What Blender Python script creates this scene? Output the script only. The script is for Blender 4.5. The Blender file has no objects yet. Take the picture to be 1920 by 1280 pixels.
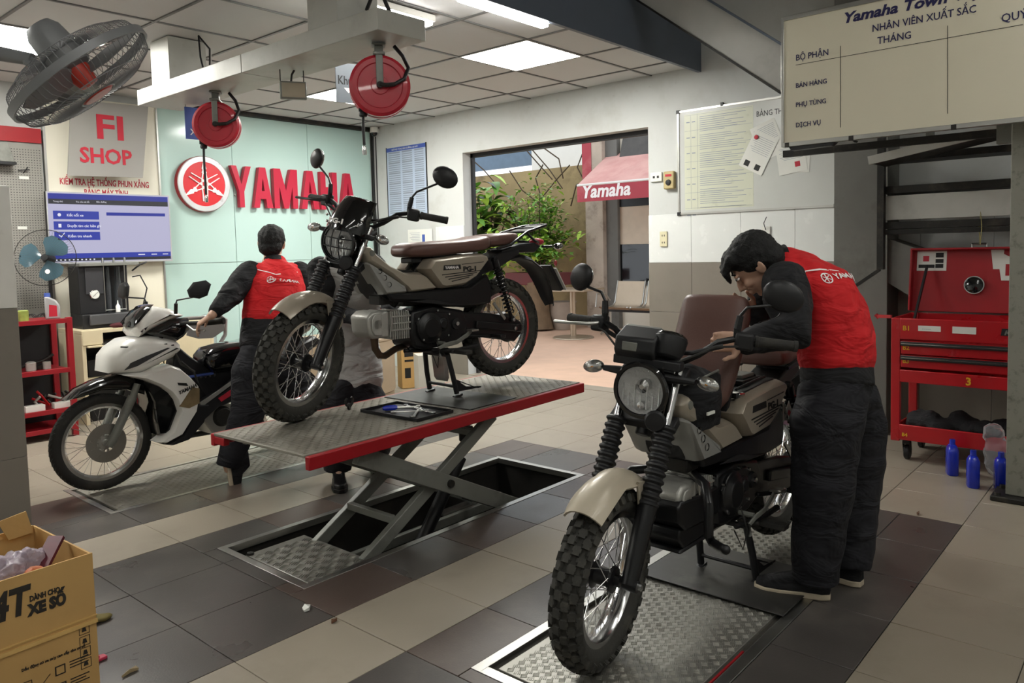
import bpy, math, random
from mathutils import Vector, Matrix, noise
random.seed(7)
S = bpy.context.scene
COL = S.collection
PI = math.pi
R = math.radians
V = Vector
# ------------------------------------------------------------------ camera
CAM = V((-1.65064, -1.943, 1.34508)); FPX = 1445.88
RT = V((0.65386144, -0.7562257, -0.02424693)); UP = V((0.06467262, 0.02393165, 0.99761953)); FW = V((0.75384526, 0.65387305, -0.06455508))
cd = bpy.data.cameras.new('camera'); cam = bpy.data.objects.new('camera', cd); COL.objects.link(cam)
cam.matrix_world = Matrix.Translation(CAM) @ Matrix((RT, UP, -FW)).transposed().to_4x4()
cd.sensor_width = 36; cd.lens = 36 * FPX / 1920; cd.shift_y = -80 / 1920; cd.clip_start = .05; cd.clip_end = 200
S.camera = cam
S.view_settings.view_transform = 'Standard'; S.view_settings.look = 'None'; S.view_settings.gamma = 1
S.view_settings.use_curve_mapping = False; S.view_settings.exposure = 0.12
# daylight: one even overcast sky everywhere
w = bpy.data.worlds.new('overcast'); S.world = w; w.use_nodes = True
bg = w.node_tree.nodes['Background']; bg.inputs[0].default_value = (.9, .95, 1, 1); bg.inputs[1].default_value = 1.6
LAMP = 47
STRIP = 50
# ------------------------------------------------------------------ pixel -> point on a real plane
def ray(u, v): return RT * ((u - 960) / FPX) + UP * (-(v - 560) / FPX) + FW
def onX(u, v, x): d = ray(u, v); return CAM + d * ((x - CAM.x) / d.x)
def onY(u, v, y): d = ray(u, v); return CAM + d * ((y - CAM.y) / d.y)
def onZ(u, v, z=0): d = ray(u, v); return CAM + d * ((z - CAM.z) / d.z)
def at(u, v, dist): return CAM + ray(u, v) * dist
# ------------------------------------------------------------------ materials
def lin(h):
    h = h.lstrip('#'); c = [int(h[i:i + 2], 16) / 255 for i in (0, 2, 4)]
    return tuple(x / 12.92 if x <= .04045 else ((x + .055) / 1.055) ** 2.4 for x in c) + (1,)
MATS = {}
def mat(name, col, rough=.5, metal=0, var=.06, scale=8, bump=0, bscale=60, dirt=None, dscale=3, damt=.5, coat=0, emit=0, trans=0, ior=1.45, alpha=1, rvar=.1, detail=4):
    if name in MATS: return MATS[name]
    m = bpy.data.materials.new(name); m.use_nodes = True; nt = m.node_tree; b = nt.nodes['Principled BSDF']
    N = nt.nodes.new; L = nt.links.new
    c = lin(col)
    b.inputs['Roughness'].default_value = rough; b.inputs['Metallic'].default_value = metal
    b.inputs['Coat Weight'].default_value = coat; b.inputs['Transmission Weight'].default_value = trans; b.inputs['IOR'].default_value = ior
    b.inputs['Alpha'].default_value = alpha; b.inputs['Base Color'].default_value = c
    if emit: b.inputs['Emission Color'].default_value = c; b.inputs['Emission Strength'].default_value = emit
    tc = N('ShaderNodeTexCoord')
    if var:
        n = N('ShaderNodeTexNoise'); n.inputs['Scale'].default_value = scale; n.inputs['Detail'].default_value = detail; L(tc.outputs['Object'], n.inputs['Vector'])
        mx = N('ShaderNodeMix'); mx.data_type = 'RGBA'
        mx.inputs['A'].default_value = tuple(max(0, x * (1 - var * 2)) for x in c[:3]) + (1,); mx.inputs['B'].default_value = tuple(min(1, x * (1 + var * 2)) for x in c[:3]) + (1,)
        L(n.outputs['Fac'], mx.inputs['Factor']); out = mx.outputs['Result']
        if dirt:
            n2 = N('ShaderNodeTexNoise'); n2.inputs['Scale'].default_value = dscale; n2.inputs['Detail'].default_value = 8; n2.inputs['Roughness'].default_value = .65; L(tc.outputs['Object'], n2.inputs['Vector'])
            cr = N('ShaderNodeValToRGB'); cr.color_ramp.elements[0].position = .52; cr.color_ramp.elements[0].color = (0, 0, 0, 1); cr.color_ramp.elements[1].position = .72; cr.color_ramp.elements[1].color = (damt, damt, damt, 1)
            L(n2.outputs['Fac'], cr.inputs['Fac']); m2 = N('ShaderNodeMix'); m2.data_type = 'RGBA'; m2.inputs['B'].default_value = lin(dirt)
            L(cr.outputs['Color'], m2.inputs['Factor']); L(out, m2.inputs['A']); out = m2.outputs['Result']
        L(out, b.inputs['Base Color'])
        if rvar:
            mr = N('ShaderNodeMapRange'); mr.inputs['To Min'].default_value = max(0, rough - rvar); mr.inputs['To Max'].default_value = min(1, rough + rvar)
            L(n.outputs['Fac'], mr.inputs['Value']); L(mr.outputs['Result'], b.inputs['Roughness'])
    if bump:
        n = N('ShaderNodeTexNoise'); n.inputs['Scale'].default_value = bscale; n.inputs['Detail'].default_value = 5; L(tc.outputs['Object'], n.inputs['Vector'])
        bp = N('ShaderNodeBump'); bp.inputs['Strength'].default_value = bump; bp.inputs['Distance'].default_value = .01
        L(n.outputs['Fac'], bp.inputs['Height']); L(bp.outputs['Normal'], b.inputs['Normal'])
    MATS[name] = m; return m
def cloth(name, col):
    m = mat(name, col, .85, var=.06); nt = m.node_tree; N = nt.nodes.new; L = nt.links.new
    tc = N('ShaderNodeTexCoord'); mp = N('ShaderNodeMapping'); mp.inputs['Scale'].default_value = (6, 6, 14); mp.inputs['Rotation'].default_value = (.5, .35, 0)
    n = N('ShaderNodeTexNoise'); n.inputs['Scale'].default_value = 1.0; n.inputs['Detail'].default_value = 3; n.inputs['Distortion'].default_value = .8
    b = N('ShaderNodeBump'); b.inputs['Strength'].default_value = .9; b.inputs['Distance'].default_value = .035
    L(tc.outputs['Object'], mp.inputs['Vector']); L(mp.outputs['Vector'], n.inputs['Vector']); L(n.outputs['Fac'], b.inputs['Height']); L(b.outputs['Normal'], nt.nodes['Principled BSDF'].inputs['Normal']); return m
K = dict(
 black=mat('black_plastic', '1c1c1e', .45), gloss=mat('gloss_black', '0c0c0e', .12, coat=.6, var=.02), satin=mat('satin_black', '141416', .33, var=.05), rubber=mat('rubber', '2b2a28', .82, bump=.15, bscale=90, dirt='59544c', dscale=9, damt=.45),
 tread=mat('tread_rubber', '3a3935', .85, bump=.2, dirt='6a655a', dscale=12, damt=.6), chrome=mat('chrome', 'd2d2d2', .2, 1, var=.02), alu=mat('brushed_aluminium', 'b4b3ae', .35, 1, bump=.05), castal=mat('cast_aluminium', 'b3b2ac', .45, .6, bump=.12, bscale=120),
 tan=mat('sand_paint', 'a3998a', .32, .25, var=.02, coat=.3), silver=mat('silver_paint', 'a7a7a3', .36, .5, var=.02), cream=mat('cream_paint', 'b5ab98', .38, .1, var=.02, coat=.2), brown=mat('brown_leather', '62463f', .42, bump=.08, bscale=200, var=.05),
 white=mat('white_paint', 'e8e6e0', .3, coat=.3, var=.02), red=mat('red_paint', 'c2161f', .34, coat=.3, var=.05, dirt='7a1013', dscale=6, damt=.35), darkred=mat('dark_red_steel', '9c141e', .4, var=.06), greysteel=mat('grey_painted_steel', '7d7e78', .45, .15, var=.08, dirt='4d4b45', dscale=7, damt=.5),
 darksteel=mat('dark_steel', '2a2927', .5, .4, var=.1, dirt='5a5248', dscale=8), glass=mat('clear_glass', 'ffffff', .03, trans=1, var=0), lens=mat('clear_lens', 'ffffff', .06, trans=1, var=0, ior=1.3), amber=mat('amber_bulb', 'e08a20', .3, var=0), exh=mat('heated_exhaust', '6b5a4c', .35, .9, var=.15, scale=20),
 skin=mat('skin', 'c09a84', .5, var=.05, scale=12, bump=.03), hair=mat('black_hair', '080808', .7, var=.1, bump=.5, bscale=150), redc=cloth('red_cloth', 'c5181e'), blackc=cloth('black_cloth', '17171a'), navy=cloth('dark_trouser_cloth', '15151b'),
 greyc=cloth('light_grey_cloth', 'b9b9b8'), whitec=mat('white_print', 'ece8e6', .6, var=0), sole=mat('dirty_white_sole', 'b5a893', .7, var=.15, scale=20), blk=mat('black_print', '161616', .6, var=0), redp=mat('red_print', 'b31f33', .55, var=.03), greyp=mat('grey_print', '8b93a0', .6, var=0), bluep=mat('blue_print', '3f56a0', .5, var=0),
 yellow=mat('yellow_print', 'd9a520', .5, var=0), paper=mat('white_paper', 'dcdcd6', .6, var=.02), card=mat('cardboard', 'c09a60', .75, var=.05, scale=5, bump=.05, dirt='96713d', dscale=2, damt=.3), wood=mat('light_wood', 'cdbf9f', .5, var=.06, scale=6), board=mat('whiteboard', 'd3cdb8', .16, var=.02, scale=2, bump=.15, bscale=14), blue=mat('blue_plastic', '1b2fae', .25, var=.05, coat=.3),
 orange=mat('orange_label', 'b25a26', .5, var=.1), clearp=mat('clear_plastic_bag', 'e8e8ee', .15, trans=.85, var=0, ior=1.2), bluefan=mat('smoky_blue_plastic', '4f6f7c', .2, trans=.35, var=.02), green=mat('leaf_green', '63903a', .45, var=.2, scale=3), leafd=mat('dark_leaf', '24371c', .4, var=.2, scale=3), leafy=mat('young_leaf', 'b0d058', .5, var=.15, scale=4), bark=mat('branch_bark', '4c3d2e', .8, var=.2), khaki=mat('khaki_rag', '6d6238', .9, bump=.3), pink=mat('pink_plastic', 'd2405f', .5), mirror=mat('mirror_glass', 'a8a8a8', .05, 1, var=0))
# ------------------------------------------------------------------ mesh builder
class G:
    def __init__(s, T=None): s.v = []; s.f = []; s.T = T or Matrix()
    def add(s, vs, fs):
        n = len(s.v); s.v += [s.T @ V(p) for p in vs]; s.f += [tuple(i + n for i in f) for f in fs]
    def box(s, a, b, M=None):
        x0, y0, z0 = a; x1, y1, z1 = b
        vs = [V(p) for p in ((x0, y0, z0), (x1, y0, z0), (x1, y1, z0), (x0, y1, z0), (x0, y0, z1), (x1, y0, z1), (x1, y1, z1), (x0, y1, z1))]
        if M: vs = [M @ p for p in vs]
        s.add(vs, [(3, 2, 1, 0), (4, 5, 6, 7), (0, 1, 5, 4), (1, 2, 6, 5), (2, 3, 7, 6), (3, 0, 4, 7)]); return s
    def cbox(s, c, size, M=None):
        h = V(size) / 2; T = Matrix.Translation(V(c)) @ (M.to_4x4() if M else Matrix())
        return s.box(-h, h, T)
    def bar(s, a, b, w, h, up=(0, 0, 1)):
        a = V(a); b = V(b); d = (b - a); L = d.length; d.normalize(); u = V(up); x = d.cross(u)
        if x.length < 1e-4: x = d.cross(V((1, 0, 0)))
        x.normalize(); u = x.cross(d); M = Matrix((d, x, u)).transposed().to_4x4(); M.translation = a
        return s.box((0, -w / 2, -h / 2), (L, w / 2, h / 2), M)
    def prism(s, poly, lo, hi, ax='y', inset=0, M=None):
        """polygon in the plane across ax, extruded lo..hi; inset shrinks the hi face to round it"""
        n = len(poly); cx = sum(p[0] for p in poly) / n; cy = sum(p[1] for p in poly) / n
        def P(p, t): return V((p[0], t, p[1])) if ax == 'y' else (V((t, p[0], p[1])) if ax == 'x' else V((p[0], p[1], t)))
        rings = [(lo, 0), (hi, 0)] if not inset else [(lo, 0), (hi - (hi - lo) * .35, 0), (hi - (hi - lo) * .1, inset * .5), (hi, inset)]
        def ins(k):
            if not k: return poly
            out = []
            for i in range(n):
                p0 = V(poly[i - 1]).to_2d(); p1 = V(poly[i]).to_2d(); p2 = V(poly[(i + 1) % n]).to_2d()
                d1 = (p1 - p0).normalized(); d2 = (p2 - p1).normalized(); n1 = V((-d1.y, d1.x)); n2 = V((-d2.y, d2.x)); b = n1 + n2
                if b.length < .3: b = n1 * 2
                b = b / (b.length_squared / 2) if b.length > .5 else b
                out.append(p1 + b * k * sgn)
            return out
        area = sum(poly[i - 1][0] * poly[i][1] - poly[i][0] * poly[i - 1][1] for i in range(n)); sgn = 1 if area > 0 else -1
        vs = []
        for t, k in rings: vs += [P(p, t) for p in ins(k)]
        if M: vs = [M @ p for p in vs]
        m = len(rings); fs = [tuple(range(n))[::-1], tuple(range((m - 1) * n, m * n))]
        for r in range(m - 1):
            for i in range(n): j = (i + 1) % n; fs.append((r * n + i, r * n + j, (r + 1) * n + j, (r + 1) * n + i))
        s.add(vs, fs); return s
    def loft(s, rings, close=False, caps=True):
        n = len(rings[0]); vs = [p for r in rings for p in r]; m = len(rings); fs = []
        for r in range(m if close else m - 1):
            q = (r + 1) % m
            for i in range(n): j = (i + 1) % n; fs.append((r * n + i, r * n + j, q * n + j, q * n + i))
        if caps and not close: fs += [tuple(range(n))[::-1], tuple(range((m - 1) * n, m * n))]
        s.add(vs, fs); return s
    def tube(s, pts, r, n=8, side=None, caps=True, closed=False, round_=False):
        """swept ellipse: r scalar, or per point number or (a,b); a is along side"""
        pts = [V(p) for p in pts]; k = len(pts)
        rr = list(r) if isinstance(r, (list, tuple)) and len(r) == k and k > 1 else [r] * k
        rr = [(q, q) if not isinstance(q, (tuple, list)) else q for q in rr]
        if round_:
            d0 = (pts[0] - pts[1]).normalized(); d1 = (pts[-1] - pts[-2]).normalized(); a0 = min(rr[0]); a1 = min(rr[-1])
            pre = [(pts[0] + d0 * a0 * math.sin(t), tuple(q * math.cos(t) for q in rr[0])) for t in (1.35, .95, .5)]
            post = [(pts[-1] + d1 * a1 * math.sin(t), tuple(q * math.cos(t) for q in rr[-1])) for t in (.5, .95, 1.35)]
            pts = [p for p, _ in pre] + pts + [p for p, _ in post]; rr = [q for _, q in pre] + rr + [q for _, q in post]; k = len(pts)
        rings = []; x = None
        for i in range(k):
            if closed: d = pts[(i + 1) % k] - pts[i - 1]
            else: d = pts[min(i + 1, k - 1)] - pts[max(i - 1, 0)]
            d = d.normalized() if d.length > 1e-9 else V((0, 0, 1))
            if x is None or side is not None:
                ref = V(side) if side is not None else (V((0, 0, 1)) if abs(d.z) < .9 else V((1, 0, 0)))
                x = ref - d * ref.dot(d)
            else: x = x - d * x.dot(d)
            if x.length < 1e-6: x = d.orthogonal()
            x.normalize(); y = d.cross(x); a, b = rr[i]
            rings.append([pts[i] + x * math.cos(t) * a + y * math.sin(t) * b for t in (2 * PI * j / n for j in range(n))])
        return s.loft(rings, closed, caps)
    def lathe(s, prof, c=(0, 0, 0), axis=(0, 0, 1), n=24, closed=False, a0=0, a1=2 * PI):
        ax = V(axis).normalized(); x = ax.orthogonal().normalized(); y = ax.cross(x); c = V(c)
        full = abs(a1 - a0 - 2 * PI) < 1e-6; m = n if full else n + 1
        rings = []
        for j in range(m):
            t = a0 + (a1 - a0) * j / n; d = x * math.cos(t) + y * math.sin(t)
            rings.append([c + d * r + ax * h for r, h in prof])
        k = len(prof); vs = [p for r in rings for p in r]; fs = []
        for j in range(m if full else m - 1):
            q = (j + 1) % m
            for i in range(k if closed else k - 1):
                i2 = (i + 1) % k; fs.append((j * k + i, q * k + i, q * k + i2, j * k + i2))
        s.add(vs, fs); return s
    def ell(s, c, r, M=None, n=14, m=9):
        c = V(c); r = (r, r, r) if not isinstance(r, (tuple, list)) else r; M3 = M or Matrix.Identity(3)
        vs = [c + M3 @ V((0, 0, r[2]))]
        for i in range(1, m):
            p = PI * i / m
            for j in range(n): t = 2 * PI * j / n; vs.append(c + M3 @ V((r[0] * math.sin(p) * math.cos(t), r[1] * math.sin(p) * math.sin(t), r[2] * math.cos(p))))
        vs.append(c + M3 @ V((0, 0, -r[2]))); fs = []
        for j in range(n):
            k = (j + 1) % n; fs.append((0, 1 + j, 1 + k)); e = len(vs) - 1; b = 1 + (m - 2) * n; fs.append((e, b + k, b + j))
            for i in range(m - 2): a = 1 + i * n; fs.append((a + j, a + n + j, a + n + k, a + k))
        s.add(vs, fs); return s
    def text(s, t, o, xd, yd, size, ext=.001, bold=0, align='LEFT', shear=0, sx=1, fw=0):
        cu = bpy.data.curves.new('t', 'FONT'); cu.body = t; cu.size = size; cu.extrude = ext; cu.offset = bold; cu.align_x = align; cu.shear = shear; cu.resolution_u = 2
        ob = bpy.data.objects.new('t', cu); COL.objects.link(ob); dg = bpy.context.evaluated_depsgraph_get()
        me = bpy.data.meshes.new_from_object(ob.evaluated_get(dg)); xd = V(xd).normalized(); yd = V(yd).normalized(); zd = xd.cross(yd); o = V(o)
        if fw: xs_ = [p.co.x for p in me.vertices]; sx = fw / (max(xs_) - min(xs_))
        s.add([o + xd * p.co.x * sx + yd * p.co.y + zd * p.co.z for p in me.vertices], [tuple(p.vertices) for p in me.polygons])
        bpy.data.objects.remove(ob); bpy.data.curves.remove(cu); bpy.data.meshes.remove(me); return s
    def obj(s, name, m, parent=None, bevel=0, smooth=35, label=None, cat=None, group=None, kind=None, seg=2, loc=None):
        me = bpy.data.meshes.new(name); me.from_pydata([tuple(p) for p in s.v], [], s.f); me.validate(); me.update()
        me.materials.append(K[m] if isinstance(m, str) else m)
        if smooth:
            me.shade_smooth()
            try: me.set_sharp_from_angle(angle=R(smooth))
            except Exception: pass
        o = bpy.data.objects.new(name, me); COL.objects.link(o)
        if parent: o.parent = parent
        if bevel:
            b = o.modifiers.new('bevel', 'BEVEL'); b.width = bevel; b.segments = seg; b.limit_method = 'ANGLE'; b.angle_limit = R(40)
        tag(o, label, cat, group, kind); return o
def tag(o, label=None, cat=None, group=None, kind=None):
    if label: o['label'] = label
    if cat: o['category'] = cat
    if group: o['group'] = group
    if kind: o['kind'] = kind
    return o
def thing(name, label, cat, loc=(0, 0, 0), rz=0, group=None):
    o = bpy.data.objects.new(name, None); COL.objects.link(o); o.location = loc; o.rotation_euler = (0, 0, rz); o.empty_display_size = .1
    return tag(o, label, cat, group)
def arc(c, r, a0, a1, n, ax='xz'):
    return [(c[0] + r * math.cos(R(a0 + (a1 - a0) * i / n)), c[1] + r * math.sin(R(a0 + (a1 - a0) * i / n))) for i in range(n + 1)]
def blend(o, voxel, sm=6, disp=0, dscale=.12, name='folds'):
    r = o.modifiers.new('r', 'REMESH'); r.mode = 'VOXEL'; r.voxel_size = voxel; r.use_smooth_shade = True
    q = o.modifiers.new('s', 'SMOOTH'); q.iterations = sm; q.factor = .5
    if disp:
        t = bpy.data.textures.new(name, 'CLOUDS'); t.noise_scale = dscale; t.noise_depth = 2
        d = o.modifiers.new('d', 'DISPLACE'); d.texture = t; d.strength = disp; d.mid_level = .5; d.texture_coords = 'GLOBAL'
    return o
# ================================================================== SETTING
T = .4
HOLES = [(.066, .69, 2.01, 1.385), (-.04, 2.295, 2.02, 2.96), (.06, -.93, 2.06, -.245)]
def cut(rects, h):
    out = []
    for a in rects:
        x0, y0, x1, y1 = a; X0, Y0, X1, Y1 = max(x0, h[0]), max(y0, h[1]), min(x1, h[2]), min(y1, h[3])
        if X0 >= X1 or Y0 >= Y1: out.append(a); continue
        if y0 < Y0: out.append((x0, y0, x1, Y0))
        if Y1 < y1: out.append((x0, Y1, x1, y1))
        if x0 < X0: out.append((x0, Y0, X0, Y1))
        if X1 < x1: out.append((X1, Y0, x1, Y1))
    return out
K['tile_cream'] = mat('cream_floor_tile', '91887a', .34, var=.05, scale=4, dirt='6e6558', dscale=2.2, damt=.35, bump=.04, bscale=200)
K['tile_dark'] = mat('dark_floor_tile', '4b4744', .3, var=.1, scale=3, dirt='6f6860', dscale=3, damt=.35, bump=.05, bscale=150)
K['tile_plum'] = mat('plum_floor_tile', '51453f', .33, var=.1, scale=3, dirt='6f6558', dscale=4, damt=.3, bump=.05, bscale=150)
K['grout'] = mat('grout', '3b3833', .9)
g = G()
for x0, y0, x1, y1 in cut([(-4, -5, 4.27, 5.4)], HOLES[0]): g.box((x0, y0, -.3), (x1, y1, -.012))
floor = g.obj('floor', 'grout', kind='structure')
rest = {}
def visible(x, y):
    d = V((x, y, 0)) - CAM; z = d.dot(FW)
    if z < .3: return False
    u = 960 + FPX * d.dot(RT) / z; v = 560 - FPX * d.dot(UP) / z
    return -60 < u < 1980 and v < 1400
vis_tiles = {}
for i in range(-10, 11):
    for j in range(-12, 14):
        dark = (j in (-3, -2, -1, 1, 2, 3, 5, 6)) and i < 6
        rng = random.Random(i * 97 + j)
        m = ('tile_plum' if (rng.random() < .18 or (j == 1 and rng.random() < .75)) else 'tile_dark') if dark else 'tile_cream'
        rs = [(i * T, j * T, min((i + 1) * T, 4.264), min((j + 1) * T, 5.336))]
        for h in HOLES: rs = cut(rs, h)
        if i * T >= 4.264 or not rs: continue
        gg = G() if visible((i + .5) * T, (j + .5) * T) else rest.setdefault(m, G())
        for x0, y0, x1, y1 in rs:
            if x1 - x0 < .006 or y1 - y0 < .006: continue
            dz = rng.uniform(-.0006, .0006)
            gg.box((x0 + .0015, y0 + .0015, -.0119), (x1 - .0015, y1 - .0015, dz))
        if gg.v and gg not in rest.values(): gg.obj('floor_tile', m, floor, bevel=.0012, seg=1)
for m, gg in rest.items(): gg.obj('floor_tile', m, floor, kind='stuff')
# walls
XW, YT = 4.264, 5.336
K['plaster'] = mat('white_wall_paint', 'c2c4c2', .55, var=.03, scale=1.5, dirt='98958a', dscale=2.5, damt=.3, bump=.06, bscale=18)
K['teal'] = mat('teal_glass_panel', 'b2ccc6', .14, var=.015, scale=1)
K['ivory'] = mat('ivory_panel', 'ddd8c8', .35, var=.02)
K['clad'] = mat('grey_wall_tile', '7e776e', .4, var=.04, scale=3, dirt='6b645a', dscale=5, damt=.3)
K['cladw'] = mat('white_wall_tile', 'dcdedc', .25, var=.02)
K['concrete'] = mat('raw_concrete', '6c6b66', .75, var=.12, scale=3, dirt='4b4a45', dscale=3, damt=.6, bump=.15, bscale=30)
K['concl'] = mat('painted_concrete', '9d9d98', .7, var=.08, scale=4, dirt='75736c', dscale=6, damt=.5, bump=.08, bscale=25)
g = G(); oy0, oy1, oz = 1.577, 3.833, 2.372; x1 = XW + .19
for a, b in (((XW, -5, 0), (x1, oy0, 3.6)), ((XW, oy1 + .0, 0), (x1, 5.6, 3.6)), ((XW, oy0, oz), (x1, oy1, 3.6))): g.box(a, b)
wr = g.obj('wall_right', 'plaster', kind='structure')
# splayed left jamb: thin trim
G().box((XW + .12, oy1 - .03, 0), (XW + .16, oy1, oz)).box((XW + .12, oy0, oz - .045), (XW + .16, oy1, oz)).obj('trim_1', 'black', kind='structure')
G().box((-4, YT, 0), (x1, YT + .15, 3.6)).obj('wall_back', 'plaster', kind='structure')
G().box((-4.15, -5, 0), (-4, 5.5, 3.6)).obj('wall_left', 'plaster', kind='structure')
G().box((-4, -5.15, 0), (x1, -5, 3.6)).obj('wall_front', 'plaster', kind='structure')
# bolt holes left in the wall band
for u, v in ((828, 236), (858, 231), (991, 200), (1046, 188), (1151, 180), (1194, 171), (1219, 163), (1268, 155)):
    p = onX(u, v, XW); G().lathe([(0, -.004), (.009, -.003), (.009, .001)], p, (-1, 0, 0), 10).obj('bolt_hole', 'darksteel', wr)
# wall tiles: grey dado and white band, right of the doorway
zg, zw = 1.195, 1.607
def tiles(y0, y1):
    ys = [y1]; e = .437
    y = 1.167
    edges = sorted({y0, y1} | {round(1.167 - e * k, 3) for k in range(-12, 16) if y0 < 1.167 - e * k < y1})
    for a, b in zip(edges, edges[1:]):
        G().box((XW - .012, a + .0012, zg + .001), (XW - .001, b - .0012, zw - .001)).obj('wall_tile', 'cladw', wr, bevel=.001, seg=1)
        for z0, z1 in ((0, .37), (.37, .77), (.77, zg)):
            G().box((XW - .012, a + .0012, z0 + .001), (XW - .001, b - .0012, z1 - .001)).obj('wall_tile', 'clad', wr, bevel=.001, seg=1)
tiles(-1.6, oy0); tiles(oy1, 4.264)
# grey reveal tiles of the door jamb
for z0, z1 in ((0, .37), (.37, .77), (.77, zg)): G().box((XW - .001, oy0 - .001, z0), (x1 - .06, oy0 + .008, z1 - .002)).obj('wall_tile', 'clad', wr)
# teal feature wall: glass sheets
wb = bpy.data.objects['wall_back']
xs = [1.70, 2.46, 3.36, 4.23]
for a, b in zip(xs, xs[1:]):
    for z0, z1 in ((.0, 1.28), (1.28, 2.76)):
        G().box((a + .002, YT - .02, z0 + .002), (b - .002, YT - .001, z1 - .002)).obj('wall_panel', 'teal', wb, bevel=.0015, seg=1)
G().box((1.68, YT - .06, 2.76), (XW, YT - .001, 2.795)).obj('trim_2', 'darksteel', kind='structure')
G().box((XW - .03, YT - .045, .6), (XW - .002, YT - .022, 2.75)).obj('trim_3', 'darksteel', kind='structure')
# ivory information wall
g = G().box((.755, YT - .05, 0), (1.70, YT - .001, 2.74)); g.obj('wall_panel', 'ivory', wb, bevel=.002)
G().box((1.69, YT - .062, 0), (1.705, YT - .021, 2.74)).obj('trim_4', 'alu', kind='structure')
G().box((.735, YT - .062, 0), (.754, YT - .021, 2.74)).obj('trim_5', 'alu', kind='structure')
# left foreground pillar, grey tiles below and white above
px, py = -.364, 2.443
pil = G().box((-1.3, py + .012, 0), (px - .012, py + .5, 1.719)).obj('wall_left_pillar', 'plaster', kind='structure'); pil.name = 'wall_pillar'
G().box((-1.5, py + .1, 1.719), (px - .06, py + .5, 2.8)).obj('trim_6', 'plaster', kind='structure')
for z0, z1 in ((0, .36), (.36, 1.112)):
    G().box((-1.3, py, z0 + .001), (px, py + .011, z1 - .001)).obj('wall_tile', 'clad', pil, bevel=.001, seg=1)
    G().box((px - .0115, py + .0115, z0 + .001), (px, py + .5, z1 - .001)).obj('wall_tile', 'clad', pil, bevel=.001, seg=1)
G().box((-1.3, py, 1.113), (px - .001, py + .011, 1.716)).obj('wall_tile', 'white', pil, bevel=.002)
G().box((px - .011, py + .0115, 1.113), (px - .001, py + .5, 1.716)).obj('wall_tile', 'white', pil, bevel=.002)
# ceiling: T-bar grid with lay-in panels
ZC = 2.80
K['cpanel'] = mat('ceiling_panel', 'c6c6c6', .75, var=.02, scale=3, bump=.04, bscale=200)
K['tbar'] = mat('ceiling_grid', '6f6f6e', .4, .2)
ceil = G().box((-4, 1.1, ZC + .05), (x1, YT + .1, ZC + .35)).obj('ceiling', 'cpanel', kind='structure')
gx = [1.937 + .663 * k for k in range(-9, 4)]; gy = [1.543 + .675 * k for k in range(0, 6)]
for x in gx: G().box((x - .009, 1.1, ZC - .002), (x + .009, YT, ZC + .012)).obj('grid_bar', 'tbar', ceil)
for y in gy: G().box((-4, y - .009, ZC - .0015), (XW, y + .009, ZC + .0125)).obj('grid_bar', 'tbar', ceil)
cx = [-4] + gx + [XW]; cy = [1.1] + gy + [YT]
LED = {(11, 1)}; LIGHTS = [(2.6, 1.543, 3.263, 2.218)]
skip = [(2.6, 1.543)]
extra = [(1.937 - .663 * 1, 1.543)]
def panel_at(x, y, lst): return any(abs(x - a) < .05 and abs(y - b) < .05 for a, b in lst)
lamps = [(2.6, 1.543), (2.6, 3.568), (-.052, 3.568), (-2.041, 2.218), (1.274, 4.243) if False else (-2.704, 3.568)]  # last two panels are unseen, added to light the room
K['led'] = mat('led_diffuser', 'faf9f2', .5, var=0, emit=LAMP)
for a, b in zip(cx, cx[1:]):
    for c, d in zip(cy, cy[1:]):
        if b - a < .03 or d - c < .03: continue
        if panel_at(a, c, lamps): continue
        G().box((a + .01, c + .01, ZC + .006), (b - .01, d - .01, ZC + .02)).obj('ceiling_panel', 'cpanel', ceil)
llab = ['bright square led ceiling panel near the dark ceiling beam', 'bright square led ceiling panel seen behind the grey section sign', 'bright square led ceiling panel seen behind the large wall fan', 'added square led ceiling panel over the left side of the room, out of view', 'added square led ceiling panel in the far left corner, out of view']
for (x, y), lb in zip(lamps, llab):
    t = thing('ceiling_light', lb, 'light', (x + .3315, y + .3375, ZC), 0, 'led panels in the ceiling grid')
    G().box((-.315, -.32, .001), (.315, .32, .012)).obj('diffuser', 'led', t); 
    g = G()
    for s in (-1, 1): g.box((s * .3235 - .006, -.331, -.002), (s * .3235 + .006, .331, .014)).box((-.317, s * .3255 - .0045, -.002), (.317, s * .3255 + .0045, .014))
    g.obj('frame', 'white', t)
K['strip'] = mat('led_strip_tube', 'fbfaf4', .5, var=0, emit=STRIP)
K['strip2'] = mat('front_tube', 'fbfaf4', .5, var=0, emit=STRIP * .75)
def striplight(x0, x1_, y, z, lb, w=.045, wl=.03):
    t = thing('strip_light', lb, 'light', ((x0 + x1_) / 2, y, z), 0, 'long tube lights'); L = (x1_ - x0) / 2
    G().box((-L, -w, .0), (L, w, .04)).obj('housing', 'white', t, bevel=.004); G().box((-L + .01, -wl, -.022), (L - .01, wl, -.001)).obj('tube', 'strip' if z < 3 else 'strip2', t, bevel=.008)
_a = onZ(860, -4, ZC - .05); _b = onZ(1024, 49, ZC - .05)
striplight(_a.x, _b.x, (_a.y + _b.y) / 2, ZC - .042, 'long white tube light beside the dark ceiling beam')
striplight(1.0, 1.75, 1.62, ZC - .042, 'short tube light at the top edge behind the hoist beam end')
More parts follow.
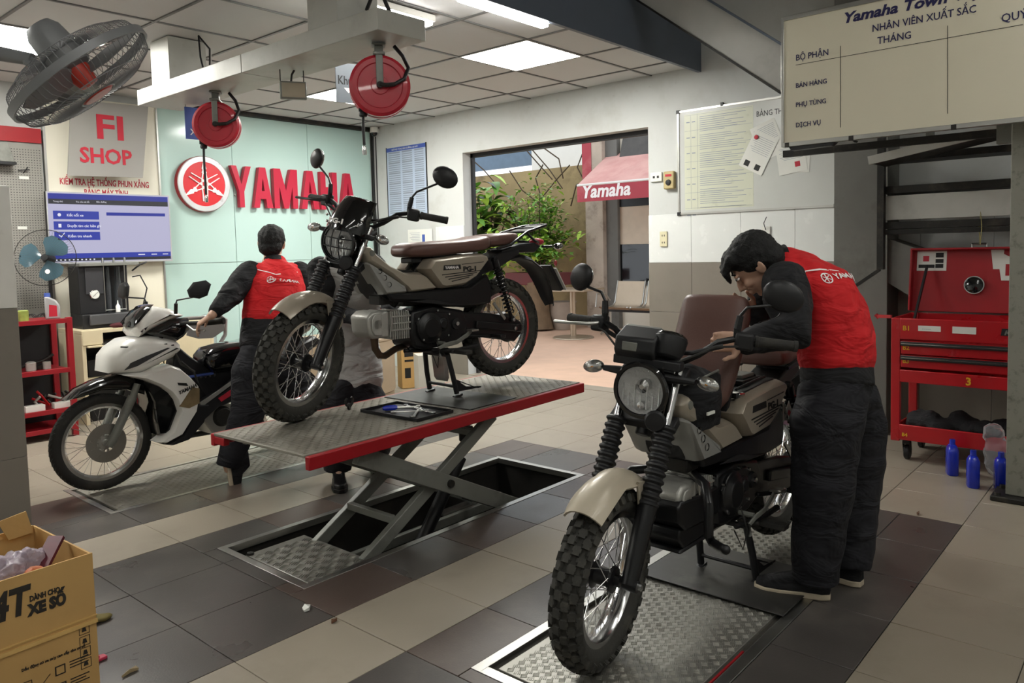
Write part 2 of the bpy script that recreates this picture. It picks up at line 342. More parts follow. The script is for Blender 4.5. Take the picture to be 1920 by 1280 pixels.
# dark beam and higher ceiling over the stair side
yb = onZ(1278, 123, 2.755).y
K['beam'] = mat('blue_grey_steel', '5b636f', .4, .2, var=.05)
bm = G().box((-4, yb, 2.757), (XW, 1.1, 2.772)).box((-4, yb, 2.772), (XW, yb + .02, 3.45)).box((-4, yb + .02, 2.772), (XW, 1.1, 3.45)).obj('trim_7', 'beam', kind='structure')
G().box((-4, -5, 3.45), (x1, 1.1, 3.6)).obj('ceiling', 'concl', kind='structure').name = 'ceiling_high'
striplight(-1.6, -.1, -1.2, 3.35, 'tube light over the front of the workshop, out of view')
for _x, _y, _l in ((1.2, -2.2, 'added fill tube right of the camera, out of view'), (-3.4, -1.2, 'added fill tube over the front left corner, out of view'), (-3.4, -3.4, 'added fill tube by the left end of the front wall, out of view'), (1.0, -4.2, 'added fill tube by the right end of the front wall, out of view')): striplight(_x, _x + 1.5, _y, 3.35, _l)  # extra unseen tubes added as fill for the dim front and stair side
striplight(.3, 1.8, -3.2, 3.35, 'tube light over the right front of the workshop, out of view')
striplight(-1.6, -.1, -3.4, 3.35, 'tube light near the front wall, out of view')
# raw concrete column and stair slab on the right wall
G().box((XW - .28, -.44, .0), (XW - .001, -.085, 3.45)).obj('trim_8', 'concrete', kind='structure', bevel=.004)
slab = G().prism([(-.44, 1.35), (-.44, 1.05), (-1.5, .35), (-2.3, .35), (-2.3, .9), (-1.2, 1.05)], XW - .25, XW - .002, 'x').obj('trim_9', 'concrete', kind='structure')
# ------------------------------------------------------------------ yard outside the doorway
K['yardf'] = mat('yard_paving', 'c5a38c', .6, var=.08, scale=5, dirt='a5876f', dscale=2, damt=.4, bump=.1, bscale=30)
K['oldwall'] = mat('weathered_yellow_wall', 'a5906a', .85, var=.2, scale=2.5, dirt='4a4034', dscale=1.3, damt=.95, bump=.3, bscale=12)
K['oldcol'] = mat('peeling_plaster', 'b3a596', .85, var=.12, scale=4, dirt='6f6154', dscale=5, damt=.6, bump=.25, bscale=20)
yf = G().box((x1 - .001, -3, -.3), (14, 12, -.004)).obj('floor', 'yardf', kind='structure'); yf.name = 'floor_yard'
G().box((XW, oy0, -.012), (x1, oy1, .004)).obj('trim_10', 'tile_cream', kind='structure')
XY = 9.4
zt = onX(1010, 318, XY).z
G().box((XY, 4.2, 0), (XY + .2, 11, zt)).obj('wall_yard', 'oldwall', kind='structure')
G().box((5.5, 10.8, 0), (XY, 11, zt)).obj('wall_yard_side', 'oldwall', kind='structure')
p0, p1 = onX(1098, 400, 8.9), onX(1130, 400, 8.9)
G().box((8.9, p1.y, 0), (9.3, p0.y, 3.2)).obj('trim_11', 'oldcol', kind='structure')
q1 = onX(1158, 400, 9.0)
G().box((9.0, q1.y, 0), (9.3, p1.y - .002, 3.2)).obj('trim_12', 'concrete', kind='structure')
G().box((9.1, -1, 0), (9.3, q1.y - .002, 3.4)).obj('wall_house', 'ivory', kind='structure')
# ================================================================== MOTORCYCLES
K['facet'] = mat('facet_reflector', 'ffffff', .22, .45, var=0, bump=.8, bscale=70)
def wheel(par, c, T, Ro, w, rimr, hubw, knob=True, hubm='satin', spokes=36, name='wheel'):
    c = V(c); sec = Ro - (.009 if knob else 0); rh = (sec - rimr) / 2; rc = rimr + rh
    g = G(T); g.lathe([(rc + rh * math.cos(a), w / 2 * math.sin(a) * (.95 if knob else .9)) for a in [2 * PI * k / 16 for k in range(16)]], c, (0, 1, 0), 56, closed=True)
    ty = g.obj('tyre', 'tread' if knob else 'rubber', par, smooth=60)
    g = G(T)
    if knob:
        nr = 34
        for k in range(nr):
            for q, ph in enumerate((-64, -36, -11, 14, 38, 64)):
                th = 2 * PI * (k + (.5 if q % 2 else 0)) / nr; p = R(ph)
                rad = V((math.cos(th), 0, math.sin(th))); tan = V((-math.sin(th), 0, math.cos(th)))
                nrm = rad * math.cos(p) + V((0, 1, 0)) * math.sin(p); pos = c + rad * (rc + rh * math.cos(p)) + V((0, 1, 0)) * (w / 2 * .95 * math.sin(p))
                M = Matrix((tan, nrm.cross(tan), nrm)).transposed().to_4x4(); M.translation = pos
                g.box((-.0135, -.0105, -.004), (.0135, .0105, .0105), M)
                g.box((-.004, -.0135, -.004), (.009, .0135, .0095), M)
        g.obj('tread_blocks', 'tread', ty, kind='stuff', smooth=0)
    else:
        for k in range(60):
            for s in (-1, 1):
                th = 2 * PI * k / 60; rad = V((math.cos(th), 0, math.sin(th))); tan = V((-math.sin(th), 0, math.cos(th)))
                a = c + rad * (rc + rh * .97) + V((0, s * .006, 0)); b = c + rad * (rc + rh * .72) + V((0, s * w * .33, 0)) + tan * .02
                g.bar(a, b, .003, .004, rad)
        g.obj('tread_grooves', 'black', ty, kind='stuff')
    h = w * .3
    G(T).lathe([(rimr + .012, -h), (rimr + .012, -h + .004), (rimr - .004, -h + .006), (rimr - .014, -h * .5), (rimr - .014, h * .5), (rimr - .004, h - .006), (rimr + .012, h - .004), (rimr + .012, h), (rimr - .008, h), (rimr - .02, h * .4), (rimr - .02, -h * .4), (rimr - .008, -h)], c, (0, 1, 0), 56, closed=True).obj('rim', 'chrome', par, smooth=40)
    G(T).lathe([(0, -hubw), (.018, -hubw), (.02, -hubw * .7), (.042, -hubw * .65), (.045, -hubw * .5), (.028, -hubw * .4), (.028, hubw * .4), (.045, hubw * .5), (.042, hubw * .65), (.02, hubw * .7), (.018, hubw), (0, hubw)], c, (0, 1, 0), 24).obj('hub', hubm, par)
    g = G(T)
    for k in range(spokes):
        s = 1 if k % 2 else -1; th = 2 * PI * k / spokes; off = R(38) * (1 if (k // 2) % 2 else -1)
        a = c + V((math.cos(th + off) * .042, s * hubw * .55, math.sin(th + off) * .042)); b = c + V((math.cos(th) * (rimr - .018), 0, math.sin(th) * (rimr - .018)))
        g.tube([a, b], .0017, 5)
    g.obj('spokes', 'chrome', par, kind='stuff')
    return ty
def bellows(g, a, b, r, n=11, rr=.8):
    a = V(a); b = V(b); d = (b - a); L = d.length; prof = []
    for k in range(n): prof += [(r * rr, L * k / n), (r, L * (k + .25) / n), (r, L * (k + .5) / n), (r * rr, L * (k + .8) / n)]
    return g.lathe([(0, 0)] + prof + [(r * rr, L), (0, L)], a, d, 20)
def pg_bike(name, label, steer, O, yaw, kind):
    """retro underbone: x forward, y rider's left, z up, origin on the ground under the rear axle"""
    r = thing(name, label, 'motorcycle', O, yaw); I = Matrix()
    A0 = V((.93, 0, .88)); u = V((-.454, 0, .891)); ST = Matrix.Translation(A0) @ Matrix.Rotation(R(steer), 4, u) @ Matrix.Translation(-A0)
    zr = .04
    # wheels
    wheel(r, (1.27, 0, .293), ST, .293, .1, .203, .06)
    wheel(r, (-.06, 0, .30 + zr), I, .293, .1, .203, .05)
    g = G(); g.lathe([(0, .05), (.078, .05), (.085, .06), (.07, .075), (.03, .08), (0, .08)], (-.06, 0, .30 + zr), (0, 1, 0), 28).lathe([(0, -.05), (.06, -.05), (.065, -.07), (0, -.075)], (-.06, 0, .30 + zr), (0, 1, 0), 24).obj('rear_drum', 'darksteel', r)
    # front fork
    def F(y, z, off=.032):
        t = (.88 - z) / .891; return V((.93 + .454 * t + off, y, z + off * .5))
    for s in (1, -1):
        y = s * .088
        fk = G(ST).tube([F(y, .93), F(y, .70)], .0155, 12).obj('fork_tube', 'chrome', r)
        bellows(G(ST), F(y, .735), F(y, .49), .036, 11).obj('fork_boot', 'black', r)
        lo = G(ST); lo.tube([F(y, .50), F(y, .42), F(y, .34), F(y * 1.02, .275)], [.033, .031, .029, .027], 14).tube([V((1.27, y * .8, .293)), V((1.27, y * 1.35, .293))], .02, 12)
        fo = lo.obj('fork_leg', 'satin', r); G(ST).lathe([(0, 0), (.011, 0), (.011, .012), (0, .014)], (1.27, y * 1.35, .293), (0, s, 0), 6).obj('axle_bolt', 'chrome', fo)
        G(ST).tube([F(y * 1.15, .66) + V((-.03, 0, 0)), F(y * 1.2, .46) + V((-.035, 0, 0)), F(y * 1.2, .31) + V((-.03, 0, 0))], .0045, 6).obj('brake_hose', 'rubber', r)
    g = G(ST)
    for z in (.90, .745): c = F(0, z, .012); g.cbox(c, (.055, .235, .032), Matrix.Rotation(R(27), 3, 'Y'))
    g.tube([F(0, .93, -.005), F(0, .70, -.005)], .026, 12).obj('steering_stem', 'black', r, bevel=.004)
    G(ST).lathe([(0, -.012), (.03, -.012), (.036, 0), (.03, .012), (0, .014)], F(.065, .735, .075), (1, .3, 0), 20).obj('horn', 'black', r)
    # front fender
    c = V((1.27, 0, .293)); rings = []
    for i in range(15):
        a = R(54 + (138 - 54) * i / 14); e = 1 if i not in (0, 14) else .9; ww = .062 * (.78 + .22 * math.sin(PI * min(1, (i + 2) / 9) / 1)) if i < 7 else .062
        rad = V((math.cos(a), 0, math.sin(a))); ring = []
        for k in range(9): t = (k / 8 - .5) * 2; ring.append(c + rad * (.345 - .042 * abs(t) ** 2.4) + V((0, t * ww * 1.12, 0)))
        for k in range(8, -1, -1): t = (k / 8 - .5) * 2; ring.append(c + rad * (.339 - .042 * abs(t) ** 2.4) + V((0, t * ww * 1.05, 0)))
        rings.append(ring)
    fg = G(ST).loft(rings)
    for s in (-1, 1):
        y = s * .0665
        fg.prism([(1.20, .60), (1.13, .585), (1.075, .53), (1.06, .47), (1.085, .44), (1.12, .455), (1.115, .52), (1.16, .565)], y - .003, y + .003).prism([(1.165, .575), (1.115, .46), (1.15, .43), (1.205, .60)], y - .003, y + .003)
    fe = fg.obj('front_fender', 'cream' if kind == 'B' else 'tan', r, smooth=50)
    # headlight
    hc = V((1.045, 0, .862)); f = V((1, 0, -.04)).normalized()
    bw = G(ST).lathe([(0, -.10), (.05, -.095), (.078, -.06), (.088, -.01), (.094, .0), (.098, .015), (.093, .027), (.083, .027), (.083, .018), (.06, -.03), (0, -.06)], hc, f, 36).obj('headlight_bowl', 'gloss', r)
    G(ST).lathe([(.08, .016), (.066, -.012), (.04, -.04), (.0, -.05)], hc, f, 32).obj('reflector', K['facet'], bw)
    g = G(ST); g.lathe([(0, -.05), (.02, -.045), (.022, -.01), (.008, .0), (0, .0)], hc + V((0, 0, .01)), f, 16).lathe([(0, -.03), (.012, -.028), (.012, .0), (0, .002)], hc + V((0, 0, -.05)), f, 12)
    for k in range(-3, 4): g.box((hc.x - .004, k * .02 - .0015, hc.z - .06), (hc.x + .004, k * .02 + .0015, hc.z - .015 + .03 * (k % 2)))
    g.obj('bulb', 'chrome', bw)
    G(ST).lathe([(.0815, .02), (.06, .032), (.03, .037), (.0, .039)], hc, f, 32).obj('headlight_lens', 'lens', bw)
    if kind == 'A':
        g = G(ST); 
        for y in (-.022, .022): g.tube([hc + V((.026, y, -.085)), hc + V((.046, y, -.04)), hc + V((.05, y, 0)), hc + V((.046, y, .04)), hc + V((.026, y, .085))], .0032, 6).tube([hc + V((.026, -.085, y)), hc + V((.046, -.04, y)), hc + V((.05, 0, y)), hc + V((.046, .04, y)), hc + V((.026, .085, y))], .0032, 6)
        g.tube([hc + V((.03, .094 * math.cos(t), .094 * math.sin(t))) for t in [2 * PI * k / 28 for k in range(28)]], .0045, 6, closed=True).obj('headlight_grille', 'black', bw)
        # fly screen
        rings = []
        for i in range(9):
            z = .925 + .165 * i / 8; xx = 1.095 - .105 * (i / 8) ** 1.5; hw = .118 - .03 * (i / 8) ** 2; ring = []
            for k in range(13): a = R(-78 + 156 * k / 12); ring.append(V((xx - .115 + .115 * math.cos(a) , hw * math.sin(a) * 1.02, z - .03 * (1 - math.cos(a)))))
            for k in range(12, -1, -1): a = R(-78 + 156 * k / 12); ring.append(V((xx - .118 + .112 * math.cos(a), hw * math.sin(a) * .98, z - .03 * (1 - math.cos(a)))))
            rings.append(ring)
        sc = G(ST).loft(rings).obj('fly_screen', 'gloss', r, smooth=60)
        g = G(ST)
        for y, z in ((.085, .955), (.098, .985), (-.085, .955), (-.098, .985)): g.ell((1.05 - (z - .955) * .5, y * 1.08, z), .007)
        g.obj('screen_bolts', 'chrome', sc, kind='stuff'); G(ST).text('PG-1', V((1.092, -.052, .957)), (0, 1, 0), (-.25, 0, 1), .035, .002, .0012, sx=1.25).obj('lettering', 'whitec', sc)
    else:
        # exposed twin-lobed meter
        m = G(ST); m.lathe([(0, -.055), (.04, -.05), (.054, -.02), (.058, .02), (.052, .03), (0, .032)], (.965, .055, 1.01), (-.45, 0, .9), 28)
        m.prism([(.925, .985), (1.02, .945), (1.045, .985), (1.035, 1.03), (.955, 1.062), (.93, 1.03)], -.115, .03)
        mt = m.obj('meter', 'black', r, bevel=.008)
        G(ST).lathe([(.0, .034), (.05, .034), (.056, .027), (.052, .02), (0, .02)], (.965, .055, 1.01), (-.45, 0, .9), 28).obj('meter_glass', 'gloss', mt)
        G(ST).prism([(.945, 1.053), (1.028, 1.02), (1.03, 1.028), (.95, 1.064)], -.108, .02).obj('meter_rim', 'silver', mt, bevel=.003)
        G(ST).box((1.036, -.085, .985), (1.044, -.03, 1.015)).obj('meter_window', 'greysteel', mt, bevel=.003)
        G(ST).box((.99, -.12, .935), (1.03, .12, .965)).tube([(1.0, .03, .93), (.98, .03, .99)], .01).obj('light_bracket', 'black', r, bevel=.008)
    # handlebar
    hb = lambda s: [V((.905, 0, .945)), V((.90, s * .08, .945)), V((.885, s * .13, .975)), V((.865, s * .19, 1.025)), V((.845, s * .24, 1.04)), V((.81, s * .33, 1.035)), V((.775, s * .415, 1.03))]
    hbo = G(ST).tube(hb(-1)[::-1] + hb(1)[1:], .0115, 10).tube([(.89, -.215, 1.018), (.915, -.12, .985), (.92, 0, .97), (.915, .12, .985), (.89, .215, 1.018)], .0085, 8).obj('handlebar', 'satin', r)
    for s in (1, -1):
        e = V((.775, s * .415, 1.03)); d = (V((.775, s * .415, 1.03)) - V((.81, s * .33, 1.035))).normalized(); a = e - d * .125
        gr = G(ST).tube([a, a + d * .01, a + d * .012, e], [.02, .02, .0175, .0175], 14).tube([e, e + d * .014], .019, 12).obj('grip', 'rubber', hbo, bevel=.002)
        sw = G(ST); M = Matrix((V((0, 0, 1)).cross(d).normalized(), d, V((0, 0, 1)))).transposed()
        sw.cbox(a - d * .035 + V((0, 0, -.004)), (.05, .06, .06), M).obj('switchgear', 'black', hbo, bevel=.01)
        g = G(ST)
        for k, zz in ((0, .014), (1, -.006)): g.cbox(a - d * .035 + V((-.027, 0, zz)), (.008, .014 + .01 * k, .008), M)
        g.obj('switch', 'redp' if s == 1 else 'greysteel', hbo, bevel=.002)
        lv = G(ST); q = a - d * .04
        if s == -1: lv.tube([q + V((.03, 0, 0)), q + V((.05, s * .03, -.005)), q + V((.052, s * .1, -.01)), q + V((.045, s * .17, -.012))], [.008, .007, .006, .007], 8, round_=True).obj('brake_lever', 'satin' if kind == 'A' else 'alu', hbo)
        # cables
        G(ST).tube([q + V((.02, 0, -.02)), q + V((.09, -s * .06, -.02)), V((1.03, s * .06, .94)), V((.96, s * .05, .85))], .004, 6).obj('cable', 'rubber', hbo)
        # mirror
        b = V((.845, s * .245, 1.045)); k1 = b + V((-.005, s * .005, .075)); top = V((.80, s * .375, 1.21)) if kind == 'A' else V((.81, s * .355, 1.165))
        mi = G(ST).tube([b, b + V((0, 0, .03))], .012).tube([b + V((0, 0, .03)), k1], [.013, .011], 10).tube([k1, k1 + V((-.005, s * .02, .03)), top], .0055, 8).obj('mirror_stalk', 'satin', r)
        mc = top + V((-.012, s * .02, .03)); MM = Matrix.Rotation(R(s * (14 if s == 1 else 30)), 3, 'Z') @ Matrix.Rotation(R(s * -20), 3, 'X')
        G(ST).ell(mc, (.026, .068, .052), MM, 20, 12).obj('mirror_shell', 'black', mi); G(ST).ell(mc + MM @ V((-.014, 0, 0)), (.014, .061, .046), MM, 20, 8).obj('mirror_glass', 'mirror', mi)
        # front indicators
        i0 = V((1.0, s * .10, .905)); i1 = V((1.0, s * .165, .905)); c2 = V((1.0, s * .205, .905))
        st = G(ST).tube([V((1.0, s * .06, .905)), i0, i1], [.02, .016, .010], 10).obj('indicator_stalk', 'black', r)
        MI = Matrix.Rotation(R(s * -12), 3, 'X'); G(ST).ell(c2 + V((-.008, 0, 0)), (.020, .036, .019), MI, 14, 9).obj('indicator_reflector', 'chrome', st); G(ST).ell(c2 + V((.006, 0, 0)), (.006, .010, .006), MI).obj('indicator_bulb', 'amber', st)
        G(ST).ell(c2, (.024, .04, .023), MI, 16, 10).obj('indicator_lens', 'lens', st)
    # frame spine, black body under the covers
    bk = G(); bk.prism([(.93, .80), (.86, .75), (.79, .69), (.70, .655), (.60, .66), (.55, .70), (.53, .76), (.42, .775), (.2, .78), (.13, .74), (-.02, .79), (-.16, .80), (-.16, .77), (0, .70), (.14, .66), (.10, .50), (.25, .48), (.6, .53), (.8, .55), (.87, .60), (.93, .72)], -.075, .075).tube([(.90, 0, .86), (.95, 0, .76)], .035, 14)
    bk.obj('frame_cover', 'black', r, bevel=.008)
    g = G()
    for s in (-1, 1): g.tube([(.90, s * .02, .90), (.89, s * .035, .83), (.85, s * .04, .785), (.77, s * .04, .725), (.68, s * .04, .688), (.60, s * .04, .69), (.56, s * .035, .73)], .008, 8).tube([(.92, s * .03, .86), (.83, s * .055, .765), (.73, s * .055, .705), (.62, s * .05, .70)], .006, 6)
    g.obj('cable', 'rubber', r)
    G().prism([(.84, .60), (.66, .595), (.45, .598), (.27, .60), (.14, .665), (.11, .60), (.115, .50), (.25, .492), (.45, .50), (.56, .535), (.70, .548), (.80, .555)], -.118, .118).obj('lower_cover', 'satin', r, bevel=.012)
    G().prism([(.70, .545), (.60, .532), (.40, .505), (.30, .50), (.42, .52), (.55, .55)], .117, .124).obj('cover_ridge', 'black', r, bevel=.002)
    paint = 'tan'
    if kind == 'B': G().prism([(.955, .445), (.93, .462), (.80, .452), (.66, .452), (.655, .35), (.90, .352), (.945, .39)], -.088, .098).obj('engine_side_cover', 'satin', r, bevel=.008)
    for s in (1, -1):
        def sd(poly, a, b, ins=.0): return G().prism([(x, z) for x, z in poly], s * a, s * b, 'y', ins)
        tk = sd([(.95, .80), (.93, .832), (.91, .832), (.883, .797), (.804, .739), (.707, .695), (.612, .694), (.569, .671), (.503, .608), (.526, .597), (.69, .590), (.71, .613), (.806, .687), (.932, .757)], .03, .128, .014).obj('leg_cover', paint, r, smooth=50)
        sv = sd([(.965, .752), (.935, .756), (.82, .688), (.725, .632), (.712, .597), (.72, .59), (.855, .590)], .04, .142, .012).obj('silver_cover', 'silver', r, smooth=50)
        g = G()
        for x, z in ((.887, .711), (.860, .676), (.833, .641)): g.lathe([(0, .0), (.011, .0), (.0135, .004)], (x, s * .1415, z), (0, s, 0), 16)
        g.obj('cover_holes', 'gloss', sv, kind='stuff')
        G().lathe([(0, .004), (.014, .004), (.016, 0)], (.918, s * .127, .800), (0, s, 0), 20).obj('badge', 'greysteel', tk)
        sc = sd([(.592, .712), (.545, .762), (.30, .782), (.19, .784), (.158, .773), (.146, .745), (.245, .651), (.329, .612), (.473, .602), (.505, .61)], .05, .152, .016).obj('side_cover', paint, r, smooth=50)
        y = s * .153; xd = (-s, 0, 0)
        x0 = .488 if s == 1 else .37
        G().prism([(.49, .700), (.485, .726), (.37, .728), (.366, .702)], s * .151, s * .1535).obj('badge', 'blk', sc, bevel=.0005)
        if kind == 'A': G().text('YAMAHA', (.478 if s == 1 else .378, y + s * .001, .7065), xd, (0, 0, 1), .021, .0008, .0006, sx=1.1).obj('lettering', 'whitec', sc)
        G().text('PG-1', (.352 if s == 1 else .2, y, .690), xd, (0, 0, 1), .036, .0008, .0018, sx=1.35).obj('lettering', 'blk', sc)
        g = G(); 
        for k in range(4): g.bar((.50 - k * .022, y, .676 - k * .0125), (.225 + k * .028, y, .690 - k * .011), .002, .0045)
        g.bar((.36, y, .728), (.20, y, .737), .002, .003).obj('stripes', 'blk', sc)
    # seat
    def seat(st, M=None, nm='seat'):
        rings = []
        for x, z0, z1, hw in st:
            ring = []
            for k in range(18):
                t = 2 * PI * k / 18; cc = math.cos(t); ss = math.sin(t)
                ring.append(V((x, hw * abs(cc) ** .45 * (1 if cc > 0 else -1), (z0 + z1) / 2 + (z1 - z0) / 2 * abs(ss) ** .6 * (1 if ss > 0 else -1))))
            rings.append(ring)
        gg = G(M).loft(rings); return gg.obj(nm, 'brown', r, smooth=60)
    fs = [(.675, .792, .806, .03), (.668, .786, .822, .07), (.645, .776, .842, .10), (.60, .772, .852, .12), (.50, .772, .856, .13), (.32, .785, .862, .135), (.2, .79, .872, .135), (.14, .80, .884, .13), (.115, .81, .884, .12), (.108, .825, .875, .1)]
    rs = [(.108, .83, .876, .1), (.10, .82, .888, .115), (.03, .818, .896, .12), (-.08, .83, .902, .11), (-.13, .85, .90, .095), (-.145, .865, .89, .07)]
    if kind == 'A':
        seat(fs); G().cbox((.585, 0, .757), (.07, .10, .03)).cbox((.40, 0, .775), (.2, .16, .02)).obj('seat_hinge', 'black', r, bevel=.006)
    else:
        M = Matrix.Translation((.66, 0, .71)) @ Matrix.Rotation(R(-62), 4, 'Y').inverted() @ Matrix.Translation((-.67, 0, -.79)) if False else Matrix.Translation((.66, 0, .72)) @ Matrix.Rotation(R(58), 4, 'Y') @ Matrix.Diagonal((.80, 1.06, 1, 1)) @ Matrix.Translation((-.67, 0, -.79))
        so = seat(fs, M); G(M).prism([(.65, .782), (.12, .80), (.12, .79), (.62, .768)], -.115, .115).obj('seat_pan', 'black', so)
        g = G(); g.prism([(.56, .77), (.2, .79), (.2, .74), (.54, .72)], -.11, .11).box((.22, -.07, .785), (.40, .07, .80)).tube([(.5, .09, .785), (.36, .1, .80), (.24, .09, .80)], .006).tube([(.42, -.05, .79), (.3, 0, .81), (.24, .05, .80)], .007)
        ub = g.obj('under_seat_tray', 'black', r, bevel=.004); G().box((.25, -.05, .80), (.36, .05, .815)).obj('battery_cover', 'greysteel', ub, bevel=.003)
        G().tube([(.565, .1, .765), (.54, .12, .775), (.5, .12, .77)], .008).cbox((.555, .11, .775), (.03, .03, .02)).obj('seat_latch', 'chrome', ub)
    seat(rs, None, 'rear_seat')
    # rack
    g = G()
    for s in (-1, 1): g.tube([(.05, s * .105, .81), (-.05, s * .115, .83), (-.19, s * .115, .905), (-.37, s * .10, .945), (-.40, s * .07, .948)], .0085, 8).tube([(-.19, s * .10, .903), (-.30, s * .07, .85), (-.38, s * .03, .84)], .008, 8)
    g.tube([(-.40, -.07, .948), (-.40, .07, .948)], .0085).tube([(-.2, -.11, .905), (-.2, .11, .905)], .007).tube([(-.30, -.1, .93), (-.30, .1, .93)], .007).prism([(-.22, .912), (-.39, .95), (-.39, .945), (-.22, .907)], -.07, .07)
    g.obj('luggage_rack', 'satin', r)
    # rear fender, tail light, plate
    path = [(.16, .69), (.08, .735), (-.03, .765), (-.16, .785), (-.28, .76), (-.38, .70), (-.45, .61), (-.50, .50), (-.52, .45)]
    rings = []
    for i, (x, z) in enumerate(path):
        ww = .075 if i < 7 else .075 - .02 * (i - 6); d = V((path[min(i + 1, 8)][0] - path[max(i - 1, 0)][0], 0, path[min(i + 1, 8)][1] - path[max(i - 1, 0)][1])).normalized(); nn = V((-d.z, 0, d.x)) * -1
        if nn.z < 0 and i < 6: nn = -nn
        ring = []
        for k in range(7): t = (k / 6 - .5) * 2; ring.append(V((x, t * ww, z)) - nn * (.03 * abs(t) ** 2.2))
        for k in range(6, -1, -1): t = (k / 6 - .5) * 2; ring.append(V((x, t * ww * .94, z)) - nn * (.03 * abs(t) ** 2.2 + .006))
        rings.append(ring)
    G().loft(rings).obj('rear_fender', 'black', r, smooth=60)
    G().prism([(-.02, .80), (-.16, .83), (-.30, .84), (-.36, .82), (-.30, .78), (-.16, .785), (-.02, .76)], -.07, .07).obj('tail_cover', 'black', r, bevel=.01)
    G().ell((-.385, 0, .845), (.045, .05, .024)).obj('tail_light', 'redp', r)
    for s in (-1, 1): 
        q = G().tube([(-.38, s * .05, .815), (-.40, s * .12, .815)], .008).obj('indicator_stalk', 'black', r); G().ell((-.415, s * .155, .815), (.022, .038, .02)).obj('indicator_lens', 'mirror', q)
    pl = G().prism([(-.47, .70), (-.44, .695), (-.55, .53), (-.575, .54)], -.05, .05).obj('plate_holder', 'black', r, bevel=.004); G().prism([(-.485, .675), (-.578, .535), (-.582, .54), (-.489, .68)], -.07, .07).obj('number_plate', 'paper', pl)
    G().lathe([(0, 0), (.018, 0), (.018, .006), (0, .008)], (-.475, .07, .71), (-1, .4, 0), 14).obj('rear_reflector', 'redp', r)
    # swing arm, shocks, chain case
    zx = .30 + zr
    for s in (-1, 1):
        G().bar((.22, s * .095, .385), (-.085, s * .105, zx), .022, .045).cbox((-.10, s * .105, zx), (.05, .028, .05)).obj('swing_arm', 'satin', r, bevel=.006)
        G().lathe([(0, 0), (.012, 0), (.012, .014), (0, .016)], (-.06, s * .118, zx), (0, s, 0), 6).obj('axle_nut', 'chrome', r)
        a = V((.095, s * .13, .745)); b = V((-.03, s * .13, .395)); d = (b - a)
        sh = G().tube([a, a + d * .45], .020, 12).tube([a + d * .45, b], .011, 10).lathe([(0, -.012), (.018, -.012), (.018, .012), (0, .012)], a, (0, 1, 0)).lathe([(0, -.012), (.016, -.012), (.016, .012), (0, .012)], b, (0, 1, 0)).obj('shock_absorber', 'satin', r)
        pts = []; x = V((0, 1, 0)); dn = d.normalized(); yv = dn.cross(x)
        for k in range(121): t = k / 120; an = t * 2 * PI * 12; pts.append(a + d * (.12 + .76 * t) + x * math.cos(an) * .0255 + yv * math.sin(an) * .0255)
        G().tube(pts, .0042, 6).obj('coil_spring', 'gloss', sh)
        G().lathe([(0, 0), (.011, 0), (.011, .008), (0, .01)], b + V((0, s * .013, 0)), (0, s, 0), 8).obj('bolt', 'chrome', sh)
    cc = [(.30, .46), (.36, .44), (.37, .36), (.30, .33), (-.02, .27), (-.09, .255), (-.15, .30), (-.15, .37), (-.09, .40), (.1, .44)]
    G().prism(cc, .062, .088).obj('chain_case', 'satin', r, bevel=.008)
    G().bar((.10, .115, .50), (.02, .125, .40), .008, .018).obj('brake_arm', 'alu', r, bevel=.002)
    # engine
    cyl = G(); cyl.prism([(.93, .43), (.935, .48), (.90, .505), (.86, .508), (.84, .50), (.82, .508), (.80, .505), (.80, .365), (.90, .368), (.925, .39)], -.075, .085)
    ce = cyl.obj('cylinder_head', 'castal', r, bevel=.012)
    g = G(); g.prism([(.80, .50), (.70, .49), (.655, .48), (.655, .37), (.80, .365)], -.065, .07)
    for k in range(9): x = .675 + k * .0145; g.box((x - .003, -.075, .352 if k < 8 else .36), (x + .003, .080, .505 - abs(k - 4) * .003))
    for z in (.40, .435, .47): g.box((.66, .068, z - .004), (.79, .082, z + .004))
    g.obj('cylinder_fins', 'castal', r, bevel=.0015)
    G().prism([(.895, .49), (.85, .495), (.85, .38), (.895, .385), (.91, .41), (.91, .465)], .084, .094).lathe([(0, 0), (.03, 0), (.034, -.01)], (.875, .094, .44), (0, 1, 0), 6).obj('valve_cover', 'castal', ce, bevel=.004)
    G().tube([(.80, .06, .50), (.795, .088, .50), (.79, .09, .44), (.80, .088, .37)], .005).obj('gasket_rib', 'alu', ce)
    cr = G().prism([(.66, .49), (.60, .50), (.52, .515), (.40, .49), (.30, .47), (.27, .40), (.30, .32), (.40, .285), (.58, .28), (.65, .30), (.67, .36)], -.11, .09).obj('crankcase', 'satin', r, bevel=.014)
    g = G(); g.lathe([(0, .032), (.05, .032), (.056, .026), (.066, .024), (.072, .018), (.085, .015), (.088, 0)], (.548, .088, .395), (0, 1, 0), 36)
    g.lathe([(0, .026), (.022, .026), (.026, .02), (.036, .018), (.042, 0)], (.463, .088, .408), (0, 1, 0), 28).prism([(.64, .43), (.56, .48), (.42, .47), (.40, .34), (.47, .32), (.60, .33)], .088, .1)
    g.obj('engine_cover', 'satin', cr, bevel=.003)
    g = G(); g.lathe([(0, .02), (.012, .02), (.012, .0)], (.364, .09, .403), (0, 1, 0), 6)
    for x, z in ((.63, .45), (.60, .335), (.50, .33), (.50, .485), (.42, .46), (.43, .345), (.70, .50)): g.lathe([(0, .012), (.006, .012), (.006, 0)], (x, .097, z), (0, 1, 0), 6)
    g.obj('bolt', 'chrome', cr, kind='stuff')
    G().lathe([(0, .012), (.03, .012), (.034, 0)], (.364, .088, .403), (0, 1, 0), 24).obj('sprocket_cover', 'black', cr)
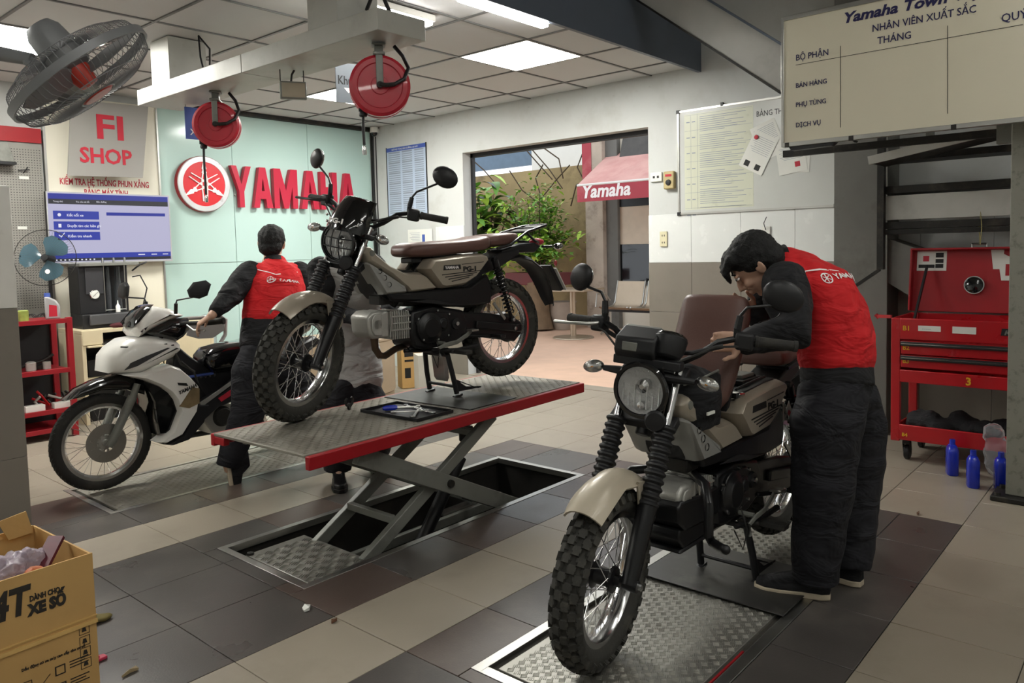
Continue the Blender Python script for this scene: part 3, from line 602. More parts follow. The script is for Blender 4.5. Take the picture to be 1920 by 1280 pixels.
    G().tube([(.72, 0, .52), (.70, .02, .56), (.66, .03, .57)], .022).cbox((.62, 0, .55), (.10, .09, .07)).cbox((.80, .02, .56), (.09, .10, .05)).obj('carburettor', 'darksteel', r, bevel=.006)
    G().tube([(.86, .03, .37), (.855, .03, .31), (.83, .03, .272), (.79, .02, .265), (.70, -.01, .29), (.58, -.04, .30)], [.02, .019, .018, .018, .018, .018], 12).obj('exhaust_pipe', 'exh', r)
    G().tube([(.58, -.04, .30), (.4, -.11, .285), (.25, -.15, .29), (.1, -.16, .31), (-.25, -.17, .37)], [.02, .022, .03, .045, .045], 16).obj('muffler', 'black', r)
    G().tube([(.66, .05, .285), (.60, .05, .30), (.52, .05, .30)], .013).tube([(.68, .04, .28), (.4, .06, .26)], .011).obj('under_frame', 'satin', r)
    # pedals, pegs, stands
    pd = G().tube([(.50, .10, .31), (.50, .16, .31)], .01).tube([(.54, .165, .245), (.548, .165, .29), (.50, .165, .303), (.42, .165, .31), (.35, .165, .34), (.32, .165, .36)], [(.012, .005)] * 6, 8, side=(0, 0, 1)).obj('gear_pedal', 'greysteel', r)
    G().cbox((.315, .175, .366), (.05, .05, .012)).obj('pedal_pad', 'alu', pd, bevel=.003)
    for s in (-1, 1):
        G().tube([(.45, s * .08, .26), (.43, s * .15, .255)], .01).cbox((.41, s * .20, .258), (.05, .10, .022)).obj('foot_peg', 'rubber', r, bevel=.004)
        G().tube([(.32, s * .09, .33), (.20, s * .13, .32), (.16, s * .14, .315)], .010).cbox((.14, s * .19, .318), (.04, .09, .02)).obj('passenger_peg', 'satin', r, bevel=.004)
    cs = G()
    for s in (-1, 1): cs.tube([(.43, s * .07, .26), (.435, s * .10, .235), (.415, s * .115, .12), (.395, s * .12, .02)], .0145, 10).cbox((.39, s * .122, .008), (.05, .03, .012), Matrix.Rotation(R(12), 3, 'Y'))
    cs.tube([(.435, -.1, .235), (.435, .1, .235)], .012).tube([(.405, -.11, .06), (.405, .11, .06)], .009)
    so = cs.obj('centre_stand', 'black', r)
    G().prism([(.40, .10), (.385, .03), (.22, .03), (.215, .036), (.33, .05)], .118, .123).prism([(.40, .10), (.385, .085), (.24, .03), (.25, .03)], .117, .124).obj('stand_lever', 'black', so)
    G().tube([(.55, .11, .27), (.40, .14, .265), (.26, .15, .275)], [.010, .010, .012], 10).obj('side_stand', 'black', r)
    G().prism([(.43, .22), (.40, .225), (.39, .10), (.40, .08), (.415, .1)], -.05, .05).obj('stand_plate', 'alu', so) if kind == 'A' else None
    G().tube([(.52, .12, .33), (.535, .15, .26), (.53, .13, .18), (.54, .1, .25)], .003, 6).obj('breather_hose', 'rubber', r)
    return r
yawA = R(180 - 5); fwA = V((math.cos(yawA), math.sin(yawA), 0)); OA = V((.45, 1.24, .54)) - fwA * 1.27
bikeA = pg_bike('motorcycle', 'sand coloured retro motorcycle raised on the red scissor lift, brown seat and headlight grille', 24, OA, yawA, 'A')
yawB = R(180 - 1); fwB = V((math.cos(yawB), math.sin(yawB), 0)); OB = V((.335, -.57, .004)) - fwB * 1.27
bikeB = pg_bike('motorcycle', 'sand coloured retro motorcycle in the foreground with its brown front seat tipped up', 11, OB, yawB, 'B')
# engine guard and soft bag on the foreground bike
for s in (1, -1):
    G().tube([(.78, s * .06, .52), (.86, s * .15, .515), (.905, s * .185, .47), (.915, s * .19, .36), (.90, s * .195, .335), (.93, s * .25, .335), (.985, s * .285, .36)], .0165, 12, round_=True).obj('engine_guard', 'satin', bikeB)
G().box((.70, -.08, .27), (.92, .085, .285)).prism([(.93, .33), (.92, .36), (.72, .34), (.72, .29), (.90, .285)], -.08, .085).obj('skid_plate', 'satin', bikeB, bevel=.008)
bg_ = G(); bg_.ell((.80, .02, .80), (.125, .155, .125), None, 20, 14).cbox((.79, .02, .79), (.17, .23, .19))
bag = thing('soft_bag', 'black soft bag strapped on the frame of the foreground motorcycle behind its meter', 'bag', OB, yawB)
b_ = bg_.obj('bag_body', 'blackc', bag); blend(b_, .012, 5, .012, .05, 'bagfold')
G().tube([(.915, .10, .865), (.86, .15, .89), (.76, .15, .90), (.70, .12, .88)], .004).tube([(.90, -.06, .89), (.84, 0, .93), (.74, .04, .93)], .004).obj('zip', 'greysteel', bag)
G().box((.84, .172, .765), (.89, .178, .775)).obj('strap_label', 'paper', bag)
ky = thing('key_bunch', 'bunch of keys with white and red tag hanging on the side of the foreground motorcycle', 'keys', OB + V((0, 0, 0)), yawB)
g = G().prism([(.215, .70), (.19, .65), (.20, .645), (.23, .69)], .158, .160).prism([(.225, .69), (.222, .62), (.236, .62), (.235, .69)], .162, .164).obj('key', 'alu', ky)
G().prism([(.185, .70), (.155, .655), (.18, .62), (.215, .665)], .166, .168).obj('tag', 'paper', ky); G().prism([(.19, .665), (.168, .65), (.18, .63), (.2, .65)], .1682, .169).obj('tag_print', 'redp', ky)
# ================================================================== LIFTS IN THE FLOOR
K['plate'] = mat('checker_plate', '8f8d86', .38, .65, var=.08, scale=5, dirt='6b665c', dscale=6, damt=.5)
K['platew'] = mat('worn_checker_plate', '8e8a80', .5, .4, var=.1, scale=6, dirt='6b665c', dscale=4, damt=.6)
K['mat_rub'] = mat('black_rubber_mat', '2f2e2c', .38, var=.12, scale=5, dirt='66645c', dscale=6, damt=.45)
def checker(x0, y0, x1, y1, z, p=.03, skip=None, h=.0012, rot=0, c=(0, 0)):
    g = G(); nx = int((x1 - x0) / p); ny = int((y1 - y0) / p); cs, sn = math.cos(rot), math.sin(rot)
    for i in range(nx):
        for j in range(ny):
            cx_, cy_ = x0 + (i + .5) * p, y0 + (j + .5) * p
            if skip and skip[0] < cx_ < skip[2] and skip[1] < cy_ < skip[3]: continue
            for k in range(4):
                o = (k - 1.5) * p * .22; L = p * .40; w_ = .0016
                vs = [(-L, o - w_), (L, o - w_), (L, o + w_), (-L, o + w_)] if (i + j) % 2 else [(o - w_, -L), (o + w_, -L), (o + w_, L), (o - w_, L)]
                vs = [(cx_ + a * .85 - b * .5, cy_ + a * .5 + b * .85) for a, b in vs]
                ct = (sum(a for a, b in vs) / 4, sum(b for a, b in vs) / 4)
                tp = [(ct[0] + (a - ct[0]) * .8, ct[1] + (b - ct[1]) * .6, z + h) for a, b in vs]
                g.add([(a, b, z) for a, b in vs] + tp, [(4, 5, 6, 7), (0, 1, 5, 4), (1, 2, 6, 5), (2, 3, 7, 6), (3, 0, 4, 7)])
    return g
# --- pit A with scissor lift
x0, y0, x1_, y1_ = HOLES[0]
G().box((x0, y0, -.42), (x1_, y1_, -.30)).box((x0 - .02, y0 - .02, -.42), (x0 + .001, y1_ + .02, -.013)).box((x1_ - .001, y0 - .02, -.42), (x1_ + .02, y1_ + .02, -.013)).box((x0 - .02, y0 - .02, -.42), (x1_ + .02, y0 + .001, -.013)).box((x0 - .02, y1_ - .001, -.42), (x1_ + .02, y1_ + .02, -.013)).obj('pit_wall', mat('pit_concrete', '2c2a27', .85, dirt='4a453d', damt=.5), floor)
def frame(h, w_, m, name='pit_frame', z=.002):
    a, b, c, d = h
    for r_ in ((a, b, c, b + w_), (a, d - w_, c, d), (a, b + w_, a + w_, d - w_), (c - w_, b + w_, c, d - w_)):
        G().box((r_[0], r_[1], -.03), (r_[2], r_[3], z)).obj(name, m, floor, bevel=.001)
frame(HOLES[0], .035, 'alu')
g = G()
lift = thing('scissor_lift', 'red edged checker plate scissor lift raised over the open floor pit', 'vehicle lift', (1.05, 1.05, -.30))
def L(o): o.parent = lift; o.matrix_parent_inverse = Matrix.Translation((-1.05, -1.05, .30)); return o
ZT = .537; ang = R(2)
PT = Matrix.Translation((.10, .70, 0)) @ Matrix.Rotation(ang, 4, 'Z')
pl = L(G(PT).box((0, 0, ZT - .012), (1.98, .68, ZT)).obj('platform', 'platew', bevel=.002))
ck = checker(0.01, .01, 1.97, .67, ZT, .028); ck.v = [PT @ v for v in ck.v]; ck.obj('tread_pattern', 'platew', pl, kind='stuff', smooth=0)
for nm, a, b in (('side_rail', (0.0, -.03, ZT - .06), (1.985, -.001, ZT - .004)), ('side_rail', (.0, .681, ZT - .06), (1.985, .71, ZT - .004)), ('end_rail', (.0, .60, ZT - .05), (.03, .68, ZT - .013)), ('end_rail', (1.981, .02, ZT - .06), (2.0, .66, ZT - .013))):
    L(G(PT).box(a, b).obj(nm, 'darkred', bevel=.004))
L(G(PT).box((.1, .06, ZT - .06), (1.9, .09, ZT - .013)).obj('under_rail', 'greysteel')); L(G(PT).box((.1, .58, ZT - .06), (1.9, .61, ZT - .013)).obj('under_rail', 'greysteel'))
for y in (.79, 1.22):
    s = 1 if y < 1 else -1
    L(G().bar((.40, y + s * .035, -.10), (1.36, y + s * .035, ZT - .075), .035, .06).obj('scissor_arm', 'greysteel', bevel=.004))
    L(G().bar((.42, y - s * .01, ZT - .08), (1.60, y - s * .01, -.12), .035, .085).obj('scissor_arm', 'greysteel', bevel=.004))
    L(G().lathe([(0, .014), (.018, .014), (.02, 0), (.02, -.05)], (.967, y - s * .03, .195), (0, -s, 0), 20).obj('pivot_pin', 'darksteel'))
for x, z in ((.66, .085), (1.22, .39), (.47, -.06)):
    L(G().bar((x, .84, z), (x, 1.17, z), .03, .035).obj('cross_bar', 'greysteel', bevel=.003))
L(G().tube([(1.50, .80, -.09), (1.50, 1.2, -.09)], .022).obj('cross_bar', 'darksteel'))
L(G().tube([(.95, 1.0, -.20), (1.28, 1.0, .22)], .035, 16).tube([(1.26, 1.0, .20), (1.36, 1.0, .33)], .018).obj('air_cylinder', 'black'))
L(G().tube([(1.33, 1.0, .30), (1.33, 1.0, .38)], .04, 16).obj('cylinder_head_cap', 'black', bevel=.006))
for y in (.84, 1.01, 1.2):
    L(G().bar((.35, y, -.20), (1.85, y, -.20), .035, .05).obj('base_rail', 'greysteel', bevel=.003))
for x in (.38, 1.05, 1.8): L(G().bar((x, .74, -.24), (x, 1.32, -.24), .05, .03).obj('base_rail', 'darksteel'))
L(G().bar((1.35, .80, -.17), (1.95, .80, -.17), .06, .012).obj('base_rail', 'alu')); L(G().bar((1.35, 1.25, -.17), (1.85, 1.25, -.17), .06, .012).obj('base_rail', 'alu'))
L(G().tube([(1.2, 1.1, -.2), (1.3, .95, -.18), (1.36, .85, -.14), (1.28, .80, -.16), (1.45, .77, -.13)], .008).obj('air_hose', 'black'))
cv = thing('pit_cover_plate', 'small checker plate step lying at the left end of the open pit', 'plate', (.32, 1.04, -.035))
G().box((-.165, -.25, -.06), (.15, .25, 0)).obj('cover', 'plate', cv, bevel=.003); c2 = checker(-.16, -.245, .145, .245, 0, .05, h=.003); c2.obj('tread_pattern', 'plate', cv, kind='stuff', smooth=0)
G().lathe([(0, .012), (.016, .01), (.018, 0)], (-.15, .235, 0), (0, 0, 1), 6).obj('bolt', 'darksteel', cv)
for sx in (-.15, .13):
    for sy in (-.2, .2): G().box((sx - .015, sy - .015, -.265), (sx + .015, sy + .015, -.06)).obj('leg', 'darksteel', cv)
# rubber mat, tray and tools on lift A
ZP = ZT + .0015
ma = thing('rubber_mat', 'dark rubber mat under the centre stand on the raised lift', 'mat', (1.28, 1.10, ZP), ang)
G().box((-.19, -.35, 0), (.19, .29, .005)).obj('mat_sheet', 'mat_rub', ma, bevel=.002)
tr = thing('tool_tray', 'flat black tray of loose tools on the raised lift', 'tray', (.885, .975, ZP), ang)
g = G().prism([(-.12, -.2), (.12, -.2), (.12, .2), (-.12, .2)], .001, .004, 'z')
for a, b in (((-.125, -.205), (.125, -.2)), ((-.125, .2), (.125, .205)), ((-.125, -.2), (-.12, .2)), ((.12, -.2), (.125, .2))): g.box((a[0], a[1], .001), (b[0], b[1], .016))
g.obj('tray_body', 'black', tr)
for nm, lb, pa, pb, m, w_ in (('spanner', 'long silver spanner lying along the tool tray', (-.09, -.14), (.07, -.02), 'alu', .007), ('spanner', 'short silver spanner near the blue handled screwdriver in the tray', (-.07, .02), (.05, -.09), 'alu', .006), ('ratchet', 'silver ratchet handle across the right of the tool tray', (.03, -.16), (.09, .10), 'chrome', .008), ('pliers', 'silver pliers at the back of the tool tray', (.0, .13), (.10, .02), 'alu', .009)):
    t = thing(nm, lb, 'tool', (tr.location.x, tr.location.y, ZP + .0045), ang)
    g = G().tube([(pa[0], pa[1], .007), (pb[0], pb[1], .007)], [(w_, .003)] * 2, 8, side=(0, 1, 0)); g.obj('shaft', m, t)
    g = G(); g.lathe([(.006, -.004), (.014, -.004), (.014, .004), (.006, .004)], (pa[0], pa[1], .007), (0, 0, 1), 12, closed=True).lathe([(.006, -.004), (.012, -.004), (.012, .004), (.006, .004)], (pb[0], pb[1], .007), (0, 0, 1), 12, closed=True).obj('ring_end', m, t)
t = thing('screwdriver', 'screwdriver with a blue handle lying in the tool tray', 'tool', (tr.location.x, tr.location.y, ZP + .0045), ang)
G().tube([(-.06, .11, .014), (-.045, .10, .014), (-.01, .075, .014), (0, .068, .014)], [.009, .014, .013, .009], 8).obj('handle', 'blue', t); G().tube([(0, .068, .012), (.08, .01, .009)], .0035).obj('shaft', 'alu', t)
cl = thing('hose_clamp_tool', 'small dark bent metal fork piece standing on the raised lift', 'tool', onZ(655, 768, ZP))
G().tube([(0, 0, .012), (-.02, 0, .03), (-.022, .0, .05), (-.012, 0, .062)], .006).tube([(0, 0, .012), (.02, .0, .03), (.026, 0, .05), (.016, 0, .064)], .006).lathe([(.008, -.006), (.018, -.006), (.018, .006), (.008, .006)], (0, 0, .018), (.6, -.8, 0), 14, closed=True).obj('fork', 'darksteel', cl)
# --- floor plate C under the scooter
frame((-.04, 2.295, 2.02, 2.96), .03, 'alu')
fc = thing('floor_lift_plate', 'worn checker plate lift lowered flush in the floor under the white scooter', 'vehicle lift', (1, 2.63, -.01))
for a, b in ((-.985, .10), (.105, .99)):
    q = G().box((a, -.29, -.01), (b, .29, .009)).obj('plate', 'platew', fc, bevel=.002); checker(a + .01, -.28, b - .01, .28, .009, .03).obj('tread_pattern', 'platew', q, kind='stuff', smooth=0)
G().box((-1.03, -.32, -.05), (1.01, .32, -.02)).obj('plate_bed', 'darksteel', fc)
# --- floor plate B under the foreground bike
frame(HOLES[2], .04, 'alu')
fb = thing('floor_lift_plate', 'bright checker plate lift lowered flush in the floor under the foreground motorcycle', 'vehicle lift', (1.06, -.59, -.008))
G().box((-.99, -.33, -.05), (.99, .33, -.025)).obj('plate_bed', 'darksteel', fb)
q = G().box((-.945, -.275, -.012), (.945, .275, .007)).obj('plate', 'plate', fb, bevel=.002); checker(-.94, -.27, .94, .27, .007, .0275, h=.0016).obj('tread_pattern', 'plate', q, kind='stuff', smooth=0)
G().box((-.945, -.288, -.02), (-.35, -.282, .001)).obj('red_edge', 'darkred', fb)
mb = thing('rubber_mat', 'black rubber mat under the centre stand of the foreground motorcycle', 'mat', (1.22, -.60, .0075))
G().box((-.23, -.30, .001), (.22, .30, .0055)).obj('mat_sheet', 'mat_rub', mb, bevel=.002)
# ================================================================== WALL THINGS, BACK WALL
Yf = YT - .051
X1 = (1, 0, 0); Z1 = (0, 0, 1)
def plate_on_y(name, m, x0, z0, x1, z1, y, th, par=None, bev=.002): return G().box((x0, y - th, z0), (x1, y, z1)).obj(name, m, par, bevel=bev)
t = thing('wall_sign', 'grey square sign with red letters above the television', 'sign', (1.29, Yf, 2.4))
def child(o, t): o.parent = t; o.matrix_parent_inverse = t.matrix_basis.inverted() if False else Matrix.Translation(-t.location); return o
K['signgrey'] = mat('grey_sign_vinyl', '8f8c88', .4, var=.02)
fi = [onY(u, v, Yf - .15) for u, v in ((133, 186), (278, 200), (268, 333), (127, 329))]
g = G(); vs = [p for p in fi] + [p + V((0, .012, 0)) for p in fi]; g.add(vs, [(3, 2, 1, 0), (4, 5, 6, 7), (0, 1, 5, 4), (1, 2, 6, 5), (2, 3, 7, 6), (3, 0, 4, 7)]); child(g.obj('sign_panel', 'signgrey'), t)
child(G().box((1.1, Yf - .135, 2.3), (1.13, Yf, 2.33)).box((1.4, Yf - .135, 2.3), (1.43, Yf, 2.33)).obj('bracket', 'alu'), t)
p = onY(178, 258, Yf - .152); q = onY(150, 303, Yf - .152)
child(G().text('FI', p, X1, Z1, .29, .003, .006, sx=1.25).obj('lettering', 'redp'), t); child(G().text('SHOP', q, X1, Z1, .18, .003, .004, sx=.95).obj('lettering', 'redp'), t)
t = thing('wall_lettering', 'two lines of small red capitals under the grey square sign', 'lettering', (1.25, Yf, 1.97))
p = onY(112, 345, Yf); child(G().text('KIỂM TRA HỆ THỐNG PHUN XĂNG', p, X1, Z1, .078, .001, .0012, sx=.60).obj('text_line', 'redp'), t)
p = onY(158, 366, Yf); child(G().text('BẰNG MÁY TÍNH', p, X1, Z1, .078, .001, .0012, sx=.62).obj('text_line', 'redp'), t)
# television
TVY = Yf - .10
a = onY(85, 358, TVY); b = onY(323, 489, TVY); W = b.x - a.x; H = a.z - b.z; zb = b.z
tv = thing('television', 'wide flat television showing a blue and white menu screen', 'television', (a.x, TVY, zb))
G().box((0, 0, 0), (W, .045, H)).obj('housing', 'black', tv, bevel=.004); 
K['tvframe'] = mat('tv_silver_frame', 'b9b9b9', .3, .3)
for r_ in (((0, -.006, 0), (W, 0, .014)), ((0, -.006, H - .008), (W, 0, H)), ((0, -.006, .014), (.008, 0, H - .008)), ((W - .008, -.006, .014), (W, 0, H - .008))): G().box(*r_).obj('bezel', 'tvframe', tv)
def em(n, c, e=.9):
    m = mat(n, c, .3, var=0, emit=e); m.node_tree.nodes['Principled BSDF'].inputs['Base Color'].default_value = (.01, .01, .01, 1); return m
K['scr'] = em('screen_lilac', 'b5b3cf'); K['scrdark'] = em('screen_dark', '33343d', .6); K['scrblue'] = em('screen_blue', '232f92', .9); K['scrbar'] = em('screen_bar', '2b3aa0'); K['scrw'] = em('screen_white', 'e6e6f2')
sc_ = lambda x0, z0, x1, z1, m, d=.001: G().box((W * x0, -.0012 - d, H * z0), (W * x1, -.001, H * z1)).obj('screen_area', m, tv, smooth=0)
G().box((.008, -.001, .014), (W - .008, .0005, H - .008)).obj('screen', 'scr', tv)
sc_(.015, .83, .985, .90, 'scrdark'); sc_(.015, .90, .985, .975, 'scrblue'); sc_(.012, .035, .988, .075, 'scrdark'); sc_(.012, .075, .988, .145, 'scrbar')
for z0 in (.62, .475, .33): sc_(.045, z0, .395, z0 + .115, 'scrbar')
sc_(.455, .68, .955, .725, 'scrblue')
gt = G()
for s_, z0 in (('Kết nối xe', .66), ('Duyệt tìm các bản ghi', .512), ('Kiểm tra nhanh', .368)): gt.text(s_, (W * .145, -.004, H * z0), X1, Z1, .03, .0003, .0004)
gt.prism([(W * .075, H * .40), (W * .095, H * .365), (W * .125, H * .43), (W * .12, H * .435), (W * .095, H * .385), (W * .08, H * .405)], -.004, -.003)
gt.cbox((W * .09, -.0035, H * .53), (.022, .001, .03)).lathe([(0, 0), (.014, 0)], (W * .09, -.004, H * .68), (0, -1, 0), 12)
gt.text('Trang chủ', (W * .05, -.004, H * .855), X1, Z1, .018, .0003).text('Tra cứu mã lỗi', (W * .22, -.004, H * .855), X1, Z1, .018, .0003).text('Bảo dưỡng', (W * .38, -.004, H * .862), X1, Z1, .018, .0003)
for k in range(10): gt.cbox((W * (.05 + k * .032), -.0035, H * .055), (.012, .001, .012))
gt.cbox((W * .73, -.0035, H * .11), (.06, .001, .008)).cbox((W * .84, -.0035, H * .11), (.05, .001, .008)).cbox((W * .94, -.0035, H * .11), (.05, .001, .008))
gt.obj('screen_text', 'scrw', tv, smooth=0)
child(G().box((a.x + .3, TVY + .045, zb + .2), (a.x + .7, Yf, zb + .4)).obj('wall_bracket', 'black'), tv)
# round emblem
lc = onY(383, 345, YT - .08); R0 = .27
em_ = thing('wall_emblem', 'round red and silver emblem with three crossed tuning forks on the teal wall', 'emblem', lc)
G().lathe([(0, -.057), (R0, -.057), (R0, 0), (0, .0)], (0, 0, 0), (0, -1, 0), 64).obj('disc', 'darkred', em_, bevel=.003)
K['emred'] = mat('emblem_red', 'c9202a', .35); K['emsil'] = mat('emblem_silver', 'cfcfd2', .3, .3)
G().lathe([(0, .001), (R0 * .80, .001), (R0 * .80, .003), (0, .003)], (0, 0, 0), (0, -1, 0), 64).obj('red_field', 'emred', em_)
G().lathe([(R0 * .79, 0), (R0 * .80, .008), (R0 * .97, .008), (R0 * .99, 0)], (0, 0, 0), (0, -1, 0), 64).obj('rim_ring', 'emsil', em_)
for k in range(3):
    A = R(90 + 120 * k); d = V((math.cos(A), 0, math.sin(A))); n_ = V((-math.sin(A), 0, math.cos(A)))
    def Q(al, ac): p = d * (al * R0) + n_ * (ac * R0); return (p.x, p.z)
    g = G(); g.prism([Q(.86, 0), (Q(.55, .09)), Q(.50, .05), Q(.40, .10), Q(.36, .04), Q(.36, -.04), Q(.40, -.10), Q(.50, -.05), Q(.55, -.09)], -.012, -.004)
    for s in (-1, 1):
        g.bar(V((Q(.40, s * .05)[0], -.009, Q(.40, s * .05)[1])), V((Q(.12, s * .11)[0], -.009, Q(.12, s * .11)[1])), .010, .008, (0, 1, 0)).bar(V((Q(.14, s * .11)[0], -.009, Q(.14, s * .11)[1])), V((Q(-.62, s * .075)[0], -.009, Q(-.62, s * .075)[1])), .008, .013, (0, 1, 0))
    g.bar(V((Q(.12, .10)[0], -.009, Q(.12, .10)[1])), V((Q(.12, -.10)[0], -.009, Q(.12, -.10)[1])), .010, .008, (0, 1, 0))
    g.obj('fork_mark', 'whitec', em_)
# big letters
words = 'YAMAHA'; pos = [(433, 492 - 18), (477, 513), (515, 558), (566, 600), (600, 640), (640, 668)]
px = [(433, 474, 314, 387), (474, 513, 316, 388), (513, 560, 320, 389), (564, 600, 324, 390), (601, 634, 326, 391), (638, 668, 329, 393)]
lbs = ['Y nearest the round emblem', 'A second from the round emblem', 'M third from the emblem', 'A fourth from the emblem behind the mirror side', 'H partly behind the raised fly screen', 'A last of the row at the right']
letter = {'Y': [[(0, 1), (.27, 1), (.5, .55), (.73, 1), (1, 1), (.62, .38), (.62, 0), (.38, 0), (.38, .38)]],
 'A': [[(0, 0), (.34, 1), (.5, 1), (.5, .74), (.42, .42), (.5, .42), (.5, .22), (.36, .22), (.30, 0)], [(.5, 1), (.66, 1), (1, 0), (.70, 0), (.64, .22), (.5, .22), (.5, .42), (.58, .42), (.5, .74)]],
 'M': [[(0, 0), (0, 1), (.28, 1), (.5, .45), (.5, .0), (.40, .0), (.22, .55), (.22, 0)], [(1, 0), (.78, 0), (.78, .55), (.60, .0), (.5, 0), (.5, .45), (.72, 1), (1, 1)]],
 'H': [[(0, 0), (0, 1), (.3, 1), (.3, .6), (.7, .6), (.7, 1), (1, 1), (1, 0), (.7, 0), (.7, .4), (.3, .4), (.3, 0)]]}
K['letred'] = mat('letter_red', 'b01d38', .35, var=.02)
for ch, (u0, u1, v0, v1), lb in zip(words, px, lbs):
    aa = onY(u0, v0, YT - .09); bb = onY(u1, v1, YT - .09); w_ = bb.x - aa.x; h_ = .415; z0 = lc.z - .215
    t = thing('sign_letter', 'big red raised block letter ' + lb, 'letter', (aa.x, YT - .021, z0), 0, 'big red letters on the teal wall')
    g = G()
    for poly in letter[ch]: g.prism([(x * w_, z * h_) for x, z in poly], -.065, -.012)
    g.obj('letter_body', 'letred', t); g = G()
    for x, z in ((.3, .3), (.5, .3)): g.tube([(x * w_, -.02, z * h_), (x * w_, 0, z * h_)], .008)
    g.obj('standoff', 'alu', t)
# pegboard wall far left
K['peg'] = mat('pegboard', '8d8a84', .5, var=.03)
t = thing('pegboard', 'grey perforated tool board on the wall left of the television', 'pegboard', (.25, YT - .02, 1.8))
G().box((-1.0, -.012, -1.0), (.475, .0, .52)).obj('perforated_panel', 'peg', t)
g = G()
for i in range(60):
    for j in range(64):
        x = -.75 + i * .0205; z = -.85 + j * .0208
        if x < .46 and z < .5: g.add([(x - .004, -.0125, z - .002), (x + .004, -.0125, z - .002), (x + .004, -.0125, z + .003), (x - .004, -.0125, z + .003)], [(0, 1, 2, 3)])
g.obj('perforations', 'blk', t, kind='stuff', smooth=0)
G().box((-1.0, -.03, .52), (.475, 0, .64)).obj('red_header', 'darkred', t)
t = thing('wall_box', 'dark grey flat box hung on the top of the perforated board', 'box', (.25, YT - .032, 2.14))
G().prism([(-.9, 0), (.24, 0), (.20, .16), (-.9, .16)], -.12, -.001).obj('box_body', 'greysteel', t, bevel=.006); G().box((-.9, -.125, -.02), (.25, -.002, 0)).obj('box_base', 'black', t)
for k, (u, v) in enumerate(((15, 296), (45, 333), (42, 427))):
    p = onY(u, v, YT - .034); G().box((-.035, -.002, -.012), (.035, 0, .012)).obj('label_tag', 'paper', thing('price_tag', ['white tag under the dark box on the perforated board', 'white tag below a black hook on the perforated board', 'lowest white tag on the perforated board beside the pillar'][k], 'tag', p))
p = onY(43, 320, YT - .034); h_ = thing('tool_hook', 'black hook on the perforated board', 'hook', p); G().tube([(-.04, -.01, .0), (.04, -.03, .01)], .004).tube([(0, 0, -.02), (.01, -.02, 0), (.03, -.03, .03)], .004).obj('hook_wire', 'black', h_)
# ================================================================== RIGHT WALL THINGS
Xf = XW - .001
YD = (0, -1, 0)
def wallthing(name, lb, cat, u, v, x=Xf): return thing(name, lb, cat, onX(u, v, x))
def ysheet(t, name, w_, h_, m, d=.002, y0=0, z0=0, x=0, rot=0):
    M = Matrix.Rotation(rot, 4, 'X'); return G(M).box((x - d, y0 - w_ / 2, z0 - h_ / 2), (x, y0 + w_ / 2, z0 + h_ / 2)).obj(name, m, t)
t = thing('wall_poster', 'tall framed blue and white printed price list beside the doorway', 'poster', (Xf, 4.72, 2.15))
ysheet(t, 'poster_sheet', .66, .78, mat('pale_blue_print', 'aebdd0', .4, var=.02), .008); ysheet(t, 'title_band', .66, .045, 'bluep', .002, 0, .365, -.0085)
g = G()
for k in range(30):
    z = .32 - k * .0235
    for y, w_ in ((.2, .2), (-.02, .17), (-.22, .15)): g.box((-.0095, y - w_ / 2, z), (-.0085, y + w_ / 2, z + (.010 if k % 5 else .016)))
g.obj('printed_lines', 'greyp', t); G().text('GIÁ PHỤ TÙNG BẢO DƯỠNG XE MÁY', (-.0108, .24, .355), YD, Z1, .026, .0003).obj('lettering', 'paper', t)
for y in (-.335, .335): ysheet(t, 'frame_edge', .008, .79, 'blk', .012, y, 0)
t = thing('wall_notice', 'pale printed notice with a blue square mark below the tall price list', 'notice', (XW - .013, 4.52, 1.47))
ysheet(t, 'notice_sheet', .40, .24, 'paper', .003); g = G()
for k in range(10): g.box((-.0042, .0 , .08 - k * .018), (-.0032, .17 - (k % 3) * .02, .084 - k * .018))
g.obj('printed_lines', 'greyp', t); ysheet(t, 'blue_mark', .045, .12, 'bluep', .001, -.06, 0, -.0032)
t = thing('security_camera', 'small white dome camera in the corner under the ceiling', 'camera', (XW - .06, 5.2, 2.74))
G().lathe([(0, .06), (.045, .058), (.05, .0), (.04, -.005)], (0, 0, 0), (0, 0, 1), 20).box((.0, -.02, .0), (.06, .02, .04)).obj('mount', 'white', t); G().ell((0, 0, -.01), .038).obj('dome', 'gloss', t)
# whiteboard
t = thing('whiteboard', 'whiteboard on the wall with a pasted printed table and loose papers', 'whiteboard', (Xf, .63, 2.03))
w_, h_ = 1.29, .85; ysheet(t, 'board_surface', w_, h_, mat('wall_whiteboard', 'c4c6c2', .18, var=.02), .014)
for y, z, a, b in ((0, h_ / 2, w_ + .02, .016), (0, -h_ / 2, w_ + .02, .016), (w_ / 2, 0, .016, h_), (-w_ / 2, 0, .016, h_)): ysheet(t, 'frame', a, b, 'alu', .022, y, z)
for sy in (-1, 1):
    for sz in (-1, 1): ysheet(t, 'corner_cap', .03, .03, 'black', .024, sy * w_ / 2, sz * h_ / 2)
ysheet(t, 'clip', .02, .03, 'black', .026, .25, h_ / 2 + .012); ysheet(t, 'clip', .02, .03, 'black', .026, -.25, h_ / 2 + .012)
sh = ysheet(t, 'pasted_table', .60, .79, mat('yellowed_print', 'c9cbb8', .3, var=.02), .001, .29, -.0, -.0142)
g = G()
for k in range(46):
    if k % 9 == 8: continue
    L_ = [.40, .33, .22, .38, .28][k % 5]; z = .36 - k * .0165; g.box((-.0162, .48 - L_ - .03, z), (-.0155, .45, z + .004))
for k in range(7): z = .385 - k * .128; g.box((-.0162, 0, z), (-.0155, .585, z + .0018)); g.box((-.0162, .49, z - .06), (-.0155, .52, z - .052)).box((-.0162, .54, z - .06), (-.0155, .57, z - .052))
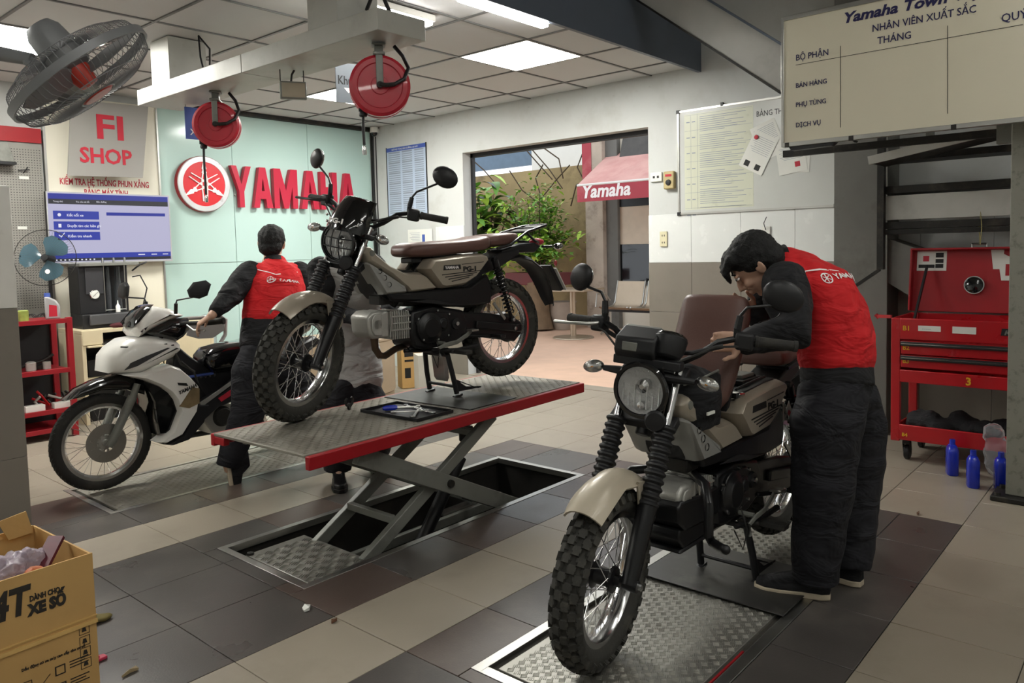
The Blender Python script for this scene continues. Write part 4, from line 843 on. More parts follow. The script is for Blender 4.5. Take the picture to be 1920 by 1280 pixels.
for y in (.53, .47): g.box((-.0162, y, -.39), (-.0155, y + .0015, .385))
g.obj('printed_lines', 'greyp', sh)
G().text('BẢNG THI ĐUA', (-.016, -.035, .30), YD, Z1, .06, .0003, 0, sx=.8).obj('handwriting', 'blk', t)
for u, v, a_, b_, ro, lb in ((1422, 286, .21, .30, 28, 'white printed sheet with two square marks tilted on the whiteboard'), (1440, 262, .21, .28, -20, 'crumpled white sheet under a red round magnet'), (1484, 297, .22, .22, -8, 'white sheet with a small red stamp on the whiteboard'), (1502, 290, .14, .26, 4, 'narrow white sheet at the right of the pinned papers')):
    q = onX(u, v, XW - .017 - (.004 if ro == 28 else (.002 if ro == -8 else 0))); pp = thing('pinned_paper', lb, 'paper', q); 
    G(Matrix.Rotation(R(ro), 4, 'X')).box((-.0012, -a_ / 2, -b_ / 2), (0, a_ / 2, b_ / 2)).obj('sheet', 'paper', pp)
    g = G(Matrix.Rotation(R(ro), 4, 'X'))
    for k in range(9): g.box((-.0018, -a_ * .4, b_ * (.38 - k * .05)), (-.0013, a_ * (.4 - (k % 3) * .06), b_ * (.38 - k * .05) + .0025))
    g.obj('printed_lines', 'greyp', pp)
    if ro == 28:
        for y in (-.045, .05): G(Matrix.Rotation(R(ro), 4, 'X')).box((-.002, y - .022, -.13), (-.0013, y + .022, -.085)).obj('photo_mark', 'blk', pp)
    if ro == -8: G(Matrix.Rotation(R(ro), 4, 'X')).box((-.002, -.06, -.07), (-.0013, -.02, -.03)).obj('red_stamp', 'redp', pp)
q = onX(1418, 257, XW - .026); m_ = thing('round_magnet', 'small red round magnet holding papers on the whiteboard', 'magnet', q); G().lathe([(0, .006), (.016, .005), (.018, 0)], (0, 0, 0), (-1, 0, 0), 16).obj('magnet_body', 'redp', m_)
# switches and sockets
t = wallthing('power_switch', 'beige box with a black rotary switch right of the doorway', 'switch', 1258, 338)
G().box((-.045, -.05, -.075), (0, .05, .075)).obj('box_body', mat('beige_plastic', 'b3a276', .5), t, bevel=.01); G().lathe([(0, .014), (.022, .012), (.026, 0)], (-.045, 0, -.02), (-1, 0, 0), 20).obj('knob', 'black', t); G().box((-.047, -.03, .03), (-.0455, .03, .05)).obj('red_label', 'redp', t)
t = wallthing('wall_socket', 'small white socket box left of the rotary switch', 'socket', 1232, 332); G().box((-.02, -.055, -.04), (0, .055, .04)).obj('box_body', 'paper', t, bevel=.004); G().box((-.022, .01, -.01), (-.0205, .03, .01)).box((-.022, -.03, -.01), (-.0205, -.01, .01)).obj('socket_holes', 'blk', t)
t = wallthing('wall_socket', 'white twin socket on the tiles right of the doorway', 'socket', 1245, 448, XW - .013); G().box((-.012, -.035, -.065), (0, .035, .065)).obj('face_plate', mat('ivory_plastic', 'd6cfae', .4), t, bevel=.003)
g = G()
for y in (-.01, .01):
    for z in (-.03, .03): g.box((-.0135, y - .003, z - .008), (-.0121, y + .003, z + .008))
g.obj('socket_holes', 'blk', t, kind='stuff')
t = wallthing('wall_socket', 'white socket on the tiles above the stooping mechanic head', 'socket', 1437, 433, XW - .013); G().box((-.012, -.035, -.035), (0, .035, .035)).obj('face_plate', 'paper', t, bevel=.003); G().tube([(-.014, .0, .01), (-.04, .005, .06), (-.02, -.01, .11)], .003).obj('cord', 'black', t)
# cables beside the teal wall
t = thing('wall_cable', 'dark cable running down the corner beside the teal wall', 'cable', (XW - .05, YT - .06, 1.5)); G().tube([(.03, 0, 1.2), (.02, 0, .5), (.035, -.01, 0), (.02, 0, -.9)], .008).tube([(.045, -.03, 1.2), (.04, -.03, -.3)], .006).obj('cable_run', 'black', t)
# ================================================================== OVERHEAD THINGS
K['beamw'] = mat('grey_white_steel', 'a7a69e', .45, .15, var=.04, dirt='7d7b73', dscale=4, damt=.4)
BX0, BX1, BZ = .775, 1.085, 2.40
hb_ = thing('overhead_service_beam', 'long grey steel box beam hanging under the ceiling with two red hose reels', 'beam', (.93, 2.26, BZ))
def hc_(o, t=hb_): o.parent = t; o.matrix_parent_inverse = Matrix.Translation(-t.location); return o
for a, b in ((.965, 2.19), (2.193, 3.56)): hc_(G().box((BX0, a, BZ), (BX1, b, BZ + .105)).obj('beam_section', 'beamw', bevel=.003))
for y in (1.30, 3.12): hc_(G().box((.80, y, BZ + .105), (1.06, y + .26, ZC - .001)).obj('hanger_box', 'beamw', bevel=.003))
hc_(G().tube([(.93, 2.9, BZ + .11), (.93, 2.95, BZ + .25), (.95, 3.0, ZC)], .006).tube([(.95, 2.88, BZ + .11), (.97, 2.9, BZ + .3), (.95, 3.0, ZC)], .006).tube([(.9, 2.6, BZ + .11), (.92, 2.58, BZ + .16), (.93, 2.63, BZ + .11)], .008).obj('power_cord', 'black'))
hc_(G().tube([(.95, 1.06, BZ + .11), (.93, 1.1, BZ + .22), (.95, 1.2, BZ + .26), (.97, 1.28, BZ + .2)], .01).obj('power_cord', 'black'))
K['reelred'] = mat('reel_red', 'b01f30', .35, var=.05, dirt='8d4a4a', dscale=6, damt=.35, coat=.2)
def reel(u, v, lb, cordu, hosecol, endv, Rr=.125):
    c = onX(u, v, .93); c.z = BZ - .215 if Rr < .15 else BZ - .222
    t = thing('hose_reel', lb, 'hose reel', c, R(-38)); ax = (0, -1, 0)
    G().lathe([(0, -.055), (Rr * .9, -.055), (Rr, -.045), (Rr, -.012), (Rr * .93, -.008), (Rr * .93, .008), (Rr, .012), (Rr, .045), (Rr * .9, .055), (Rr * .75, .056), (Rr * .72, .050), (Rr * .3, .050), (Rr * .28, .056), (0, .056)], (0, 0, 0), ax, 44).obj('drum_case', 'reelred', t, smooth=30)
    G().lathe([(Rr * .935, -.0075), (Rr * .96, -.0075), (Rr * .96, .0075), (Rr * .935, .0075)], (0, 0, 0), ax, 40, closed=True).obj('groove_band', 'black', t)
    G().bar((0, -.062, -.005), (0, -.062, .15), .035, .008, (0, 1, 0)).bar((0, .062, -.005), (0, .062, .15), .035, .008, (0, 1, 0)).box((-.03, -.066, .15), (.03, .066, .165)).box((-.022, -.025, .165), (.022, .025, .205)).box((-.035, -.04, .205), (.035, .04, .2145)).obj('mount_bracket', 'greysteel', t, bevel=.004)
    G().lathe([(0, .012), (.016, .012), (.018, 0)], (0, -.066, 0), ax, 12).tube([(0, -.075, 0), (.03, -.085, -.005), (.07, -.08, .0)], .011).obj('inlet_fitting', hosecol if hosecol != 'black' else 'darksteel', t)
    G().tube([(.07, -.08, 0), (.12, -.07, .03), (.145, -.04, .09), (.12, .0, .16), (.08, .02, .212)], .010, 10).obj('feed_hose', hosecol if hosecol == 'black' else 'black', t)
    G().cbox((-.085, 0, -.105), (.05, .05, .035)).lathe([(0, -.02), (.02, -.018), (.022, .0), (.012, .02), (0, .02)], (-.088, 0, -.13), (0, 0, 1), 14).obj('hose_guide', 'black', t, bevel=.005)
    zz = H_at(c + V((-.09, 0, 0)), endv) - c.z
    ho = G().tube([(-.088, 0, -.12), (-.09, 0, -.2), (-.088, 0, zz + .05)], .0075, 8).obj('drop_hose', 'black', t)
    G().lathe([(0, 0), (.010, 0), (.012, .012), (.012, .03), (.009, .045), (0, .05)], (-.088, 0, zz), (0, 0, 1), 14).obj('coupler', 'chrome', ho)
def H_at(p, v):
    lo, hi = 0, 3
    for _ in range(40):
        m = (lo + hi) / 2; d = V((p.x, p.y, m)) - CAM; vv = 560 - FPX * d.dot(UP) / d.dot(FW)
        if vv > v: lo = m
        else: hi = m
    return lo
reel(407, 235, 'red round hose reel on the far half of the overhead beam, brass hose fitting', 0, 'black', 378, .145)
reel(712, 160, 'red round hose reel at the near end of the overhead beam', 0, 'black', 288, .152)
p = onX(550, 170, .95); t = thing('emergency_light', 'small rectangular lamp hung on wires under the overhead beam', 'lamp', p, R(-30))
G().box((-.075, -.02, -.05), (.075, .02, .05)).obj('lamp_body', 'greysteel', t, bevel=.006); G().box((-.064, -.0215, -.04), (.064, -.0205, .04)).obj('lamp_face', mat('aged_panel', 'a39a86', .5, var=.1), t)
G().tube([(-.07, 0, .05), (-.07, 0, BZ - p.z)], .003).tube([(.06, 0, .05), (.06, 0, BZ - p.z)], .003).tube([(-.01, 0, .05), (-.005, 0, .09), (.01, 0, BZ - p.z)], .006).obj('hanging_wire', 'black', t, kind='stuff')
p = onY(658, 160, 1.95); t = thing('hanging_sign', 'grey hanging section sign partly behind the near hose reel', 'sign', p, R(-12))
G().box((-.10, -.004, -.11), (.14, .004, .13)).obj('sign_panel', mat('sign_greyblue', '666c73', .4, var=.02), t); G().text('Khu V', (-.09, -.005, .0), X1, Z1, .075, .0008, .0005, sx=.8).obj('lettering', 'blk', t); G().prism([(-.05, -.02), (-.02, -.05), (.01, -.02)], -.0055, -.0045).obj('arrow', 'whitec', t)
G().box((-.095, -.003, .13), (-.09, .003, ZC - p.z)).box((.12, -.003, .13), (.125, .003, ZC - p.z)).obj('hanging_rod', 'alu', t)
p = onY(372, 235, 3.3); t = thing('hanging_sign', 'blue hanging sign partly behind the far hose reel', 'sign', p, R(-8))
G().box((-.09, -.004, -.10), (.12, .004, .12)).obj('sign_panel', 'bluep', t); G().text('XE', (-.06, -.005, -.07), X1, Z1, .06, .0008, .0005).obj('lettering', 'whitec', t); G().box((-.085, -.003, .12), (-.08, .003, ZC - p.z)).box((.11, -.003, .12), (.115, .003, ZC - p.z)).obj('hanging_rod', 'alu', t)
# ---- large wall fan, upper left
K['fanmetal'] = mat('fan_metal', '7b7c7e', .4, .1, var=.04); K['fanred'] = mat('fan_hub_red', 'b3392c', .4)
c = at(150, 139, 2.75); vw = (c - CAM).normalized(); rr_ = (RT - vw * RT.dot(vw)).normalized(); uu_ = (UP - vw * UP.dot(vw) - rr_ * UP.dot(rr_)).normalized(); ax = (rr_ * .53 - uu_ * .80 - vw * .20).normalized()
t = thing('wall_fan', 'large grey wire cage fan mounted high at the left', 'fan', c)
FR = .265; xx = ax.orthogonal().normalized(); yy = ax.cross(xx)
def ringpts(r, h, n=48): return [ax * h + (xx * math.cos(2 * PI * k / n) + yy * math.sin(2 * PI * k / n)) * r for k in range(n)]
G().lathe([(FR, -.014), (FR + .008, -.014), (FR + .008, .014), (FR, .014)], (0, 0, 0), ax, 56, closed=True).obj('guard_band', 'fanmetal', t)
for nm, s in (('front_guard', 1), ('rear_guard', -1)):
    g = G()
    for k in range(64):
        a = 2 * PI * k / 64; d = xx * math.cos(a) + yy * math.sin(a)
        g.tube([d * FR, d * FR * .93 + ax * s * .05, d * FR * .7 + ax * s * .078, d * FR * .25 + ax * s * .088], .0014, 4)
    g.tube(ringpts(FR * .25, s * .088), .003, 6, closed=True).tube(ringpts(FR * .72, s * .077), .0018, 5, closed=True)
    g.obj(nm, 'fanmetal', t, kind='stuff')
G().lathe([(0, .095), (FR * .2, .093), (FR * .24, .085), (0, .084)], (0, 0, 0), ax, 28).obj('front_badge', 'fanred', t)
G().lathe([(0, .05), (.035, .045), (.045, 0), (.045, -.03), (0, -.03)], (0, 0, 0), ax, 24).obj('hub', 'fanred', t)
for k in range(3):
    a = 2 * PI * k / 3 + .4; d = xx * math.cos(a) + yy * math.sin(a); n_ = ax.cross(d)
    vs = []; 
    for r_, w1, tw in ((.04, .03, .7), (.12, .065, .5), (.2, .08, .35), (.245, .06, .25)):
        for s in (-1, 1): vs.append(d * r_ + (n_ * math.cos(tw) + ax * math.sin(tw)) * s * w1)
    g = G(); v2 = [v + ax * .003 for v in vs]; fs = []
    for i in range(3): b = 2 * i; fs += [(b, b + 1, b + 3, b + 2), (b + 8, b + 10, b + 11, b + 9)]
    fs += [(0, 8, 9, 1), (6, 7, 15, 14)] + [(2 * i, 2 * i + 2, 2 * i + 10, 2 * i + 8) for i in range(3)] + [(2 * i + 1, 2 * i + 9, 2 * i + 11, 2 * i + 3) for i in range(3)]
    g.add(vs + v2, fs); g.obj('blade', 'fanmetal', t)
G().lathe([(0, -.20), (.045, -.198), (.062, -.17), (.068, -.10), (.066, -.03), (.05, -.02), (0, -.02)], (0, 0, 0), ax, 28).obj('motor', 'fanmetal', t)
mtr = -ax * .13; arm0 = mtr - RT * .03 - UP * .06
G().tube([mtr - UP * .03, arm0 + V((0, 0, -.04)), arm0 - RT * .06 + UP * .0], .022).obj('tilt_joint', 'fanmetal', t, bevel=.004)
wallp = arm0 - RT * .62 + UP * .06
G().tube([arm0 - RT * .04, arm0 - RT * .2 + UP * .03, wallp], [.022, .027, .03], 12).obj('arm', 'fanmetal', t)
G().tube([wallp, wallp - RT * .6], .03).obj('arm', 'fanmetal', t)
# ---- big staff whiteboard at the upper right
bx = 2.75; p0 = onX(1470, 272, bx); p1 = onX(1470, 36, bx); H_ = p1.z - p0.z; W_ = 1.72
t = thing('staff_board', 'large cream whiteboard with printed table headings hung over the stair', 'board', (bx, p0.y, p0.z))
G().box((0, -W_, 0), (.022, 0, H_)).obj('board_surface', 'board', t)
for a, b in (((-.008, -W_, -.012), (.026, 0, .012)), ((-.008, -W_, H_ - .012), (.026, 0, H_ + .012)), ((-.008, -.002, -.012), (.026, .014, H_ + .012)), ((-.008, -W_ - .012, -.012), (.026, -W_, H_ + .012))): G().box(a, b).obj('frame', 'alu', t, bevel=.002)
for y in (-.02, -.37, -.86, -1.3): G().box((-.011, y - .012, -.016), (-.004, y + .012, .01)).obj('clip', 'darksteel', t)
def bt(s_, u, v, size, sx=1, bold=.0004, shear=0):
    q = onX(u, v, bx); return G().text(s_, (-.0015, q.y - p0.y, q.z - p0.z), YD, Z1, size, .0006, bold, sx=sx, shear=shear).obj('lettering', mat('board_print', '1e1c4a', .5, var=0), t)
bt('Yamaha Town Việt', 1580, 44, .075, 1.15, .0025, .25); bt('NHÂN VIÊN XUẤT SẮC', 1635, 60, .052, .88); bt('THÁNG', 1645, 83, .052, .9); bt('QUÝ', 1877, 42, .055, .9)
bt('BỘ PHẬN', 1492, 114, .047, .9); bt('BÁN HÀNG', 1492, 165, .037, .9); bt('PHỤ TÙNG', 1492, 201, .037, .9); bt('DỊCH VỤ', 1492, 239, .037, .9)
g = G()
def ln(u0, v0, u1, v1, w_=.0025):
    a = onX(u0, v0, bx); b = onX(u1, v1, bx); g.bar((-.0009, a.y - p0.y, a.z - p0.z), (-.0009, b.y - p0.y, b.z - p0.z), w_, .0012, (1, 0, 0))
ln(1492, 122, 1918, 46); ln(1576, 86, 1576, 239); ln(1777, 48, 1777, 213); g.obj('table_rules', 'blk', t)
G().prism([(-.02, .0), (-.30, .0), (-.26, -.03), (-.04, -.035)], .0, .05, 'x').obj('marker_tray', 'black', t); 
# ---- steel stair: stringer channel, frame and treads
st = thing('steel_stair', 'grey steel stair with open treads behind the large cream whiteboard', 'stair', (3.7, -.9, 0))
def sc2(o): return hc_(o, st)
sx_ = 3.2; A_ = onX(1195, 0, sx_); B_ = onX(1470, 178, sx_); C_ = onX(1340, 0, sx_); D_ = onX(1470, 85, sx_)
dd = (B_ - A_).normalized(); A2 = A_ - dd * .8; B2 = B_ + dd * .55; hgt = .30
K['stringer'] = mat('stringer_paint', 'b5b4ae', .4, .1, var=.05, dirt='7b7973', dscale=4, damt=.4)
up_ = V((0, -dd.z, dd.y)); up_ = up_ if up_.z > 0 else -up_
sc2(G().bar(A2 + up_ * .12, B2 + up_ * .12, .012, .24, up_).obj('stringer_web', 'stringer')); 
sc2(G().bar(A2, B2, .05, .012, up_).obj('stringer_flange', 'darksteel')); sc2(G().bar(A2 + up_ * .24, B2 + up_ * .24, .05, .014, up_).obj('stringer_flange', 'beam'))
for v0, v1, m, xd_, nm in ((350, 364, 'darksteel', .25, 'tread'), (368, 413, 'stringer', .02, 'riser'), (417, 430, 'darksteel', .25, 'tread'), (431, 440, 'darksteel', .02, 'riser'), (292, 304, 'darksteel', .25, 'tread')):
    a = onX(1655, v0, 3.75); b = onX(1655, v1, 3.75)
    sc2(G().box((3.75, -2.0, b.z), (3.75 + xd_, a.y, a.z)).obj(nm, m, bevel=.002))
a = onX(1645, 305, 3.55); b = onX(1895, 245, 3.55); sc2(G().bar(a, b, .35, .03, (0, 0, 1)).obj('tread', 'darksteel')); sc2(G().bar(a + V((-.18, 0, 0)), b + V((-.18, 0, 0)), .02, .05, (0, 0, 1)).obj('tread_nosing', 'stringer'))
a = onX(1653, 250, 3.72); b = onX(1650, 505, 3.72); sc2(G().box((3.70, a.y - .02, b.z), (3.75, a.y + .02, a.z + .5)).obj('frame_post', 'darksteel'))
a = onX(1744, 246, 3.4); b = onX(1744, 278, 3.4); sc2(G().box((3.39, a.y - .02, b.z), (3.42, a.y + .02, a.z + .2)).obj('frame_post', 'greysteel'))
sc2(G().box((3.02, -2.4, 1.86), (3.05, -.10, 1.90)).obj('frame_rail', 'darksteel')); sc2(G().box((2.98, -1.40, 1.82), (3.05, -1.22, 1.93)).obj('joint_plate', 'greysteel'))
a = onX(1650, 505, 3.72); b = onX(1600, 535, 3.72); sc2(G().bar(a, b + V((0, .05, -.05)), .02, .02).obj('cable_rail', 'darksteel'))
g = G().prism([(-1.28, 1.86), (-1.50, 1.30), (-1.62, 1.30), (-1.60, 1.86)], 2.99, 3.01, 'x'); sc2(g.obj('gusset', 'darksteel'))
K['postm'] = mat('mottled_grey_post', '87867c', .6, .1, var=.05, dirt='4f4c42', dscale=22, damt=.8)
po = thing('steel_post', 'mottled grey steel post at the right edge on a dark foot plate', 'post', (2.96, -1.345, 0))
G().box((-.045, -.05, .03), (.045, .05, 3.44)).obj('shaft', 'postm', po, bevel=.004); G().box((-.10, -.11, .0), (.10, .11, .028)).obj('foot_plate', 'darksteel', po, bevel=.006)
for sx in (-1, 1): G().lathe([(0, .016), (.014, .016), (.015, 0)], (sx * .075, .08, .028), (0, 0, 1), 6).obj('anchor_bolt', 'darksteel', po)
# ---- red tool chest
cx_ = 3.38; y0_, y1_ = -.625, -1.42; zt_ = .872
ch = thing('tool_chest', 'red roller tool chest with its lid propped open beneath the steel stair', 'tool chest', (cx_, y0_, 0))
K['chred'] = mat('chest_red', 'ae1820', .3, coat=.3, var=.04)
def cb(nm, a, b, m='chred', bev=.004): return G().box(a, b).obj(nm, m, ch, bevel=bev)
Wd = y1_ - y0_; Dp = .45
for y in (0, Wd + .05):
    for x in (0, Dp - .04): cb('corner_post', (x, y - .05, .12), (x + .04, y, zt_))
cb('back_panel', (Dp - .012, Wd + .05, .45), (Dp, -.05, zt_)); cb('side_panel', (.04, -.012, .47), (Dp - .04, 0, zt_)); cb('side_panel', (.04, Wd, .47), (Dp - .04, Wd + .012, zt_)); cb('chest_floor', (.01, Wd + .01, .50), (Dp - .02, -.01, .515)); 
f1 = cb('top_box_front', (-.004, Wd + .05, .745), (.012, -.05, zt_)); 
for z0, z1 in ((.655, .735), (.575, .65)):
    d_ = cb('drawer', (-.002, Wd + .055, z0), (.3, -.055, z1)); G().box((-.018, Wd + .055, z1 - .028), (-.002, -.055, z1 - .002)).obj('handle', 'black', d_, bevel=.004); G().box((-.0195, Wd + .06, z1 - .017), (-.018, -.06, z1 - .012)).obj('handle_strip', 'chrome', d_)
cb('apron', (-.004, Wd + .05, .485), (.012, -.05, .560)); cb('shelf_edge', (-.004, Wd + .05, .13), (.012, -.05, .225)); cb('shelf_tray', (.012, Wd + .02, .15), (Dp - .02, -.02, .162)); cb('side_rail', (.04, -.012, .13), (Dp - .04, 0, .2)); cb('back_rail', (Dp - .012, Wd + .05, .13), (Dp, -.05, .2))
for y in (-.08, Wd + .08):
    for x in (.05, Dp - .06):
        G().box((x - .02, y - .02, .10), (x + .02, y + .02, .12)).bar((x, y - .02, .11), (x + .02, y - .02, .05), .004, .03).bar((x, y + .02, .11), (x + .02, y + .02, .05), .004, .03).obj('castor_fork', 'darksteel', ch); G().lathe([(0, -.015), (.04, -.015), (.045, -.01), (.045, .01), (.04, .015), (0, .015)], (x + .02, y, .0455), (0, 1, 0), 24).obj('castor_wheel', 'black', ch)
lidM = Matrix.Translation((Dp - .02, 0, zt_ + .01)) @ Matrix.Rotation(R(8), 4, 'Y')
ld = G(lidM).box((-.005, Wd, 0), (.012, 0, .40)).box((-.06, Wd, .388), (-.005, 0, .40)).box((-.06, -.012, 0), (-.005, 0, .39)).obj('lid', 'darkred', ch, bevel=.003)
G(lidM).tube([(-.03, -.34, .40), (-.03, -.34, .425), (-.03, -.42, .425), (-.03, -.42, .40)], .006).obj('lid_handle', 'chrome', ld)
G(lidM).lathe([(0, .001), (.05, .001), (.058, .006), (.056, .02), (.0, .02)], (-.006, -.36, .17), (-1, 0, 0), 28).obj('magnetic_dish', 'chrome', ld); G(lidM).lathe([(0, .001), (.048, .001), (.05, 0)], (-.0265, -.36, .17), (-1, 0, 0), 28).obj('dish_inside', 'gloss', ld)
G(lidM).box((-.0065, -.20, .26), (-.0055, -.03, .385)).obj('picture_sheet', 'paper', ld)
g = G(lidM)
for y, z, a_, b_ in ((-.155, .345, .035, .03), (-.155, .31, .035, .025), (-.155, .278, .035, .025), (-.06, .278, .04, .022), (-.105, .278, .035, .022)): g.box((-.0075, y - a_ / 2 - .01, z), (-.0068, y + a_ / 2, z + b_))
g.obj('picture_print', 'blk', ld); G(lidM).box((-.0075, -.10, .32), (-.0068, -.065, .355)).obj('picture_print', 'redp', ld)
G(lidM).prism([(-.51, .39), (-.44, .39), (-.455, .27), (-.50, .27)], -.0075, -.006, 'x').prism([(-.60, .31), (-.47, .385), (-.50, .20), (-.60, .20)], -.0095, -.008, 'x').obj('loose_label', 'paper', ld); G(lidM).box((-.0105, -.58, .23), (-.0097, -.52, .30)).obj('label_print', 'darkred', ld)
G().bar((Dp - .03, -.10, zt_ + .30), (.16, -.09, zt_ - .02), .012, .02).obj('lid_strut', 'black', ch)
G().bar((.04, .01, zt_ + .003), (.18, .13, zt_ - .01), .01, .02).tube([(.18, .12, zt_ - .02), (.18, .14, zt_)], .012).obj('side_bar', 'darkred', ch)
gl = G()
for s_, z, sz in (('B1', .80, .040), ('B2', .683, .036), ('B3', .602, .036), ('B4', .155, .03)): G().text(s_, (-.006 if z > .7 or z < .3 else -.0035, -.065, z), YD, Z1, sz, .0005, .0008).obj('lettering', 'yellow', ch)
gl.text('3', (-.006, -.40, .50), YD, Z1, .062, .0005, .002).obj('lettering', 'yellow', ch)
G().box((-.0055, -.27, .80), (-.0045, -.15, .832)).box((-.0055, -.45, .795), (-.0045, -.33, .835)).obj('label_plate', 'paper', f1); G().text('-----', (-.006, -.17, .806), YD, Z1, .03, .0003).obj('label_print', 'greyp', f1)
G().prism([(-.57, .795), (-.575, .835), (-.76, .835), (-.755, .795)], -.008, -.0045, 'x').obj('maker_plate', 'black', f1); G().text('KTC', (-.0085, -.585, .80), YD, Z1, .036, .0004, .001, sx=1.4, shear=.2).obj('lettering', 'greysteel', f1)
cc_ = thing('cord_hook', 'thin cord hanging from the stair over the chest handle', 'cord', (cx_ + .37, y0_ - .40, 1.30)); G().tube([(0, 0, 0), (.005, .008, .10), (0, 0, .20), (-.006, -.008, .1), (0, 0, 0)], .0025, 5).obj('cord_loop', mat('straw_cord', '9a8f5c', .8), cc_)
rg = thing('work_jacket', 'crumpled black garment heaped on the lower shelf of the red chest', 'cloth', (cx_ + .2, y0_ - .4, .163))
g = G()
for k in range(9): g.ell((-.05 + .05 * (k % 3), -.30 + k * .075, .04 + .02 * (k % 2)), (.11, .07, .045 + .015 * ((k * 7) % 3)))
g.ell((-.02, -.32, .10), (.10, .10, .06)); o_ = g.obj('cloth_heap', 'blackc', rg); blend(o_, .015, 4, .03, .06, 'heap')
bt_ = [(1785, 888, 'blue oil bottle with an orange label in front of the red chest', 1), (1824, 912, 'blue oil bottle between the labelled bottle and the one nearest the post', 0), (1876, 916, 'blue oil bottle nearest the mottled steel post', 0)]
for u, v, lb, la in bt_:
    q = onZ(u, v, 0); t = thing('oil_bottle', lb, 'bottle', q, R(20), group='blue oil bottles beside the red chest'); rings = []
    for z, a_, b_ in ((0, .05, .027), (.004, .054, .03), (.12, .054, .03), (.145, .052, .029), (.165, .035, .022), (.172, .018, .016)): rings.append([V((a_ * abs(math.cos(tt)) ** .5 * (1 if math.cos(tt) > 0 else -1) * (1 if u == 1785 else .75), b_ * abs(math.sin(tt)) ** .6 * (1 if math.sin(tt) > 0 else -1), z)) for tt in [2 * PI * k / 20 for k in range(20)]])
    G().loft(rings).obj('bottle_body', 'blue', t, smooth=50); G().lathe([(.0, .2), (.0145, .2), (.0155, .19), (.0145, .185), (.0155, .18), (.016, .17), (0, .17)], (0, 0, 0), (0, 0, 1), 18).obj('neck', 'blue', t)
    if la: G().prism([(-.01, .05), (.04, .05), (.045, .09), (.035, .115), (-.005, .105)], -.0312, -.0302).obj('label', 'orange', t)
q = onZ(1890, 880, 0); t = thing('plastic_bag', 'clear plastic bag draped over the corner of the chest shelf beside the post', 'bag', V((3.29, -1.20, .0)))
g = G(); g.ell((0, 0, .13), (.05, .07, .125)); g.ell((-.01, .02, .26), (.04, .05, .06)); o_ = g.obj('bag_film', 'clearp', t); blend(o_, .012, 2, .03, .04, 'film')
# ================================================================== LEFT REAR CORNER
K['shred'] = mat('shelf_red', '8e1620', .4, var=.06)
sx0, sx1, sy0, sy1 = -.32, .575, 4.42, 4.80
sh = thing('red_shelf_rack', 'red steel shelf rack of used parts behind the left pillar', 'shelf', (sx1, sy0, 0))
zs = [.08, .22, .52, .895]
def S_(nm, a, b, m='shred'): return G().box((a[0] - sx1, a[1] - sy0, a[2]), (b[0] - sx1, b[1] - sy0, b[2])).obj(nm, m, sh, bevel=.002)
for x in (sx0, sx1 - .04):
    for y in (sy0, sy1 - .04): S_('upright', (x, y, 0), (x + .04, y + .04, .91))
for z in zs: S_('shelf_board', (sx0 + .041, sy0 + .002, z - .02), (sx1 - .041, sy1 - .002, z + .004)); S_('shelf_edge', (sx0 + .041, sy0 - .012, z - .025), (sx1 - .041, sy0, z + .01))
S_('back_board', (sx0 + .04, sy1 - .012, .03), (sx1 - .04, sy1 - .001, .88), 'black')
rng = random.Random(3)
def part(nm, lb, cat, loc, build, m, rz=0, group=None): t = thing(nm, lb, cat, loc, rz, group); o = build(G()).obj(nm + '_body', m, t, bevel=.0015); return t
onshelf = lambda u, z, dy=.1: V((onY(u, 690, sy0 + dy).x, sy0 + dy, z + .005))
part('piston_part', 'silver cylindrical used part at the left of the middle shelf', 'part', onshelf(58, .52), lambda g: g.lathe([(0, 0), (.035, 0), (.035, .06), (.02, .07), (0, .07)]), 'castal')
part('piston_part', 'silver hollow tube part at the right of the middle shelf', 'part', onshelf(88, .52), lambda g: g.lathe([(.018, 0), (.028, 0), (.028, .055), (.018, .055)], closed=True), 'castal')
part('piston_part', 'dark ring shaped part between the silver parts on the middle shelf', 'part', onshelf(73, .52, .16), lambda g: g.lathe([(.03, 0), (.045, 0), (.045, .03), (.03, .03)], closed=True), 'darksteel')
part('used_lever', 'dark long levers leaning on the middle shelf', 'part', onshelf(66, .52, .25), lambda g: g.tube([(-.12, 0, .012), (.06, 0, .05), (.13, 0, .09)], .012), 'darksteel')
part('parts_carton', 'small white carton on the lowest full shelf of the red rack', 'box', onshelf(78, .22, .06), lambda g: g.box((-.13, -.03, 0), (.0, .04, .045)), 'paper')
part('parts_carton', 'flat white carton beside the red pliers on the red rack', 'box', onshelf(112, .22, .06), lambda g: g.box((-.06, -.03, 0), (.09, .04, .04)), 'paper')
part('pliers', 'red handled pliers standing up on the lower shelf of the red rack', 'tool', onshelf(88, .22, .18), lambda g: g.tube([(0, 0, .01), (-.05, 0, .09), (-.08, 0, .13)], .009).tube([(0, 0, .01), (-.08, .02, .06), (-.11, .02, .075)], .009), 'red')
for k in range(7): part('scrap_part', ['dark crooked metal part', 'short black tube', 'black bracket', 'grey bolt cluster', 'dark linkage', 'black clamp', 'dark hinge piece'][k] + ' in the heap of old parts on the lower shelf', 'part', onshelf(70 + k * 10, .22, .15 + .05 * (k % 3)), lambda g: g.tube([(0, 0, .012), (rng.uniform(-.05, .05), .02, .05), (rng.uniform(-.07, .07), 0, .09)], .011), 'darksteel' if k % 3 else 'castal', k, 'old parts on the red shelf rack')
q = onshelf(104, .895, .10); t = thing('oil_can_bottle', 'grey plastic oil bottle with a red label on top of the red rack', 'bottle', q, R(-20))
